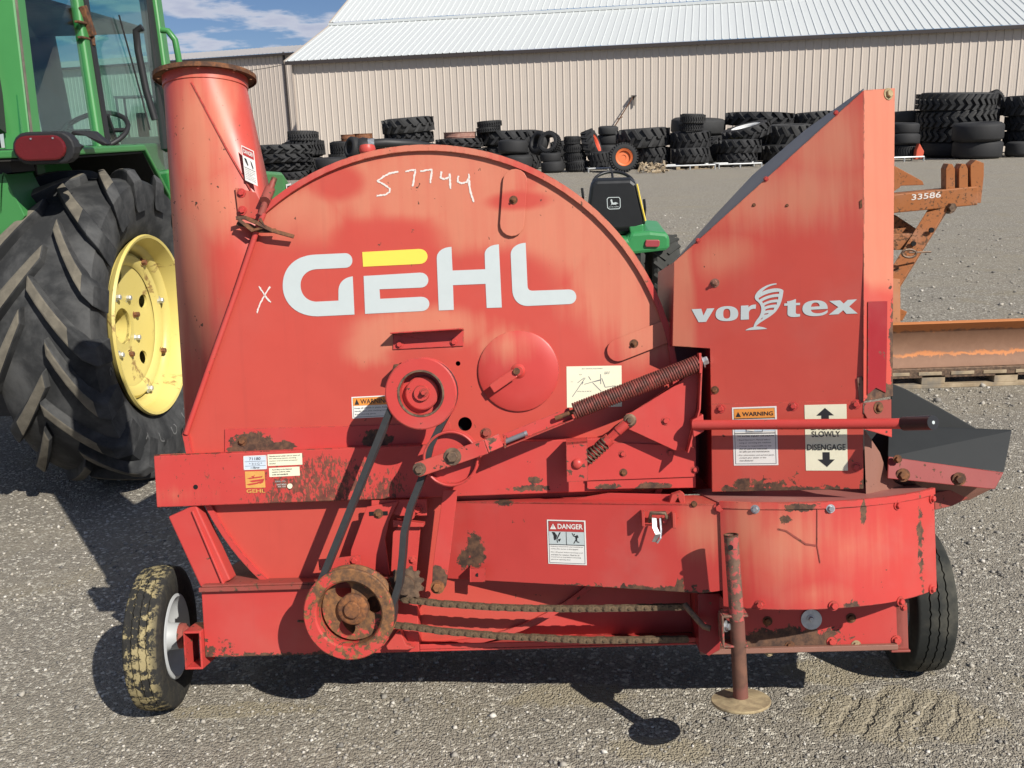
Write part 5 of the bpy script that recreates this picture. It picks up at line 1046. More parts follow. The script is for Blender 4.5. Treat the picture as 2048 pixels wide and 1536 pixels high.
# ---- jack stand
j0, j1, j2 = L(1462, 1071, -.24), L(1474, 1240, -.236), L(1482, 1402, -.228)
jk = empty('jack_stand', None, BL); paint('red_jack', base=(0.42, 0.085, 0.075), chips=2.7, off=(4, 4, 7), rust=((0.12, 0.07, 0.05), (0.21, 0.125, 0.085)))
MB().tube([j0, j1], .0172, 20, caps=False).tube([j0 + (j0 - j1).normalized() * .0005, j1], .0145, 20, caps=False).build('outer_tube', MAT['red_jack'], jk, smooth=40)
MB().lathe([(.0145, -.001), (.0172, -.001), (.0176, .003), (.0145, .003)], j0, (j0 - j1), 20).build('tube_end', MAT['rust'], jk); MB().cyl(L(1461, 1095, -.2575), (0, -1, 0), .0065, .001, 12).build('pin_hole', MAT['hole'], jk)
MB().tube([j1, j2 + (j1 - j2).normalized() * .005], .0178, 20).build('inner_tube', MAT['jack_rust'], jk, smooth=40)
dn = (j2 - j1).normalized(); MB().lathe([(0, 0), (.069, 0), (.070, .002), (.070, .005), (.069, .007), (.03, .008), (.019, .013), (0, .013)], j2 + dn * .003, -dn, 40).build('foot_plate', MAT['dry_mud_steel'], jk, smooth=35)
b = MB()
for z in (1226, 1286): 
    c = L(1468, z, -.222); b.box(c, (.058, .05, .005), Matrix.Rotation(R(3), 3, 'X'))
b.box(L(1443, 1256, -.222), (.005, .05, .072)); b.box(L(1448, 1256, -.13), (.02, .14, .06)); b.build('jack_clamp', MAT['red_jack'], jk, bevel=.0015); MB().bolt(L(1452, 1252, -.235), (1, -1, 0), r=.009, h=.01).build('bolt', MAT['zinc'], jk)
# ---- hopper hood
h1, h2 = L(1346, 600, -.025), L(1727, 600, -.18); bH = (h2.y - h1.y) / (h2.x - h1.x); aH = h1.y - bH * h1.x
hood = plate('hood', [(1348, 524), (1728, 180), (1727, 803), (1422, 809), (1420, 697), (1345, 692)], aH, .003, 'red_hood', b=bH, bevel=.0008)
fr_ = [(1348, 523), (1440, 440), (1535, 354), (1630, 268), (1728, 179)]; bk = [(1354, 516, .02), (1428, 432, .07), (1505, 350, .09), (1610, 260, .05), (1727, 177, -.08)]
F3 = [L(x, z, aH + .001, bH) for x, z in fr_]; B3 = [L(x, z, y) for x, z, y in bk]; b = MB(); n = len(F3); C3 = [p + Vector((.03, .2, -.03)) for p in B3]
b.add(F3 + B3 + C3, [(i, i + 1, i + 1 + n, i + n) for i in range(n - 1)] + [(i + n, i + 1 + n, i + 1 + 2 * n, i + 2 * n) for i in range(n - 1)]); b.build('hood_roof', MAT['hood_roof'], hood, smooth=50, recalc=False)
for x, z in ((1392, 483), (1528, 360), (1668, 228)): bolt(x + 4, z - 2, aH - .001, 'red_parts_b', .55, b=bH)
l0, l1 = L(1348, 524, aH, bH), L(1345, 692, aH, bH); MB().prism([l0, l1, l1 + Vector((-.01, .34, 0)), l0 + Vector((-.01, .34, 0))], (.003, 0, 0)).build('hood_side', MAT['dark_red'], hood)
l2, l3 = L(1345, 692, aH, bH), L(1421, 697, aH, bH); MB().prism([l2 + Vector((0, .004, 0)), l3 + Vector((0, .004, 0)), l3 + Vector((0, .3, 0)), l2 + Vector((0, .3, 0))], (0, 0, .003)).build('hood_ledge', MAT['dark_red'], hood)
l4 = L(1423, 980, aH, bH); MB().prism([l3 + Vector((.001, .004, 0)), l4 + Vector((.001, .004, 0)), l4 + Vector((.001, .3, 0)), l3 + Vector((.001, .3, 0))], (.003, 0, 0)).build('hopper_side', MAT['dark_red'], hood)
MB().box2((l3.x - .25, .2, l4.z - .05), (l3.x + .45, .204, l3.z + .05)).build('hopper_back', MAT['dark_red'], hood)
fold = L(1728, 500, aH, bH); b2_ = .55; a2_ = fold.y - b2_ * fold.x
plate('hood_edge', [(1728, 180), (1790, 176), (1788, 420), (1786, 640), (1786, 792), (1727, 803)], a2_, .003, 'red_hood_edge', b=b2_, bevel=.0008)
plate('edge_channel', [(1736, 603), (1775, 602), (1774, 700), (1772, 786), (1752, 776), (1735, 790)], a2_ - .004, .004, 'dark_red', b=b2_); bolt(1776, 188, a2_, 'dry_mud_steel', 1.25, b=b2_)
plate('corner_patch', [(1714, 756), (1724, 752), (1732, 790), (1728, 808), (1718, 800)], aH - .004, .003, 'faded_brown', b=bH)
plate('side_bracket', [(1728, 806), (1783, 798), (1783, 842), (1735, 838), (1728, 826)], a2_ + .004, .004, 'red_rusty', b=b2_); bolt(1756, 815, a2_ + .004, 'rust', 1.3, b=b2_)
plate('side_panel', [(1727, 826), (1784, 842), (1784, 875), (1727, 858)], a2_ + .012, .003, 'red_parts_b', b=b2_)
b = MB(); s_ = [(1728, 858, -.10), (1738, 872, -.095), (1760, 905, -.06), (1772, 940, -.05), (1790, 965, -.03), (1850, 990, .0)]; top_ = [L(*p) for p in s_]; bot = [Vector((p.x - .0, p.y + .0, top_[-1].z - .06)) for p in top_]
b.add(top_ + bot, [(i, i + 1, i + 1 + len(top_), i + len(top_)) for i in range(len(top_) - 1)]); b.build('chute_sheet', MAT['faded_brown'], hood, smooth=50)
MB().box2((top_[0].x, .06, top_[-1].z - .05), (top_[-1].x, .07, top_[0].z - .02)).build('chute_back', MAT['rubber_flap'], hood)
for x, z, s in ((1430, 566, 1.0), (1766, 232, .0), (1508, 410, .4), (1574, 411, .35), (1430, 780, .9)): 
    if s: bolt(x, z, aH, 'rust' if s < .95 else 'faded_brown', s, b=bH, stud=s > .9)
plate('hood_slot', [(1719, 402), (1724, 398), (1725, 415), (1720, 417)], aH - .002, .002, 'rust', b=bH)
lpn = plate('hopper_panel', [(1422, 808), (1727, 800), (1727, 978), (1424, 984)], aH - .004, .0035, 'red_hood', b=bH)
for x, z in ((1442, 817), (1587, 812), (1713, 808), (1713, 934)): bolt(x, z, aH - .004, 'red_parts_b', 1.0, b=bH)
# vortex lettering and its whirlwind
def zv(pts): return [(1370 + x / 5.689, 550 + y / 5.689) for x, y in pts]
vl = empty('vortex_lettering', None, BL)
def vpoly(path, hol=()):
    o2 = [((p.x), p.z) for p in [L(*q_, aH - .0012, bH) for q_ in zv(curve_pts(path, 8))]]; h2_ = [[(p.x, p.z) for p in [L(*q_, aH - .0012, bH) for q_ in zv(curve_pts(h, 8))]] for h in hol]
    holed(MB(), o2, h2_, lambda x, z: (x, aH - .0012 + bH * x, z), (0, .0006, 0)).build('letter', MAT['decal_grey'], vl)
vpoly([('M', 75, 390), ('L', 185, 384), ('L', 210, 462), ('L', 250, 382), ('L', 335, 378), ('L', 240, 533), ('L', 155, 537)])
vpoly([('M', 348, 450), ('C', 348, 385, 400, 356, 480, 354), ('C', 560, 352, 606, 382, 606, 440), ('C', 606, 500, 560, 522, 480, 524), ('C', 400, 526, 348, 505, 348, 450)], [[('M', 435, 442), ('C', 435, 395, 450, 385, 476, 384), ('C', 505, 383, 516, 400, 516, 438), ('C', 516, 485, 500, 496, 476, 496), ('C', 448, 497, 435, 485, 435, 442)]])
vpoly([('M', 636, 350), ('L', 722, 345), ('L', 722, 370), ('C', 740, 345, 770, 335, 808, 336), ('L', 805, 385), ('C', 760, 378, 730, 395, 726, 430), ('L', 728, 505), ('L', 634, 510)])
vpoly([('M', 1160, 300), ('C', 1190, 298, 1220, 290, 1262, 272), ('L', 1262, 318), ('L', 1310, 316), ('L', 1308, 342), ('L', 1262, 344), ('L', 1260, 430), ('C', 1262, 445, 1285, 445, 1310, 442), ('L', 1308, 472), ('C', 1240, 482, 1168, 485, 1166, 440), ('L', 1168, 350), ('L', 1128, 350), ('L', 1130, 324), ('L', 1164, 322)])
vpoly([('M', 1624, 385), ('L', 1432, 395), ('C', 1436, 425, 1470, 438, 1520, 436), ('C', 1560, 434, 1590, 420, 1624, 398), ('L', 1622, 425), ('C', 1590, 458, 1540, 468, 1470, 468), ('C', 1385, 468, 1336, 440, 1336, 385), ('C', 1336, 320, 1400, 290, 1490, 288), ('C', 1580, 286, 1626, 320, 1624, 385)], [[('M', 1434, 362), ('L', 1532, 356), ('C', 1532, 325, 1510, 312, 1484, 313), ('C', 1455, 314, 1436, 330, 1434, 362)]])
vpoly([('M', 1640, 295), ('L', 1765, 288), ('L', 1805, 325), ('L', 1850, 284), ('L', 1958, 276), ('L', 1868, 358), ('L', 1965, 438), ('L', 1838, 442), ('L', 1800, 400), ('L', 1745, 446), ('L', 1636, 453), ('L', 1745, 365)])
vpoly([('M', 1042, 95), ('C', 960, 95, 880, 135, 830, 185), ('C', 780, 240, 785, 275, 830, 305), ('C', 880, 345, 880, 420, 840, 480), ('C', 800, 530, 790, 550, 778, 592), ('C', 740, 600, 710, 610, 686, 630), ('L', 935, 614), ('C', 910, 595, 860, 585, 806, 585), ('C', 850, 530, 960, 490, 1030, 420), ('C', 1090, 350, 1110, 270, 1120, 180), ('C', 1110, 155, 1060, 150, 1020, 152), ('C', 960, 158, 910, 175, 874, 192), ('C', 910, 150, 970, 115, 1040, 108)],
      [[('M', 836, 265), ('C', 900, 215, 1000, 190, 1072, 190), ('L', 1070, 214), ('C', 990, 218, 900, 240, 846, 284)], [('M', 878, 300), ('C', 940, 262, 1000, 250, 1062, 248), ('L', 1060, 278), ('C', 1000, 278, 940, 292, 886, 322)], [('M', 904, 345), ('C', 950, 318, 1000, 310, 1048, 310), ('L', 1044, 336), ('C', 1000, 336, 950, 342, 906, 362)], [('M', 916, 390), ('C', 950, 376, 985, 370, 1018, 372), ('L', 1006, 398), ('C', 975, 396, 940, 400, 912, 408)], [('M', 906, 440), ('L', 956, 432), ('L', 936, 448), ('L', 900, 452)], [('M', 872, 492), ('L', 890, 482), ('L', 876, 502), ('L', 856, 512)]])
# decals on the hopper panel
d = Decal('warning_decal', (1464, 815), (1553, 812), (1468, 931), aH - .004, bH, 'decal_white'); d.rect(.04, .025, .96, .19, 'decal_orange'); d.outline(.04, .025, .96, .975, .01, 'ink_grey'); d.rect(.04, .19, .96, .2, 'ink', 2); d.rect(.04, .215, .96, .42, 'decal_blue_white'); d.rect(.04, .445, .96, .455, 'ink', 2)
d.poly([(.08, .165), (.2, .165), (.14, .08)], 'ink', 2); d.text('WARNING', .23, .085, .92, .155, 'ink', 2, .02); d.outline(.3, .34, .68, .43, .012, 'ink_grey', 2); d.poly([(.32, .36), (.49, .38), (.49, .42), (.32, .4)], 'decal_white', 3)
for i, (t, u0, u1) in enumerate((('TO AVOID INJURY OR DEATH', .1, .92), ('\u2022 Read Operator\u2019s Manual before', .1, .84), ('using or servicing this machine.', .14, .86), ('\u2022 Owner is responsible to see', .1, .86), ('that all users are instructed', .14, .76), ('on safe use and maintenance.', .14, .82), ('\u2022 For information and service parts,', .1, .92), ('contact your dealer or the', .14, .74), ('manufacturer.', .14, .46))): d.text(t, u0, (.485, .55, .6, .655, .7, .745, .81, .855, .9)[i], u1, (.52, .58, .63, .685, .73, .775, .84, .885, .928)[i], 'ink', 2, .012 if i == 0 else 0)
d.done()
d = Decal('engage_decal', (1609, 810), (1693, 808), (1612, 941), aH - .004, bH, 'decal_cream'); d.poly([(.49, .05), (.70, .165), (.58, .165), (.58, .27), (.40, .27), (.40, .165), (.28, .165)], 'ink', 1)
d.text('ENGAGE', .15, .30, .85, .38, 'ink', 2, .008); d.text('SLOWLY', .16, .4, .84, .49, 'ink', 2, .004); d.text('DISENGAGE', .04, .6, .96, .69, 'ink', 2, .012); d.poly([(.41, .72), (.58, .72), (.58, .83), (.7, .83), (.51, .945), (.29, .83), (.41, .83)], 'ink', 1); d.done()
paint('lip_red', base=(0.25, 0.028, 0.024), fade=(0.28, 0.05, 0.04), rough=0.6, chips=1.0, off=(5, 1, 2))
# ---- rubber feed flap at the right
lip = [L(1777, 913, -.06), L(2008, 945, -.02), L(1990, 979, -.04), L(1775, 957, -.08)]; fl = MB().prism(lip, (0, .006, 0)).build('flap_lip', MAT['lip_red'], BL, bevel=.002)
MB().prism([L(1779, 853, .03), L(2024, 862, .07), L(2008, 945, -.021), L(1777, 915, -.061)], (0, .006, .004)).build('rubber_flap', MAT['rubber_flap'], BL, bevel=.002)
MB().prism([L(1782, 766, .12), L(1812, 778, .12), L(1880, 815, .12), L(1962, 862, .12), L(1962, 905, .12), L(1782, 905, .12)], (0, .006, 0)).build('rubber_curtain', MAT['rubber_flap'], BL, bevel=.002)
for x, z in ((1806, 950), (1918, 958), (1795, 918)): MB().bolt(L(x, z, -.078 + (x - 1775) / 233 * .04), r=.011 if z > 930 else .007, h=.008).build('bolt', MAT['rust'], fl)
MB().prism([L(1868, 985, .02), L(1985, 965, .05), L(1960, 985, .05), L(1905, 1012, .04), L(1870, 1020, .02)], (0, .04, 0)).build('flap_bracket', MAT['red_rusty'], BL, bevel=.002)
MB().prism([L(1770, 955, .0), L(1990, 975, .03), L(1940, 1000, .05), L(1870, 1010, .05), L(1790, 990, .03)], (0, .1, .0)).build('flap_shadow_box', MAT['faded_brown'], BL, bevel=.002)  # box added below the flap to stand for the shadow there
# ---- wheels
def ribbed_tyre(r, w, nseg=120, ribs=4, zig=16):
    prof = []; bead = r * .56
    side = [(bead, -.40), (bead + .012, -.47), (r * .70, -.52), (r * .84, -.535), (r * .93, -.50), (r * .972, -.45)]
    gw = .022; tread = []; e = .42; n = ribs
    for i in range(n):
        a = -e + 2 * e * i / n; c = -e + 2 * e * (i + 1) / n; g_ = .035
        tread += [(1, a + g_ * .5), (1, c - g_ * .5)]
        if i < n - 1: tread += [(0, c - g_ * .3), (0, c + g_ * .3)]
    b = MB(); rows = []
    for s in range(nseg):
        t = 2 * math.pi * s / nseg; ph = (s * zig * 2 / nseg * 3) % 2; tri = abs(ph - 1) * 2 - 1; row = []
        P = [(rr, x) for rr, x in side] + [((r * (1 - .03 * (x / .45) ** 2)) - (0 if k else .009), x + .022 * tri) for k, x in tread] + [(rr, -x) for rr, x in side[::-1]] + [(bead - .004, .3), (bead - .004, -.3)]
        for rr, x in P: row.append(Vector((x * w, rr * math.cos(t), rr * math.sin(t))))
        rows.append(row)
    k = len(rows[0]); b.add([p for row in rows for p in row], [(s * k + i, ((s + 1) % nseg) * k + i, ((s + 1) % nseg) * k + (i + 1) % k, s * k + (i + 1) % k) for s in range(nseg) for i in range(k)])
    return b
m = NT('muddy_tyre', .9, 0, .2); n1 = m.noise(16, 6, .7, .4); n2 = m.noise(60, 4, .7); sx = m.n('ShaderNodeSeparateXYZ'); m.link(m.P, sx.inputs[0])
sidem = m.step(sx.outputs[0], .02, .045, 1, .25); upz = m.step(sx.outputs[2], -.2, .2, .34, .62)
rl_ = m.n('ShaderNodeVectorMath', operation='MULTIPLY'); m.link(m.P, rl_.inputs[0]); rl_.inputs[1].default_value = (0, 1, 1); rr_ = m.n('ShaderNodeVectorMath', operation='LENGTH'); m.link(rl_.outputs[0], rr_.inputs[0]); sidem = m.math('MULTIPLY', sidem, m.step(rr_.outputs['Value'], .1885, .1925, .12, 1.0))
mm = m.math('MULTIPLY', m.step(m.math('ADD', n1, m.math('MULTIPLY_ADD', n2, .7, -.35)), .475, .57), sidem)
m.color(m.mix(m.math('MULTIPLY', mm, .85), m.mix(n2, (.018, .018, .018), (.05, .048, .042)), m.mix(n2, (.34, .27, .13), (.48, .40, .21)))); m.bump(m.math('ADD', n2, mm), .5, .004)
m2 = NT('dusty_tyre', .85, 0, .3); q_ = m2.noise(9, 5, .65); m2.color(m2.mix(m2.step(q_, .4, .7), (.022, .024, .022), (.075, .072, .058))); m2.bump(m2.noise(50, 3, .6), .2, .003)
def wheel(c, r, w, tm, label, hubside=1, toe=-3.4):
    M = MI @ Matrix.Translation(c) @ Matrix.Rotation(R(toe), 4, 'Z'); root = empty('wheel', M, BL); root['label'] = label
    ribbed_tyre(r, w).build('tyre', tm, root, smooth=50)
    s = hubside; rb = r * .57; pr = [(rb + .006, .034 * s), (rb + .004, .043 * s), (rb - .003, .046 * s), (rb - .012, .036 * s), (rb - .022, .020 * s), (rb - .05, .006 * s), (.052, .000 * s), (.046, .012 * s), (.038, .02 * s), (.036, .05 * s), (.03, .055 * s), (0, .055 * s)]
    MB().lathe(pr, (0, 0, 0), (1, 0, 0), 48).lathe([(rb + .004, -.03 * s), (rb - .002, .03 * s)], (0, 0, 0), (1, 0, 0), 48).build('rim', MAT['white_rim'], root, smooth=45); return root
wc = Vector((W(345, 1268, 2.43).x - .030, 2.43, .2)); wl = wheel(wc, .2, .092, m.mat, 'white rimmed wheel with yellow mud on its tread', 1, 3.0)
b = MB(); b.lathe([(0, .03), (.033, .03), (.036, .05), (.034, .066), (.026, .07), (.022, .085), (.014, .088), (.014, .17), (0, .17)], (0, 0, 0), (1, 0, 0), 24); b.build('hub', MAT['red_rusty'], wl, smooth=40)
hb = MI @ (wc + Vector((.14, -.01, .0))); b = MB(); bx = xl
b.box2((bx - .05, -.02, hb.z - .052), (bx - .045, .07, hb.z + .052)); b.box2((bx - .005, -.02, hb.z - .052), (bx - .0005, .07, hb.z + .052)); b.box2((bx - .045, -.02, hb.z + .046), (bx - .005, .07, hb.z + .052)); b.box2((bx - .045, -.02, hb.z - .052), (bx - .005, .07, hb.z - .046)); b.build('axle_bracket', MAT['red_worn'], BL, bevel=.002)
wr = Vector((W(1838, 1200, 2.50).x - .022, 2.50, .207)); wheel(wr, .207, .11, m2.mat, 'dusty wheel behind the curved shield', -1)
MB().rod(MI @ wr, (xr2 - .1, (MI @ wr).y, (MI @ wr).z), .015).build('axle', MAT['red_rusty'], BL)
# rear leg that lets the frame rest on the gravel behind
rl = MI @ Vector((-.3, 3.0, .03)); MB().rod((0, .45, .35), MI @ Vector((.0, 3.35, .04)), .03).build('hitch_tongue', MAT['red_parts'], BL)
# ------------------------------------------------------------------ green tractor beside the blower
plain('tractor_green', (0.055, 0.235, 0.065), 0.38, var=0.10, scale=5); plain('tractor_black', (0.018, 0.018, 0.019), 0.55); plain('under_fender', (0.030, 0.028, 0.024), 0.85, var=.4)
m = NT('rim_paint', .42); n1 = m.noise(7, 6, .7, .5); dk = m.noise(22, 5, .65)
m.color(m.mix(m.step(n1, .585, .67), m.mix(m.noise(3, 3, .5), (0.66, 0.52, 0.13), (0.76, 0.63, 0.22)), m.mix(dk, (.20, .10, .04), (.45, .30, .10)))); m.bump(n1, .1, .004); MAT['rim_paint'] = m.mat
m = NT('big_tyre', .8, 0, .3); n1 = m.noise(4, 6, .65, .3); n2 = m.noise(30, 4, .6); m.color(m.mix(m.step(n1, .38, .68), (.026, .027, .028), m.mix(n2, (.075, .077, .078), (.105, .104, .10)))); m.bump(n2, .15, .004); MAT['big_tyre'] = m.mat
plain('side_letter', (0.14, 0.14, 0.135), .8)
metal('lug_top', (0.12, 0.107, 0.083), (0.19, 0.168, 0.128), .95, 0, 14, .15)
def glass(name, tint, gloss=0.05):
    m = bpy.data.materials.new(name); m.use_nodes = True; t = m.node_tree; t.nodes.clear(); o = t.nodes.new('ShaderNodeOutputMaterial'); mx = t.nodes.new('ShaderNodeMixShader'); tr = t.nodes.new('ShaderNodeBsdfTransparent'); g_ = t.nodes.new('ShaderNodeBsdfGlossy'); f = t.nodes.new('ShaderNodeMath'); f.operation = 'MULTIPLY_ADD'; lw = t.nodes.new('ShaderNodeLayerWeight'); pw = t.nodes.new('ShaderNodeMath'); pw.operation = 'POWER'; pw.inputs[1].default_value = 5.0; t.links.new(lw.outputs['Facing'], pw.inputs[0]); t.links.new(pw.outputs[0], f.inputs[0]); f.inputs[1].default_value = 0.8; f.inputs[2].default_value = 0.035
    tr.inputs[0].default_value = (*tint, 1); g_.inputs['Roughness'].default_value = gloss; t.links.new(f.outputs[0], mx.inputs[0]); t.links.new(tr.outputs[0], mx.inputs[1]); t.links.new(g_.outputs[0], mx.inputs[2]); t.links.new(mx.outputs[0], o.inputs[0]); MAT[name] = m; return m
glass('cab_glass', (0.72, 0.88, 0.85)); plain('lamp_red', (0.12, 0.008, 0.010), 0.25, var=.2)
TR = empty('green_tractor', Matrix.Translation((-2.6, 4.4, 0))); tag(TR, 'green cab tractor with big yellow rimmed rear wheel behind the blower pipe', 'tractor')
TI = PLACED[TR.name].inverted()
def T_(px, py, Y=None, X=None): return TI @ (W(px, py, Y) if Y is not None else WX(px, py, X))
hub = TI @ Vector((-1.74, 4.42, .725)); RT, WT = .725, .46
wh = empty('rear_wheel', Matrix.Translation(hub) @ Matrix.Rotation(R(-2.5), 4, 'Z'), TR)
# tyre carcass: lathe about x
pr = [(.412, -.34), (.44, -.38), (.52, -.45), (.60, -.47), (.655, -.45), (.675, -.38), (.682, -.2), (.684, 0), (.682, .2), (.675, .38), (.655, .45), (.60, .47), (.52, .45), (.44, .38), (.412, .34), (.40, .2), (.40, -.2)]
MB().lathe([(r, h * WT - .13) for r, h in pr], (0, 0, 0), (1, 0, 0), 72, closed=True).build('tyre', MAT['big_tyre'], wh, smooth=40)
NL = 17
def lug_mesh(s, i0=0):
    """curved bar from the shoulder to just past the centre line, round the x axis"""
    b = MB(); n = 6; rows = []
    for i in range(n + 1):
        t = i / n; x = s * (.50 - (.55 if not i0 else .40) * t) * WT; a = -2 * math.pi / NL * (1.0 * t + .22 * t * t); r0 = .66 - (.12 if i == 0 else .012 * (1 - t)); r1 = RT - (.05 if i == 0 else .006 if i == 1 else 0); hw = (.034 + .012 * (1 - t)) / RT
        rows.append([(x - .13, rr * math.cos(aa), rr * math.sin(aa)) for rr, aa in ((r0, a - hw * 1.5), (r1, a - hw), (r1, a + hw), (r0, a + hw * 1.5))])
    vs = [p for r_ in rows for p in r_]
    for i in range(n):
        for k in range(3): b.add([], []); b.f.append((i * 4 + k, i * 4 + k + 1, i * 4 + 5 + k, i * 4 + 4 + k)); b.m.append(1 if k == 1 and i >= (1 if i0 else 2) else 0)  # tan dust on the crown; shoulder left black to imitate its shading
    b.v = [Vector(p) for p in vs]; b.f += [(0, 1, 2, 3), (n * 4 + 3, n * 4 + 2, n * 4 + 1, n * 4)]; b.m += [0, 0]; return b
for s in (-1, 1):
    l0 = lug_mesh(s).build('lug', [MAT['big_tyre'], MAT['lug_top']], wh, bevel=.009); l1_ = lug_mesh(s, 1).build('lug', [MAT['big_tyre'], MAT['lug_top']], wh, bevel=.009)
    for i in range(NL):
        o = l0 if i == 0 else l1_ if i == 1 else copy_of(l1_ if i % 2 else l0, 'lug', wh); o.rotation_euler = (2 * math.pi * (i + (.5 if s > 0 else 0)) / NL, 0, 0)
# sidewall lettering
def side_x(r):
    q = [(.43, .30), (.45, .36), (.52, .45), (.60, .47), (.655, .45)]
    for (r0, h0), (r1, h1) in zip(q, q[1:]):
        if r0 <= r <= r1: return (h0 + (h1 - h0) * (r - r0) / (r1 - r0)) * WT - .13
    return .45 * WT - .13
for k, ch in enumerate('GOODYEAR'):
    vs, fs, (x0, y0, x1, y1) = glyphs(ch, 0.0); b = MB(); a0 = R(-52 - k * 17.0); hh = .058; P = []
    for x, y in vs:
        u = (x - (x0 + x1) / 2) / .72 * hh; r_ = .495 + (y - y0) / (y1 - y0) * hh; a = a0 - u / .53
        P.append((side_x(r_) + .0025, r_ * math.cos(a), r_ * math.sin(a)))
    b.add(P, fs).build('lettering', MAT['side_letter'], wh, recalc=False)
xr0 = .30 * WT - .13
MB().lathe([(.410, xr0 + .025), (.425, xr0 + .05), (.420, xr0 + .062), (.408, xr0 + .058), (.392, xr0 + .02), (.385, xr0 - .02), (.365, xr0 - .03), (.355, xr0 - .05), (.35, xr0 - .15), (.35, xr0 - .26)], (0, 0, 0), (1, 0, 0), 64).build('rim', MAT['rim_paint'], wh, smooth=40)
slots = [circ(.235 * math.cos(t), .235 * math.sin(t), .034, 14) for t in (R(20), R(92), R(164), R(236), R(308))]
xd = xr0 - .075
holed(MB(), circ(0, 0, .345, 56), [circ(0, 0, .085, 24)] + slots, lambda y, z: (xd + .05 * (1 - (math.hypot(y, z) / .345) ** 2) * -1.0 + .02, y, z), (-.012, 0, 0)).build('wheel_disc', MAT['rim_paint'], wh, smooth=30)
MB().lathe([(.345, xd + .02), (.33, xd + .034), (.30, xd + .03), (.285, xd + .012)], (0, 0, 0), (1, 0, 0), 56).build('disc_ring', MAT['rim_paint'], wh, smooth=50)
MB().lathe([(0, xd - .12), (.085, xd - .12), (.085, xd - .02), (.12, xd - .022), (.12, xd - .032)], (0, 0, 0), (1, 0, 0), 24).build('hub_bore', MAT['rim_paint'], wh, smooth=35)
for i in range(8):
    t = 2 * math.pi * i / 8 + .2
    for rr, mt, x_, s_ in ((.145, 'galvanised' if i % 3 else 'rust_orange', xd - .022, .0135), (.33, 'rust_orange' if i % 2 else 'galvanised', xd + .03, .0145)): MB().bolt((x_, rr * math.cos(t), rr * math.sin(t)), (1, 0, 0), r=s_, h=.022).build('wheel_bolt', MAT[mt], wh)
# fender and inner panel
xo = (TI @ Vector((-1.80, 0, 0))).x; c1, c2_ = T_(290, 289, X=-1.80), T_(338, 380, X=-1.80); y0_ = 3.86 - 4.4; zt_ = c1.z
b = MB(); th = .03; secs = [(y0_, zt_ - .005), (c1.y, zt_), (c2_.y, c2_.z), (c2_.y + .3, c2_.z - .45)]
for (ya, za), (yb_, zb_) in zip(secs, secs[1:]): b.prism([(xo, ya, za), (xo, yb_, zb_), (xo, yb_, zb_ - th), (xo, ya, za - th)], (-.75, 0, 0))
b.build('fender', MAT['tractor_green'], TR, bevel=.006)
b = MB()
for (ya, za), (yb_, zb_) in zip(secs, secs[1:]): b.prism([(xo - .02, ya + .01, za - th - .004), (xo - .02, yb_, zb_ - th - .004), (xo - .02, yb_, zb_ - th - .012), (xo - .02, ya + .01, za - th - .012)], (-.70, 0, 0))
b.box2((xo - .52, y0_ + .1, .55), (xo - .50, c2_.y + .3, zt_ - .05)); b.build('fender_liner', MAT['under_fender'], TR)
plate3 = MB().prism([T_(0, 372, Y=3.95), T_(6, 350, Y=3.95), T_(50, 432, Y=3.95), T_(0, 500, Y=3.95)], (0, .25, 0)); plate3.prism([T_(-60, 352, Y=3.95), T_(6, 350, Y=3.95), T_(0, 500, Y=3.95), T_(-60, 560, Y=3.95)], (0, .25, 0)); plate3.build('rear_panel', MAT['tractor_green'], TR, bevel=.004)
MB().prism([T_(-80, 300, Y=4.0), T_(14, 300, Y=4.0), T_(24, 345, Y=4.0), T_(-80, 365, Y=4.0)], (0, .2, 0)).build('rear_shade_block', MAT['tractor_black'], TR)  # black block put in for the shade at the tractor's rear
# tail lamp
lc = T_(87, 296, Y=3.82); b = MB(); b.prism([lc + Vector((x, 0, z)) for x, z in stadium(.12, .062, 8)], (0, .06, 0)); tl = b.build('tail_lamp', MAT['tractor_black'], TR, bevel=.008)
b = MB(); b.prism([lc + Vector((x - .008, -.0005, z)) for x, z in stadium(.105, .048, 8)], (0, -.016, 0)); b.build('lamp_lens', MAT['lamp_red'], tl, bevel=.008)
for x in (-.035, .05): MB().cyl(lc + Vector((x, -.017, .036)), (0, -1, 0), .004, .003, 8).build('screw', MAT['zinc'], tl)
MB().prism([T_(110, 268, Y=3.86), T_(160, 292, Y=3.95), T_(135, 322, Y=3.95), T_(100, 318, Y=3.86)], (0, .05, 0)).build('lamp_bracket', MAT['tractor_black'], tl, bevel=.004)
MB().prism([T_(145, 262, Y=4.1), T_(185, 262, Y=4.2), T_(215, 288, Y=4.2), T_(205, 292, Y=4.2), T_(170, 272, Y=4.15), T_(140, 270, Y=4.1)], (0, .05, 0)).build('rubber_edge', MAT['tractor_black'], TR, bevel=.004)
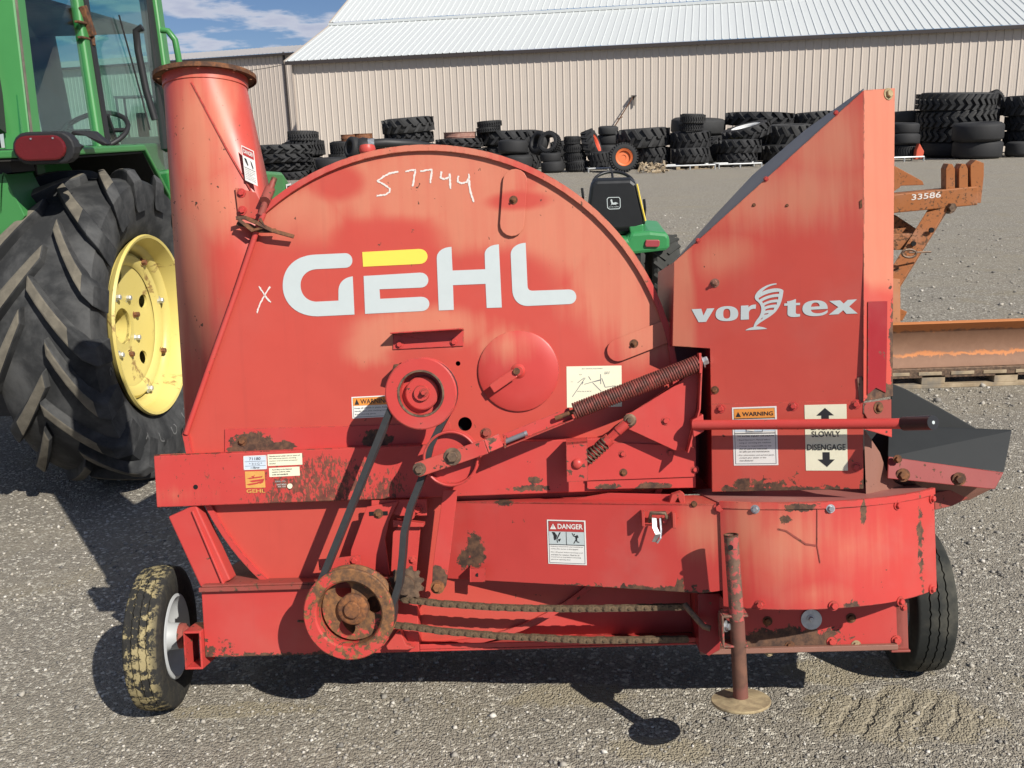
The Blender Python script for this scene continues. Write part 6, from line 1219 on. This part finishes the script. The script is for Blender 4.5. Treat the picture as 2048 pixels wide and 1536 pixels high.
# cab frame
def post(name, a, c, w, d, mat='tractor_green'): return MB().bar(a, c, w, d, (0, 1, 0)).build(name, MAT[mat], TR, bevel=.012)
XB, XT = -2.14, -2.24
rp0, rp1 = T_(42, 285, X=XB), T_(8, -40, X=XT); post('rear_pillar', rp0 + Vector((0, 0, -.25)), rp1, .13, .10)
MB().bar(rp0 + Vector((.066, -.045, -.2)), rp1 + Vector((.066, -.045, 0)), .006, .012, (0, 1, 0)).build('weld_seam', MAT['lug_top'], TR)
mp0, mp1 = T_(200, 300, X=XB), T_(147, -40, X=XT); post('door_pillar', mp0, mp1, .05, .07); MB().bar(mp0 + Vector((.01, .06, 0)), mp1 + Vector((.01, .06, 0)), .04, .05, (0, 1, 0)).build('door_seal', MAT['tractor_black'], TR)
ap0, ap1 = T_(352, 300, X=XB), T_(304, -40, X=XT); post('front_pillar', ap0, ap1, .06, .10); MB().bar(ap0 + Vector((-.02, -.11, 0)), ap1 + Vector((-.02, -.11, 0)), .05, .10, (0, 1, 0)).build('front_seal', MAT['tractor_black'], TR)
def pane(name, pts): return MB().prism(pts, (.006, 0, 0)).build(name, MAT['cab_glass'], TR)
pane('quarter_window', [rp0, mp0, mp1, rp1]); pane('door_window', [mp0 + Vector((0, .03, -.35)), ap0 + Vector((0, 0, -.35)), ap1, mp1])
MB().prism([rp0 + Vector((-.07, -.0, .05)), rp1 + Vector((-.07, 0, 0)), rp1 + Vector((-1.1, 0, 0)), rp0 + Vector((-1.1, 0, .05))], (0, .006, 0)).build('rear_window', MAT['cab_glass'], TR)
MB().bar(rp0 + Vector((-.08, -.01, .05)), rp1 + Vector((-.08, -.01, 0)), .03, .05, (0, 1, 0)).build('rear_seal', MAT['tractor_black'], TR)
MB().prism([ap0 + Vector((-.03, .02, 0)), ap1 + Vector((-.03, .02, 0)), ap1 + Vector((-1.0, .05, 0)), ap0 + Vector((-1.0, .05, 0))], (0, .006, 0)).build('windscreen', MAT['cab_glass'], TR)
lf0, lf1 = ap0 + Vector((-1.05, .03, 0)), ap1 + Vector((-1.0, .03, 0)); post('front_pillar', lf0, lf1, .06, .1); post('rear_pillar', rp0 + Vector((-1.2, 0, -.2)), rp1 + Vector((-1.15, 0, 0)), .12, .1)
rz = T_(200, 42, X=XT).z
MB().prism([rp1 + Vector((.06, -.1, 0)), ap1 + Vector((.06, .2, 0)), ap1 + Vector((-1.2, .2, 0)), rp1 + Vector((-1.25, -.1, 0))], (0, 0, .16)).build('cab_roof', MAT['tractor_green'], TR, bevel=.04)
zz = min(rp1.z, ap1.z) - .005; b = MB(); b.box2((rp1.x - 1.1, rp1.y + .05, rz + .02), (rp1.x - .05, ap1.y - .05, zz)); b.build('headliner', MAT['tractor_black'], TR, bevel=.06)
MB().box2((xo - .70, rp0.y - .05, .75), (xo - .42, ap0.y, rp0.z - .02)).build('cab_base', MAT['tractor_green'], TR, bevel=.02)
MB().box2((xo - 1.4, rp0.y - .02, .7), (xo - .71, ap0.y, 1.0)).build('cab_floor', MAT['tractor_black'], TR)
b = MB(); b.box2((xo - 1.05, .35, 1.0), (xo - .62, .8, 1.22)); b.box2((xo - 1.05, .22, 1.2), (xo - .62, .38, 1.7)); b.build('driver_seat', MAT['tractor_black'], TR, bevel=.05)
sw = T_(190, 262, Y=5.5); b = MB(); b.tube([sw + Vector((.18 * math.cos(t), .18 * math.sin(t) * .8, .10 * math.sin(t))) for t in [k * math.pi / 12 for k in range(24)]], .014, 8, True); b.rod(sw, sw + Vector((0, .3, -.5)), .035); b.rod(sw + Vector((-.18, 0, 0)), sw + Vector((.18, 0, 0)), .012); b.build('steering_wheel', MAT['tractor_black'], TR, smooth=50)
MB().bar(T_(232, 290, X=-2.18), T_(212, 230, X=-2.18), .03, .02, (0, 1, 0)).build('control_lever', MAT['tractor_black'], TR)
lh = MB(); a_, c_ = T_(165, 12, X=-2.19), T_(186, 72, X=-2.17); lh.bar(a_, c_, .03, .05, (0, 1, 0)); lh.rod(c_, c_ + Vector((0, -.01, -.05)), .01); lh.box(T_(162, 45, X=-2.19), (.03, .1, .012)); lh.box(T_(168, 76, X=-2.19), (.03, .1, .012)); lh.build('door_latch', MAT['rust'], TR, bevel=.004)
hr = [T_(322, 60, Y=6.1), T_(336, 62, Y=6.1), T_(350, 80, Y=6.1), T_(356, 110, Y=6.1), T_(362, 150, Y=6.1), T_(375, 260, Y=6.1)]; MB().tube(hr, .019, 10).build('hand_rail', MAT['tractor_green'], TR, smooth=50)
ir = [T_(285, 55, Y=5.7), T_(272, 62, Y=5.7), T_(276, 100, Y=5.7), T_(292, 180, Y=5.7), T_(310, 240, Y=5.7)]; MB().tube(ir, .02, 10).build('inner_rail', MAT['tractor_black'], TR, smooth=50)
MB().tube([T_(238, 30, X=-2.2), T_(285, 200, X=-2.17), T_(300, 260, X=-2.15)], .005, 6).build('wiper_rod', MAT['tractor_black'], TR)
e0, e1 = TI @ Vector((-3.02, 6.75, 1.2)), TI @ Vector((-3.08, 6.75, 2.32)); b = MB(); b.rod(e0, e1, .10, 20); b.lathe([(0, 0), (.09, 0), (.1, .04), (.07, .09), (0, .1)], e1 + Vector((-.1, 0, .02)), (0, 0, 1), 18); b.build('exhaust_stack', MAT['tractor_black'], TR, smooth=40)
# engine hood reaching forward
b = MB(); hx0, hx1 = -2.56 + 2.6, -1.83 + 2.6; hy0, hy1 = 6.2 - 4.4, 8.05 - 4.4; hz = T_(552, 345, Y=8.0).z; hn = T_(588, 372, Y=8.45).z
b.prism([(hx1, hy0, .62), (hx1, hy0, hz + .1), (hx1, hy1, hz), (hx1, hy1, .62)], (hx0 - hx1, 0, 0)); b.prism([(hx1 - .002, hy1 + .002, .7), (hx1 - .002, hy1 + .002, hz - .004), (hx1 - .03, hy1 + .42, hn), (hx1 - .03, hy1 + .45, .7)], (hx0 - hx1 + .03, 0, 0)); hd = b.build('engine_hood', MAT['tractor_green'], TR, bevel=.025)
b = MB(); q0 = T_(566, 380, Y=8.2); b.prism([(hx1 + .001, q0.y - .1, q0.z - .1), (hx1 + .001, q0.y - .1, q0.z + .05), (hx1 + .001, q0.y + .08, q0.z + .05), (hx1 + .001, q0.y + .08, q0.z - .1)], (.003, 0, 0)); b.build('hood_badge', MAT['decal_white'], hd); b = MB(); b.prism([(hx1 + .0045, q0.y - .08, q0.z - .1), (hx1 + .0045, q0.y - .08, q0.z + .035), (hx1 + .0045, q0.y + .06, q0.z + .035), (hx1 + .0045, q0.y + .06, q0.z - .1)], (.002, 0, 0)); b.build('badge_field', MAT['ink'], hd)
fw = MB().lathe([(.25, -.1), (.42, -.13), (.50, -.1), (.51, 0), (.50, .1), (.42, .13), (.25, .1), (.24, 0)], TI @ Vector((-1.95, 7.2, .51)), (1, 0, 0), 36, closed=True).build('front_tyre', MAT['big_tyre'], TR, smooth=40)
MB().cyl(TI @ Vector((-2.02, 7.2, .51)), (1, 0, 0), .25, .08, 28).build('front_rim', MAT['rim_paint'], TR)
MB().box2((hx0 + .05, hy0 - 2.3, .45), (hx1 - .1, hy1, .75)).build('chassis', MAT['tractor_black'], TR)

# ------------------------------------------------------------------ things seen through the cab and in the yard beyond
plain('white_wrap', (0.72, 0.76, 0.76), 0.5); wpk = empty('panel_stack', Matrix.Translation(WZ(105, 330, 0.0))); o_ = WZ(105, 330, 0.0); Yk = o_.y
tag(wpk, 'stack of pale white panels seen through the tractor cab glass', 'panel stack'); zt1 = W(105, 206, Yk).z; nl_ = 7; kw = 170 / FPX * Yk
for i in range(nl_): MB().box((random.uniform(-.05, .05), 1.0, .05 + (i + .5) * (zt1 - .05) / nl_), (kw, 2.0, (zt1 - .05) / nl_ * .94)).build('panel', MAT['white_wrap'], wpk, bevel=.04)
o_ = WZ(292, 345, 0.0); SL = empty('loader_cab', Matrix.Translation(o_)); tag(SL, 'dark machine cab frame parked behind the tractor, seen through its door glass', 'loader'); Yk = o_.y; S_ = Yk / FPX
b = MB(); w_, h_ = 78 * S_, 140 * S_
plain('loader_grey', (0.10, 0.105, 0.10), .6)
for x in (-w_ / 2, w_ / 2):
    for y in (0, 1.2): MB().box2((x - .06, y - .06, .1), (x + .06, y + .06, h_)).build('cab_post', MAT['loader_grey'], SL, bevel=.02)
MB().box2((-w_ / 2 - .1, -.1, h_ + .002), (w_ / 2 + .1, 1.3, h_ + .12)).build('cab_roof', MAT['loader_grey'], SL, bevel=.03); MB().box2((-w_ / 2 + .065, -.3, .1), (w_ / 2 - .065, 1.5, h_ * .48)).build('body', MAT['loader_grey'], SL, bevel=.05); MB().box2((-.25, .2, h_ * .48 + .002), (.25, .7, h_ * .8)).build('seat', MAT['tractor_black'], SL, bevel=.05)
# black pipe behind the housing top
hp_ = [W(742, 288, 7.5), W(770, 286, 7.5), W(820, 288, 7.6), W(880, 298, 7.8), W(930, 330, 8.0), W(960, 420, 8.2)]; hp_.append(Vector((hp_[-1].x + .1, 8.3, .05))); hp_.append(Vector((hp_[-1].x + .9, 8.5, .05)))
hz_ = empty('black_hose', Matrix()); tag(hz_, 'thick black hose with metal clamp rising behind the top of the housing', 'hose'); MB().tube(hp_, .036, 14).build('hose_body', MAT['tractor_black'], hz_, smooth=60)
d_ = (hp_[1] - hp_[0]).normalized(); MB().rod(hp_[0] - d_ * .02, hp_[0] + d_ * .03, .041, 16).build('clamp', MAT['zinc'], hz_); MB().lathe([(.04, 0), (.075, .01), (.085, .04), (.075, .08), (.04, .09)], hp_[0] - d_ * .1 + Vector((0, 0, -.03)), d_, 20).build('hose_end', MAT['tractor_black'], hz_, smooth=40)
MB().lathe([(0, 0), (.02, 0), (.023, .01), (.02, .02), (0, .024)], L(735, 306, YP + .04), (0, 0, 1), 16).build('top_knob', MAT['red_parts_b'], BL, smooth=40)

# ------------------------------------------------------------------ riding mower
plain('seat_vinyl', (0.016, 0.017, 0.018), 0.36, var=.15); plain('mower_green', (0.045, 0.26, 0.085), 0.32, var=.08); plain('lamp_pink', (0.36, 0.06, 0.07), 0.35); plain('mower_tyre', (0.045, 0.045, 0.04), .85, var=.3, scale=20)
Ym = 8.4; RMo = Matrix.Translation((W(1236, 420, Ym).x, Ym, 0)); RM_ = empty('riding_mower', RMo); tag(RM_, 'green riding mower with black seat parked behind the blower', 'riding mower'); RI = RMo.inverted()
def G_(px, py, dy=0.0): return RI @ W(px, py, Ym + dy)
sb_ = [G_(x, z) for x, z in [(1182, 372), (1192, 362), (1262, 360), (1272, 368), (1290, 440), (1286, 452), (1272, 458), (1186, 462), (1178, 450), (1176, 420)]]
st_ = MB().prism(sb_, (0, .09, .03)).build('seat_back', MAT['seat_vinyl'], RM_, bevel=.025); MB().box2((sb_[0].x - .02, .06, sb_[6].z - .06), (sb_[4].x - .02, .50, sb_[6].z + .05)).build('seat_cushion', MAT['seat_vinyl'], RM_, bevel=.04)
MB().tube([G_(1274, 368, -.01), G_(1282, 405, -.01), G_(1291, 442, -.01)], .008, 6).build('seat_piping', MAT['decal_yellow'], st_)
# leaping deer badge
def z4(pts): return [(1100 + x / 4.389, 300 + y / 4.389) for x, y in pts]
b = MB(); R0 = [(498, 430), (512, 414), (606, 412), (618, 428), (620, 500), (608, 518), (520, 522), (502, 508)]; R1 = [(504, 434), (515, 420), (603, 418), (612, 431), (614, 498), (604, 512), (523, 516), (508, 504)]
o2 = [((p := G_(*q_, -.002)).x, p.z) for q_ in z4(R0)]; i2 = [((p := G_(*q_, -.002)).x, p.z) for q_ in z4(R1)]; yy = G_(1200, 400, -.004).y
holed(b, o2, [i2], lambda x, z: (x, yy, z), (0, .003, 0)).build('badge_border', MAT['decal_grey'], st_)
deer = [(530, 440), (538, 432), (546, 436), (548, 452), (556, 464), (575, 458), (592, 464), (600, 472), (588, 470), (580, 474), (582, 486), (574, 478), (560, 480), (545, 478), (532, 488), (540, 474), (536, 460)]
MB().prism([G_(*q_, -.004) for q_ in z4(deer)], (0, .003, 0)).build('badge_emblem', MAT['decal_grey'], st_)
vs, fs, (x0, y0, x1, y1) = glyphs('JOHN DEERE', .02); ta, tb = G_(*z4([(516, 506)])[0], -.004), G_(*z4([(606, 494)])[0], -.004)
MB().add([(ta.x + (x - x0) / (x1 - x0) * (tb.x - ta.x), ta.y, ta.z + (y - y0) / (y1 - y0) * (tb.z - ta.z)) for x, y in vs], fs).build('lettering', MAT['decal_grey'], st_, recalc=False)
swc = G_(1227, 368, .62); ax_ = Vector((0, -.55, .83)).normalized(); _, uu, vv = frame(ax_); b = MB(); b.tube([swc + (uu * math.cos(t) + vv * math.sin(t)) * .19 for t in [k * math.pi / 16 for k in range(32)]], .015, 8, True)
for t in (.5, 2.6, 4.7): b.rod(swc, swc + (uu * math.cos(t) + vv * math.sin(t)) * .19, .012)
b.rod(swc, swc - ax_ * .5, .03); b.build('steering_wheel', MAT['black_plastic'], RM_, smooth=50)
for x, z in ((1164, 388), (1288, 410)): MB().tube([G_(x, z - 12, .25), G_(x + 2, z + 5, .25), G_(x - 2, z + 60, .3)], .012, 8).build('lever', MAT['black_plastic'], RM_)
f = [G_(x, z, -.05) for x, z in [(1130, 490), (1136, 466), (1255, 478), (1262, 466), (1300, 463), (1332, 466), (1340, 474), (1340, 494), (1334, 502), (1272, 509), (1140, 515)]]; MB().prism(f, (0, .55, .06)).build('fender', MAT['mower_green'], RM_, bevel=.03)
MB().prism([G_(x, z, .0) for x, z in [(1258, 452), (1287, 448), (1287, 466), (1262, 472)]], (0, .3, 0)).build('seat_bracket', MAT['mower_green'], RM_, bevel=.01)
for x0_ in (1290, 1136): MB().prism([G_(x0_ + x, z, -.072) for x, z in [(2, 480), (28, 480), (30, 483), (29, 492), (26, 494), (2, 494), (0, 490)]], (0, .03, 0)).build('tail_lamp', MAT['lamp_pink'], RM_, bevel=.006)
for cx in (1325, 1135):
    c = G_(cx, 545, .28); c.z = .30; wb = MB(); wb.lathe([(.14, -.11), (.22, -.13), (.27, -.12), (.295, -.09), (.295, .09), (.27, .12), (.22, .13), (.14, .11), (.13, 0)], c, (1, 0, 0), 40, closed=True)
    for i in range(18):
        for s in (-1, 1):
            a = 2 * math.pi * (i + (.5 if s > 0 else 0)) / 18; d1, d2 = (Vector((0, math.cos(a), math.sin(a))), Vector((0, math.cos(a + .3), math.sin(a + .3)))); wb.bar(c + d1 * .295 + Vector((s * .12, 0, 0)), c + d2 * .297 + Vector((s * .01, 0, 0)), .028, .022, d1)
    wt = wb.build('rear_tyre', MAT['mower_tyre'], RM_, smooth=35); MB().cyl(c + Vector((-.06, 0, 0)), (1, 0, 0), .14, .12, 24).build('rim', MAT['rim_paint'], wt)
MB().box2((-.2, -.02, .28), (.2, 1.7, .58)).build('chassis', MAT['seat_vinyl'], RM_, bevel=.03); MB().box2((-.24, .95, .5), (.24, 1.75, .82)).build('engine_hood', MAT['mower_green'], RM_, bevel=.06)
for s in (-1, 1): MB().lathe([(.09, -.07), (.17, -.08), (.2, -.05), (.2, .05), (.17, .08), (.09, .07)], (s * .38, 1.45, .2), (1, 0, 0), 24, closed=True).build('front_tyre', MAT['mower_tyre'], RM_, smooth=40)
MB().box2((-.36, 1.43, .18), (.36, 1.47, .22)).build('front_axle', MAT['seat_vinyl'], RM_)

# ------------------------------------------------------------------ orange rear blade on its pallet
paint('orange_paint', base=(0.34, 0.115, 0.032), fade=(0.42, 0.17, 0.05), famount=.1, chips=1.5, rough=.6, rust=((0.10, 0.05, 0.026), (0.2, 0.10, 0.05)), off=(1, 1, 1), dust=.3)
m = NT('blade_steel', .7, .1); sz = m.n('ShaderNodeSeparateXYZ'); m.link(m.P, sz.inputs[0]); n1 = m.noise(14, 6, .7, .5); n2 = m.noise(3, 3, .6, sc3=(.3, 1, 1)); kk = m.math('ADD', sz.outputs[2], m.math('MULTIPLY_ADD', n1, .09, -.045))
band = m.math('MAXIMUM', m.step(kk, .325, .345), m.math('MULTIPLY', m.math('MULTIPLY', m.step(kk, .172, .180), m.step(kk, .19, .205, 1, 0)), m.step(n2, .45, .5)))
m.color(m.mix(band, m.mix(n1, (.19, .095, .055), (.30, .165, .10)), m.mix(n1, (.50, .17, .05), (.62, .25, .09)))); m.bump(n1, .2, .006); MAT['blade_steel'] = m.mat
Yb = 5.5; bl = empty('rear_blade', Matrix.Translation((W(1900, 700, Yb).x, Yb, 0))); tag(bl, 'rusty orange rear blade with hitch frame standing on a pallet', 'blade'); BI = PLACED[bl.name].inverted()
def K_(px, py, dy=0.0): return BI @ W(px, py, Yb + dy)
zt_, zb_ = K_(1900, 643).z, K_(1900, 745).z; h_ = zt_ - zb_; x0_, x1_ = K_(1700, 650).x, K_(2250, 640).x
prof = [(-.05, 0), (-.055, .04), (-.02, .12), (.02, .32), (.03, .52), (.02, .75), (-.02, .92), (-.05, 1.0), (-.02, 1.03), (.03, .98), (.06, .75), (.07, .5), (.05, .25), (.0, .06), (-.02, 0)]
tl_ = (K_(2040, 640).z - K_(1800, 650).z) / (K_(2040, 640).x - K_(1800, 650).x)
MB().prism([(x0_, y, zb_ + z * h_) for y, z in prof], (x1_ - x0_, 0, 0)).build('moldboard', MAT['blade_steel'], bl, smooth=40)
MB().box2((x0_, -.065, zb_ - .012), (x1_, -.03, zb_ + .045)).build('cutting_edge', MAT['rusty_steel'], bl, bevel=.003)
bm0 = [K_(x, z, .5) for x, z in ((1690, 402), (1948, 375), (1946, 402), (1690, 432))]; dd = (bm0[1] - bm0[0]).normalized()
f0, f1 = K_(1690, 415, .55), K_(1946, 390, .55); MB().bar(f0, f1, .13, .115, (0, 0, 1)).build('hitch_beam', MAT['orange_paint'], bl, bevel=.006)
vs, fs, (gx0, gy0, gx1, gy1) = glyphs('33586', .01)
def top_(px, v): return f0.lerp(f1, (px - 1690) / 256) + Vector((0, -.0665, .012 + v * .036))
MB().add([top_(1814 + (x - gx0) / (gx1 - gx0) * 58, (y - gy0) / (gy1 - gy0)) for x, y in vs], fs).build('chalk_number', MAT['chalk'], bl, recalc=False)['kind'] = 'stuff'
for x, s in ((1901, 1.0), (1927, 1.0), (1955, 1.5)):
    if s > 1.2: pts = [K_(q_, z, .5) for q_, z in ((1941, 352), (1941, 330), (1952, 320), (1968, 326), (1968, 350), (1962, 406), (1944, 406))]
    else: pts = [K_(x + q_, z, .5) for q_, z in ((-9, 384), (-9, 338), (-4, 328), (4, 328), (9, 338), (9, 384))]
    MB().prism([p + Vector((0, .0, 0)) for p in pts], (.0, .022, 0) if False else (.012, .10, 0)).build('lug_plate', MAT['orange_paint'], bl, bevel=.003)
MB().prism([K_(1790, 372, .55), K_(1790, 332, .55), K_(1845, 362, .55), K_(1848, 370, .55)], (0, .04, 0)).build('gusset', MAT['orange_paint'], bl, bevel=.003); MB().prism([K_(1760, 402, .46), K_(1760, 320, .46), K_(1787, 328, .46), K_(1801, 350, .46), K_(1801, 374, .46)], (0, .03, 0)).build('mast_plate', MAT['orange_paint'], bl, bevel=.003)
sa, sb2 = K_(1893, 392, .55), K_(1770, 590, .35); MB().bar(sa, sb2, .06, .10, (1, 0, .6)).build('strut', MAT['orange_paint'], bl, bevel=.004)
for x, z in ((1862, 460), (1826, 487)): MB().cyl(K_(x, z, .42), (0, -1, 0), .016, .012, 14).build('bolt_hole', MAT['hole'], bl)
MB().bolt(K_(1899, 414, .5), r=.028, h=.05).build('pivot_bolt', MAT['rusty_steel'], bl)
MB().prism([K_(1760, 430, .6), K_(1791, 430, .6), K_(1846, 466, .6), K_(1760, 470, .6)], (0, .02, 0)).build('brace_plate', MAT['orange_paint'], bl, bevel=.002); b = MB().bar(K_(1700, 485, .5), K_(1845, 482, .5), .06, .10, (0, 0, 1)); b.build('cross_bar', MAT['orange_paint'], bl, bevel=.004)
MB().tube([K_(1818 + 14 * math.cos(t), 507 + 8 * math.sin(t), .3) for t in [k * math.pi / 6 for k in range(12)]], .008, 6, True).rod(K_(1818, 505, .3), K_(1862, 504, .3), .006, 6).build('linch_pin', MAT['rusty_steel'], bl)
MB().prism([K_(1780, 607, .2), K_(1815, 624, .2), K_(1805, 642, .2), K_(1780, 636, .2)], (0, .1, 0)).build('pivot_plate', MAT['orange_paint'], bl, bevel=.004); MB().bar(K_(1776, 560, .3), K_(1776, 660, .15), .09, .12, (1, 0, 0)).build('turntable', MAT['orange_paint'], bl, bevel=.006)
pz = zb_ - .014; pallet(Vector((W(1690, 760, Yb).x, Yb - .07, 0)), Vector((2.3, .0, 0)), 1.1, 'weathered wooden pallet under the orange rear blade', nx=6, ntop=12, h=max(.1, pz))
